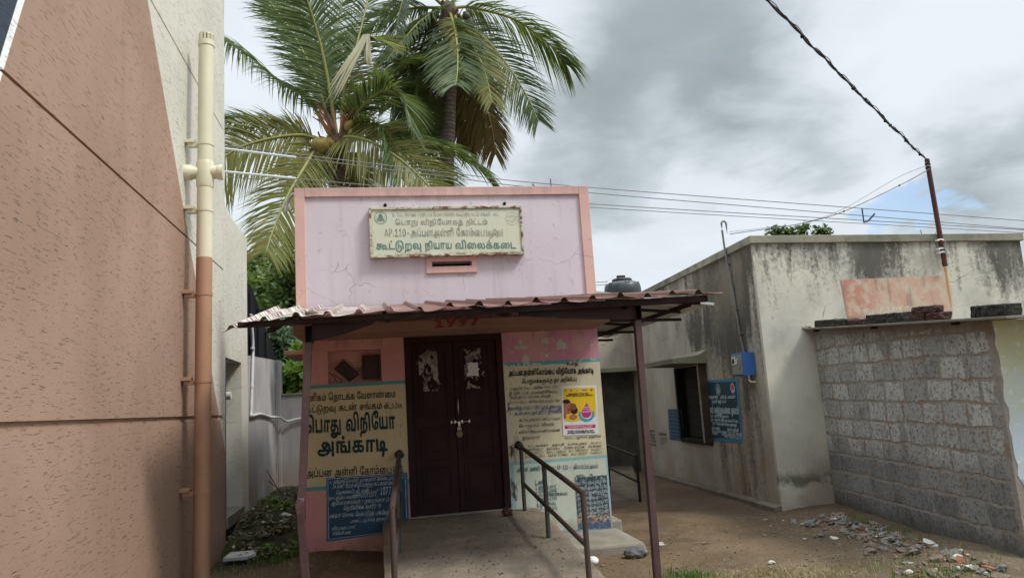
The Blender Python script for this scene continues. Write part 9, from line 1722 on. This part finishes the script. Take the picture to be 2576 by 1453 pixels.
line('third power line from the top, sleeved in white at the left', [(-2.313, 12, 5.536), (-1.30, 12, 5.425), (.387, 12, 5.248), (3.722, 12, 4.925), (12.49, 12, 4.29)], .0075, (-1.20, 12, 5.415))
line('lowest of the power lines, right beneath the third', [(-2.3, 12.15, 5.50), (.387, 12.15, 5.22), (3.76, 12.15, 4.905), (12.6, 12.15, 4.262)], .0065)
mb = MB(); mb.tube([(9.03, 12, 4.765), (9.03, 12, 4.50)], .012, 6); mb.tube([(9.03, 12, 4.50), (9.12, 12, 4.52), (9.28, 12, 4.66)], .016, 6)
tag(mb.build('line_spacer', WIRE), 'small black hooked spacer hanging between the power lines over the right building', 'spacer')
mb = MB(); mb.tube([(3.07, 12, 5.38), (3.07, 12, 5.15)], .012, 6); mb.tube([(2.8, 12, 5.22), (2.74, 12, 5.29)], .014, 6)
tag(mb.build('line_spacer', WIREG), 'small grey spacer between the power lines just over the pink parapet', 'spacer')
mb = MB(); mb.tube(spline([(-.93, 9.50, 4.41), (-1.0, 9.55, 4.42), (-1.07, 9.6, 4.34), (-1.10, 9.6, 4.2)], 14), .022, 8)
tag(mb.build('roof_spout', plain('grey plastic spout', (.42, .43, .42), None, 4, .5), smooth=True), 'bent grey pipe end at the top left corner of the parapet', 'pipe')

# ------------------------------------------------------------------ small things lying about
STG = plain('grey rubble', (.19, .185, .165), (.12, .115, .105), 9, .95, .5, 40)
STR = plain('broken red tile', (.32, .11, .065), (.23, .09, .06), 9, .9, .4, 40)
STW = plain('broken white plaster', (.52, .50, .45), (.40, .38, .34), 9, .9, .3, 40)
STB = plain('brown stone chip', (.20, .155, .115), (.13, .10, .075), 9, .95, .5, 40)
rnd = random.Random(12)
protos = {}
for nm, mt in (('grey', STG), ('red', STR), ('white', STW), ('brown', STB)):
    for k in range(4):
        m_ = MB()
        if nm == 'red' or k == 0:
            m_.prism([(rnd.uniform(.6, 1)*math.cos(a_*1.2566+rnd.uniform(-.3, .3)), rnd.uniform(.5, 1)*math.sin(a_*1.2566)) for a_ in range(5)], lambda u, v, d: (u, v, d), -.16, .16)
        else: m_.blobby((0, 0, 0), (1, .75, .48), 40+k+len(nm), 1, .34)
        me = bpy.data.meshes.new('rubble'); me.from_pydata(m_.v, [], m_.f); me.materials.append(mt)
        protos[nm, k] = me
lab = {'grey': 'grey concrete chip in the rubble heap by the block store room', 'red': 'red tile shard in the rubble heap by the block store room',
       'white': 'white plaster chip in the rubble heap by the block store room', 'brown': 'brown stone in the rubble heap by the block store room'}
for k in range(285):
    v_ = rnd.random()**.9; y = 5.8+3.2*v_; xm = 6.07-.131*(9.4-y)*1.0
    x = xm-.10-abs(rnd.gauss(0, .34))-.22*rnd.random()
    nm = rnd.choices(('grey', 'red', 'white', 'brown'), (5, 1.3, 1.1, 3.2))[0]
    s_ = rnd.choice((.018, .024, .030, .038, .05, .066))*rnd.uniform(.8, 1.25)
    if abs(x-xm) > 1.0: s_ *= .6
    o = bpy.data.objects.new('rubble_piece', protos[nm, rnd.randrange(4)]); C.objects.link(o)
    o.location = (x, y, gz(x, y)+s_*rnd.uniform(.0, .25)); o.scale = (s_*rnd.uniform(.8, 1.4), s_, s_*rnd.uniform(.7, 1.1))
    o.rotation_euler = (rnd.uniform(-.5, .5), rnd.uniform(-.5, .5), rnd.random()*6.28)
    tag(o, lab[nm], 'rubble', {'grey': 'grey chips in the rubble heap', 'red': 'red tile shards in the rubble heap', 'white': 'white plaster chips in the rubble heap', 'brown': 'brown stones in the rubble heap'}[nm])
mb = MB()
for k in range(2000):                                   # pebbles and crumbs of earth strewn over the yard
    x = rnd.uniform(2.0, 6.2); y = rnd.uniform(5.5, 10.0)
    if x > 5.9-.131*(9.4-y): continue
    s_ = rnd.choice((.003, .004, .005, .006, .009))*rnd.uniform(.7, 1.5)*(2.0 if rnd.random() < .05 else 1)
    mb.blobby((x, y, gz(x, y)+s_*.25+.002), (s_*rnd.uniform(1, 2), s_, s_*.6), k, 1 if s_ > .008 else 0, .4)
tag(mb.build('pebbles', plain('earth crumbs', (.24, .18, .12), (.16, .115, .075), 9, .95, .5, 40, c3=(.36, .32, .27))), 'pebbles and crumbs of earth strewn over the yard', 'pebbles', kind='stuff')
mb = MB()
for k in range(420):
    x = rnd.uniform(.1, 1.85); y = rnd.uniform(6.2, 9.2); s_ = rnd.choice((.004, .006, .009))*rnd.uniform(.7, 1.3)
    mb.blobby((x, y, rz(y)+s_*.3+.004), (s_*1.2, s_, s_*.7), k, 0, .3)
tag(mb.build('ramp_grit', STB), 'loose grit scattered on the ramp', 'grit', kind='stuff')
mb = MB(); mb.blobby((1.47, 8.98, rz(8.98)+.045), (.065, .05, .05), 21, 3, .3)
tag(mb.build('brick_lump', BRK), 'dark broken brick lump at the top right of the ramp', 'brick')
mb = MB(); mb.blobby((2.76, 8.22, gz(2.76, 8.22)+.05), (.13, .09, .07), 23, 3, .22)
tag(mb.build('stone', plain('blue grey stone', (.14, .145, .15), (.10, .10, .10), 9, .9, .5)), 'blue grey stone on the ground before the plinth', 'stone')
mb = MB(); mb.blobby((2.15, 7.82, gz(2.15, 7.82)+.05), (.07, .10, .045), 24, 3, .1)
tag(mb.build('foam_scrap', WHITE, smooth=True), 'white foam scrap lying beside the right edge of the ramp', 'scrap')
mb = MB(); z = gz(-1.70, 9.75); mb.prism([(-1.88, 9.62), (-1.62, 9.60), (-1.52, 9.72), (-1.58, 9.86), (-1.84, 9.88)], lambda u, v, d: (u, v, z+.05+d+.09*(v-9.7)), 0, .035)
tag(mb.build('stone_slab', plain('pale slab', (.50, .52, .50), (.40, .42, .40), 6, .8, .2)), 'pale broken slab lying flat at the mouth of the alley', 'slab')
for (x, y, s_, lb, mt) in ((3.9, 7.3, .03, 'single white pebble in the middle of the yard', STW), (3.25, 8.7, .035, 'white pebble near the right canopy post', STW), (-1.35, 11.2, .05, 'white plastic scrap in the alley litter', WHITE), (-1.55, 10.5, .05, 'crumpled pale paper ball in the alley litter', WHITE)):
    mb = MB(); mb.blobby((x, y, gz(x, y)+s_*.5), (s_*1.4, s_, s_*.6), int(x*100), 2, .3)
    tag(mb.build('scrap' if mt is WHITE else 'pebble', mt), lb, 'scrap' if mt is WHITE else 'pebble')
mb = MB()
for k in range(26):
    a_ = rnd.uniform(0, 3); L_ = rnd.uniform(.2, .7); x, y = -1.25+rnd.uniform(-.35, .35), 13.2+rnd.uniform(-.5, .5)
    mb.tube([(x, y, .22), (x+L_*math.cos(a_)*.6, y+rnd.uniform(-.3, .3), .25+L_*rnd.uniform(.1, .9))], .008, 4)
tag(mb.build('dry_branches', plain('dry twig', (.16, .11, .08), (.10, .075, .06))), 'heap of dry branches at the far end of the alley', 'branches')
# grass, weeds and fallen leaves
def blades(name, mat, spots, label, seed, hmax=.16):
    rg = random.Random(seed); vs, fs = [], []
    for (cx, cy, rx, ry, n) in spots:
        for k in range(n):
            x, y = rg.gauss(cx, rx), rg.gauss(cy, ry)
            h = hmax*rg.uniform(.35, 1); a_ = rg.random()*6.28; l_ = rg.uniform(.2, .9)*h; w_ = .004
            z = gz(x, y); dx, dy = math.cos(a_), math.sin(a_)
            q0 = len(vs)
            vs += [(x-dy*w_, y+dx*w_, z), (x+dy*w_, y-dx*w_, z), (x+dx*l_*.4+dy*w_*.7, y+dy*l_*.4-dx*w_*.7, z+h*.7), (x+dx*l_*.4-dy*w_*.7, y+dy*l_*.4+dx*w_*.7, z+h*.7), (x+dx*l_, y+dy*l_, z+h)]
            fs += [(q0, q0+1, q0+2, q0+3), (q0+3, q0+2, q0+4)]
    mb = MB(); mb.add(vs, fs)
    return tag(mb.build(name, mat), label, 'grass', kind='stuff')
GRS = leafmat('fresh grass', (.05, .12, .02), (.11, .19, .04), None, .3)
DRY = leafmat('dry straw grass', (.30, .25, .11), (.40, .34, .17), None, .25)
blades('grass', GRS, [(2.92, 7.15, .14, .12, 420), (4.9, 6.15, .3, .10, 160), (5.45, 7.6, .14, .5, 90), (5.78, 8.4, .06, .35, 90), (5.1, 6.4, .3, .2, 60), (-1.2, 9.8, .28, .22, 420), (-1.0, 9.55, .15, .12, 200)], 'tufts of fresh green grass in the yard', 5, .10)
blades('dry_grass', DRY, [(3.1, 7.05, .35, .14, 700), (4.0, 6.7, .7, .12, 800), (3.6, 6.9, .5, .15, 500), (-1.25, 9.1, .4, .2, 160)], 'short straw coloured grass along the near edge of the yard', 6, .05)
WEED = leafmat('low weed leaves', (.045, .10, .015), (.12, .20, .03), (.28, .26, .06), .3)
wb = [(x, y, gz(x, y)+.03, .16, .2, .04, 1) for x, y in ((-1.45, 11.9), (-1.2, 12.1), (-1.6, 12.5), (-1.1, 11.6), (-1.3, 12.8), (-1.75, 13.0), (-1.35, 9.95), (-1.05, 9.9))]
tag(leaf_mesh('weeds', WEED, None, wb, .085, 1500, 61, .05, .3), 'low creeping weeds in the alley', 'weeds', kind='stuff')
LIT = leafmat('dead leaves', (.09, .07, .035), (.20, .16, .09), (.42, .42, .36), .1)
wb = [(rnd.uniform(-1.95, -.95), rnd.uniform(9.5, 13.5), 0, .2, .3, .02, 1) for k in range(50)]
wb = [(a, b, gz(a, b)+.025, r1_, r2_, r3_, w_) for a, b, _, r1_, r2_, r3_, w_ in wb]
tag(leaf_mesh('leaf_litter', LIT, None, wb, .06, 2600, 62, .05, .15), 'dead leaves and litter covering the alley floor', 'leaf litter', kind='stuff')
wb = [(rnd.uniform(2.3, 5.6), rnd.uniform(6.2, 9.6), 0, .25, .25, .01, 1) for k in range(40)]
wb = [(a, b, gz(a, b)+.015, r1_, r2_, r3_, w_) for a, b, _, r1_, r2_, r3_, w_ in wb if a < 5.6-.13*(9.4-b)]
tag(leaf_mesh('yard_litter', LIT, None, wb, .028, 900, 63, .08, .1), 'scattered bits of straw and dead leaf in the yard', 'leaf litter', kind='stuff')
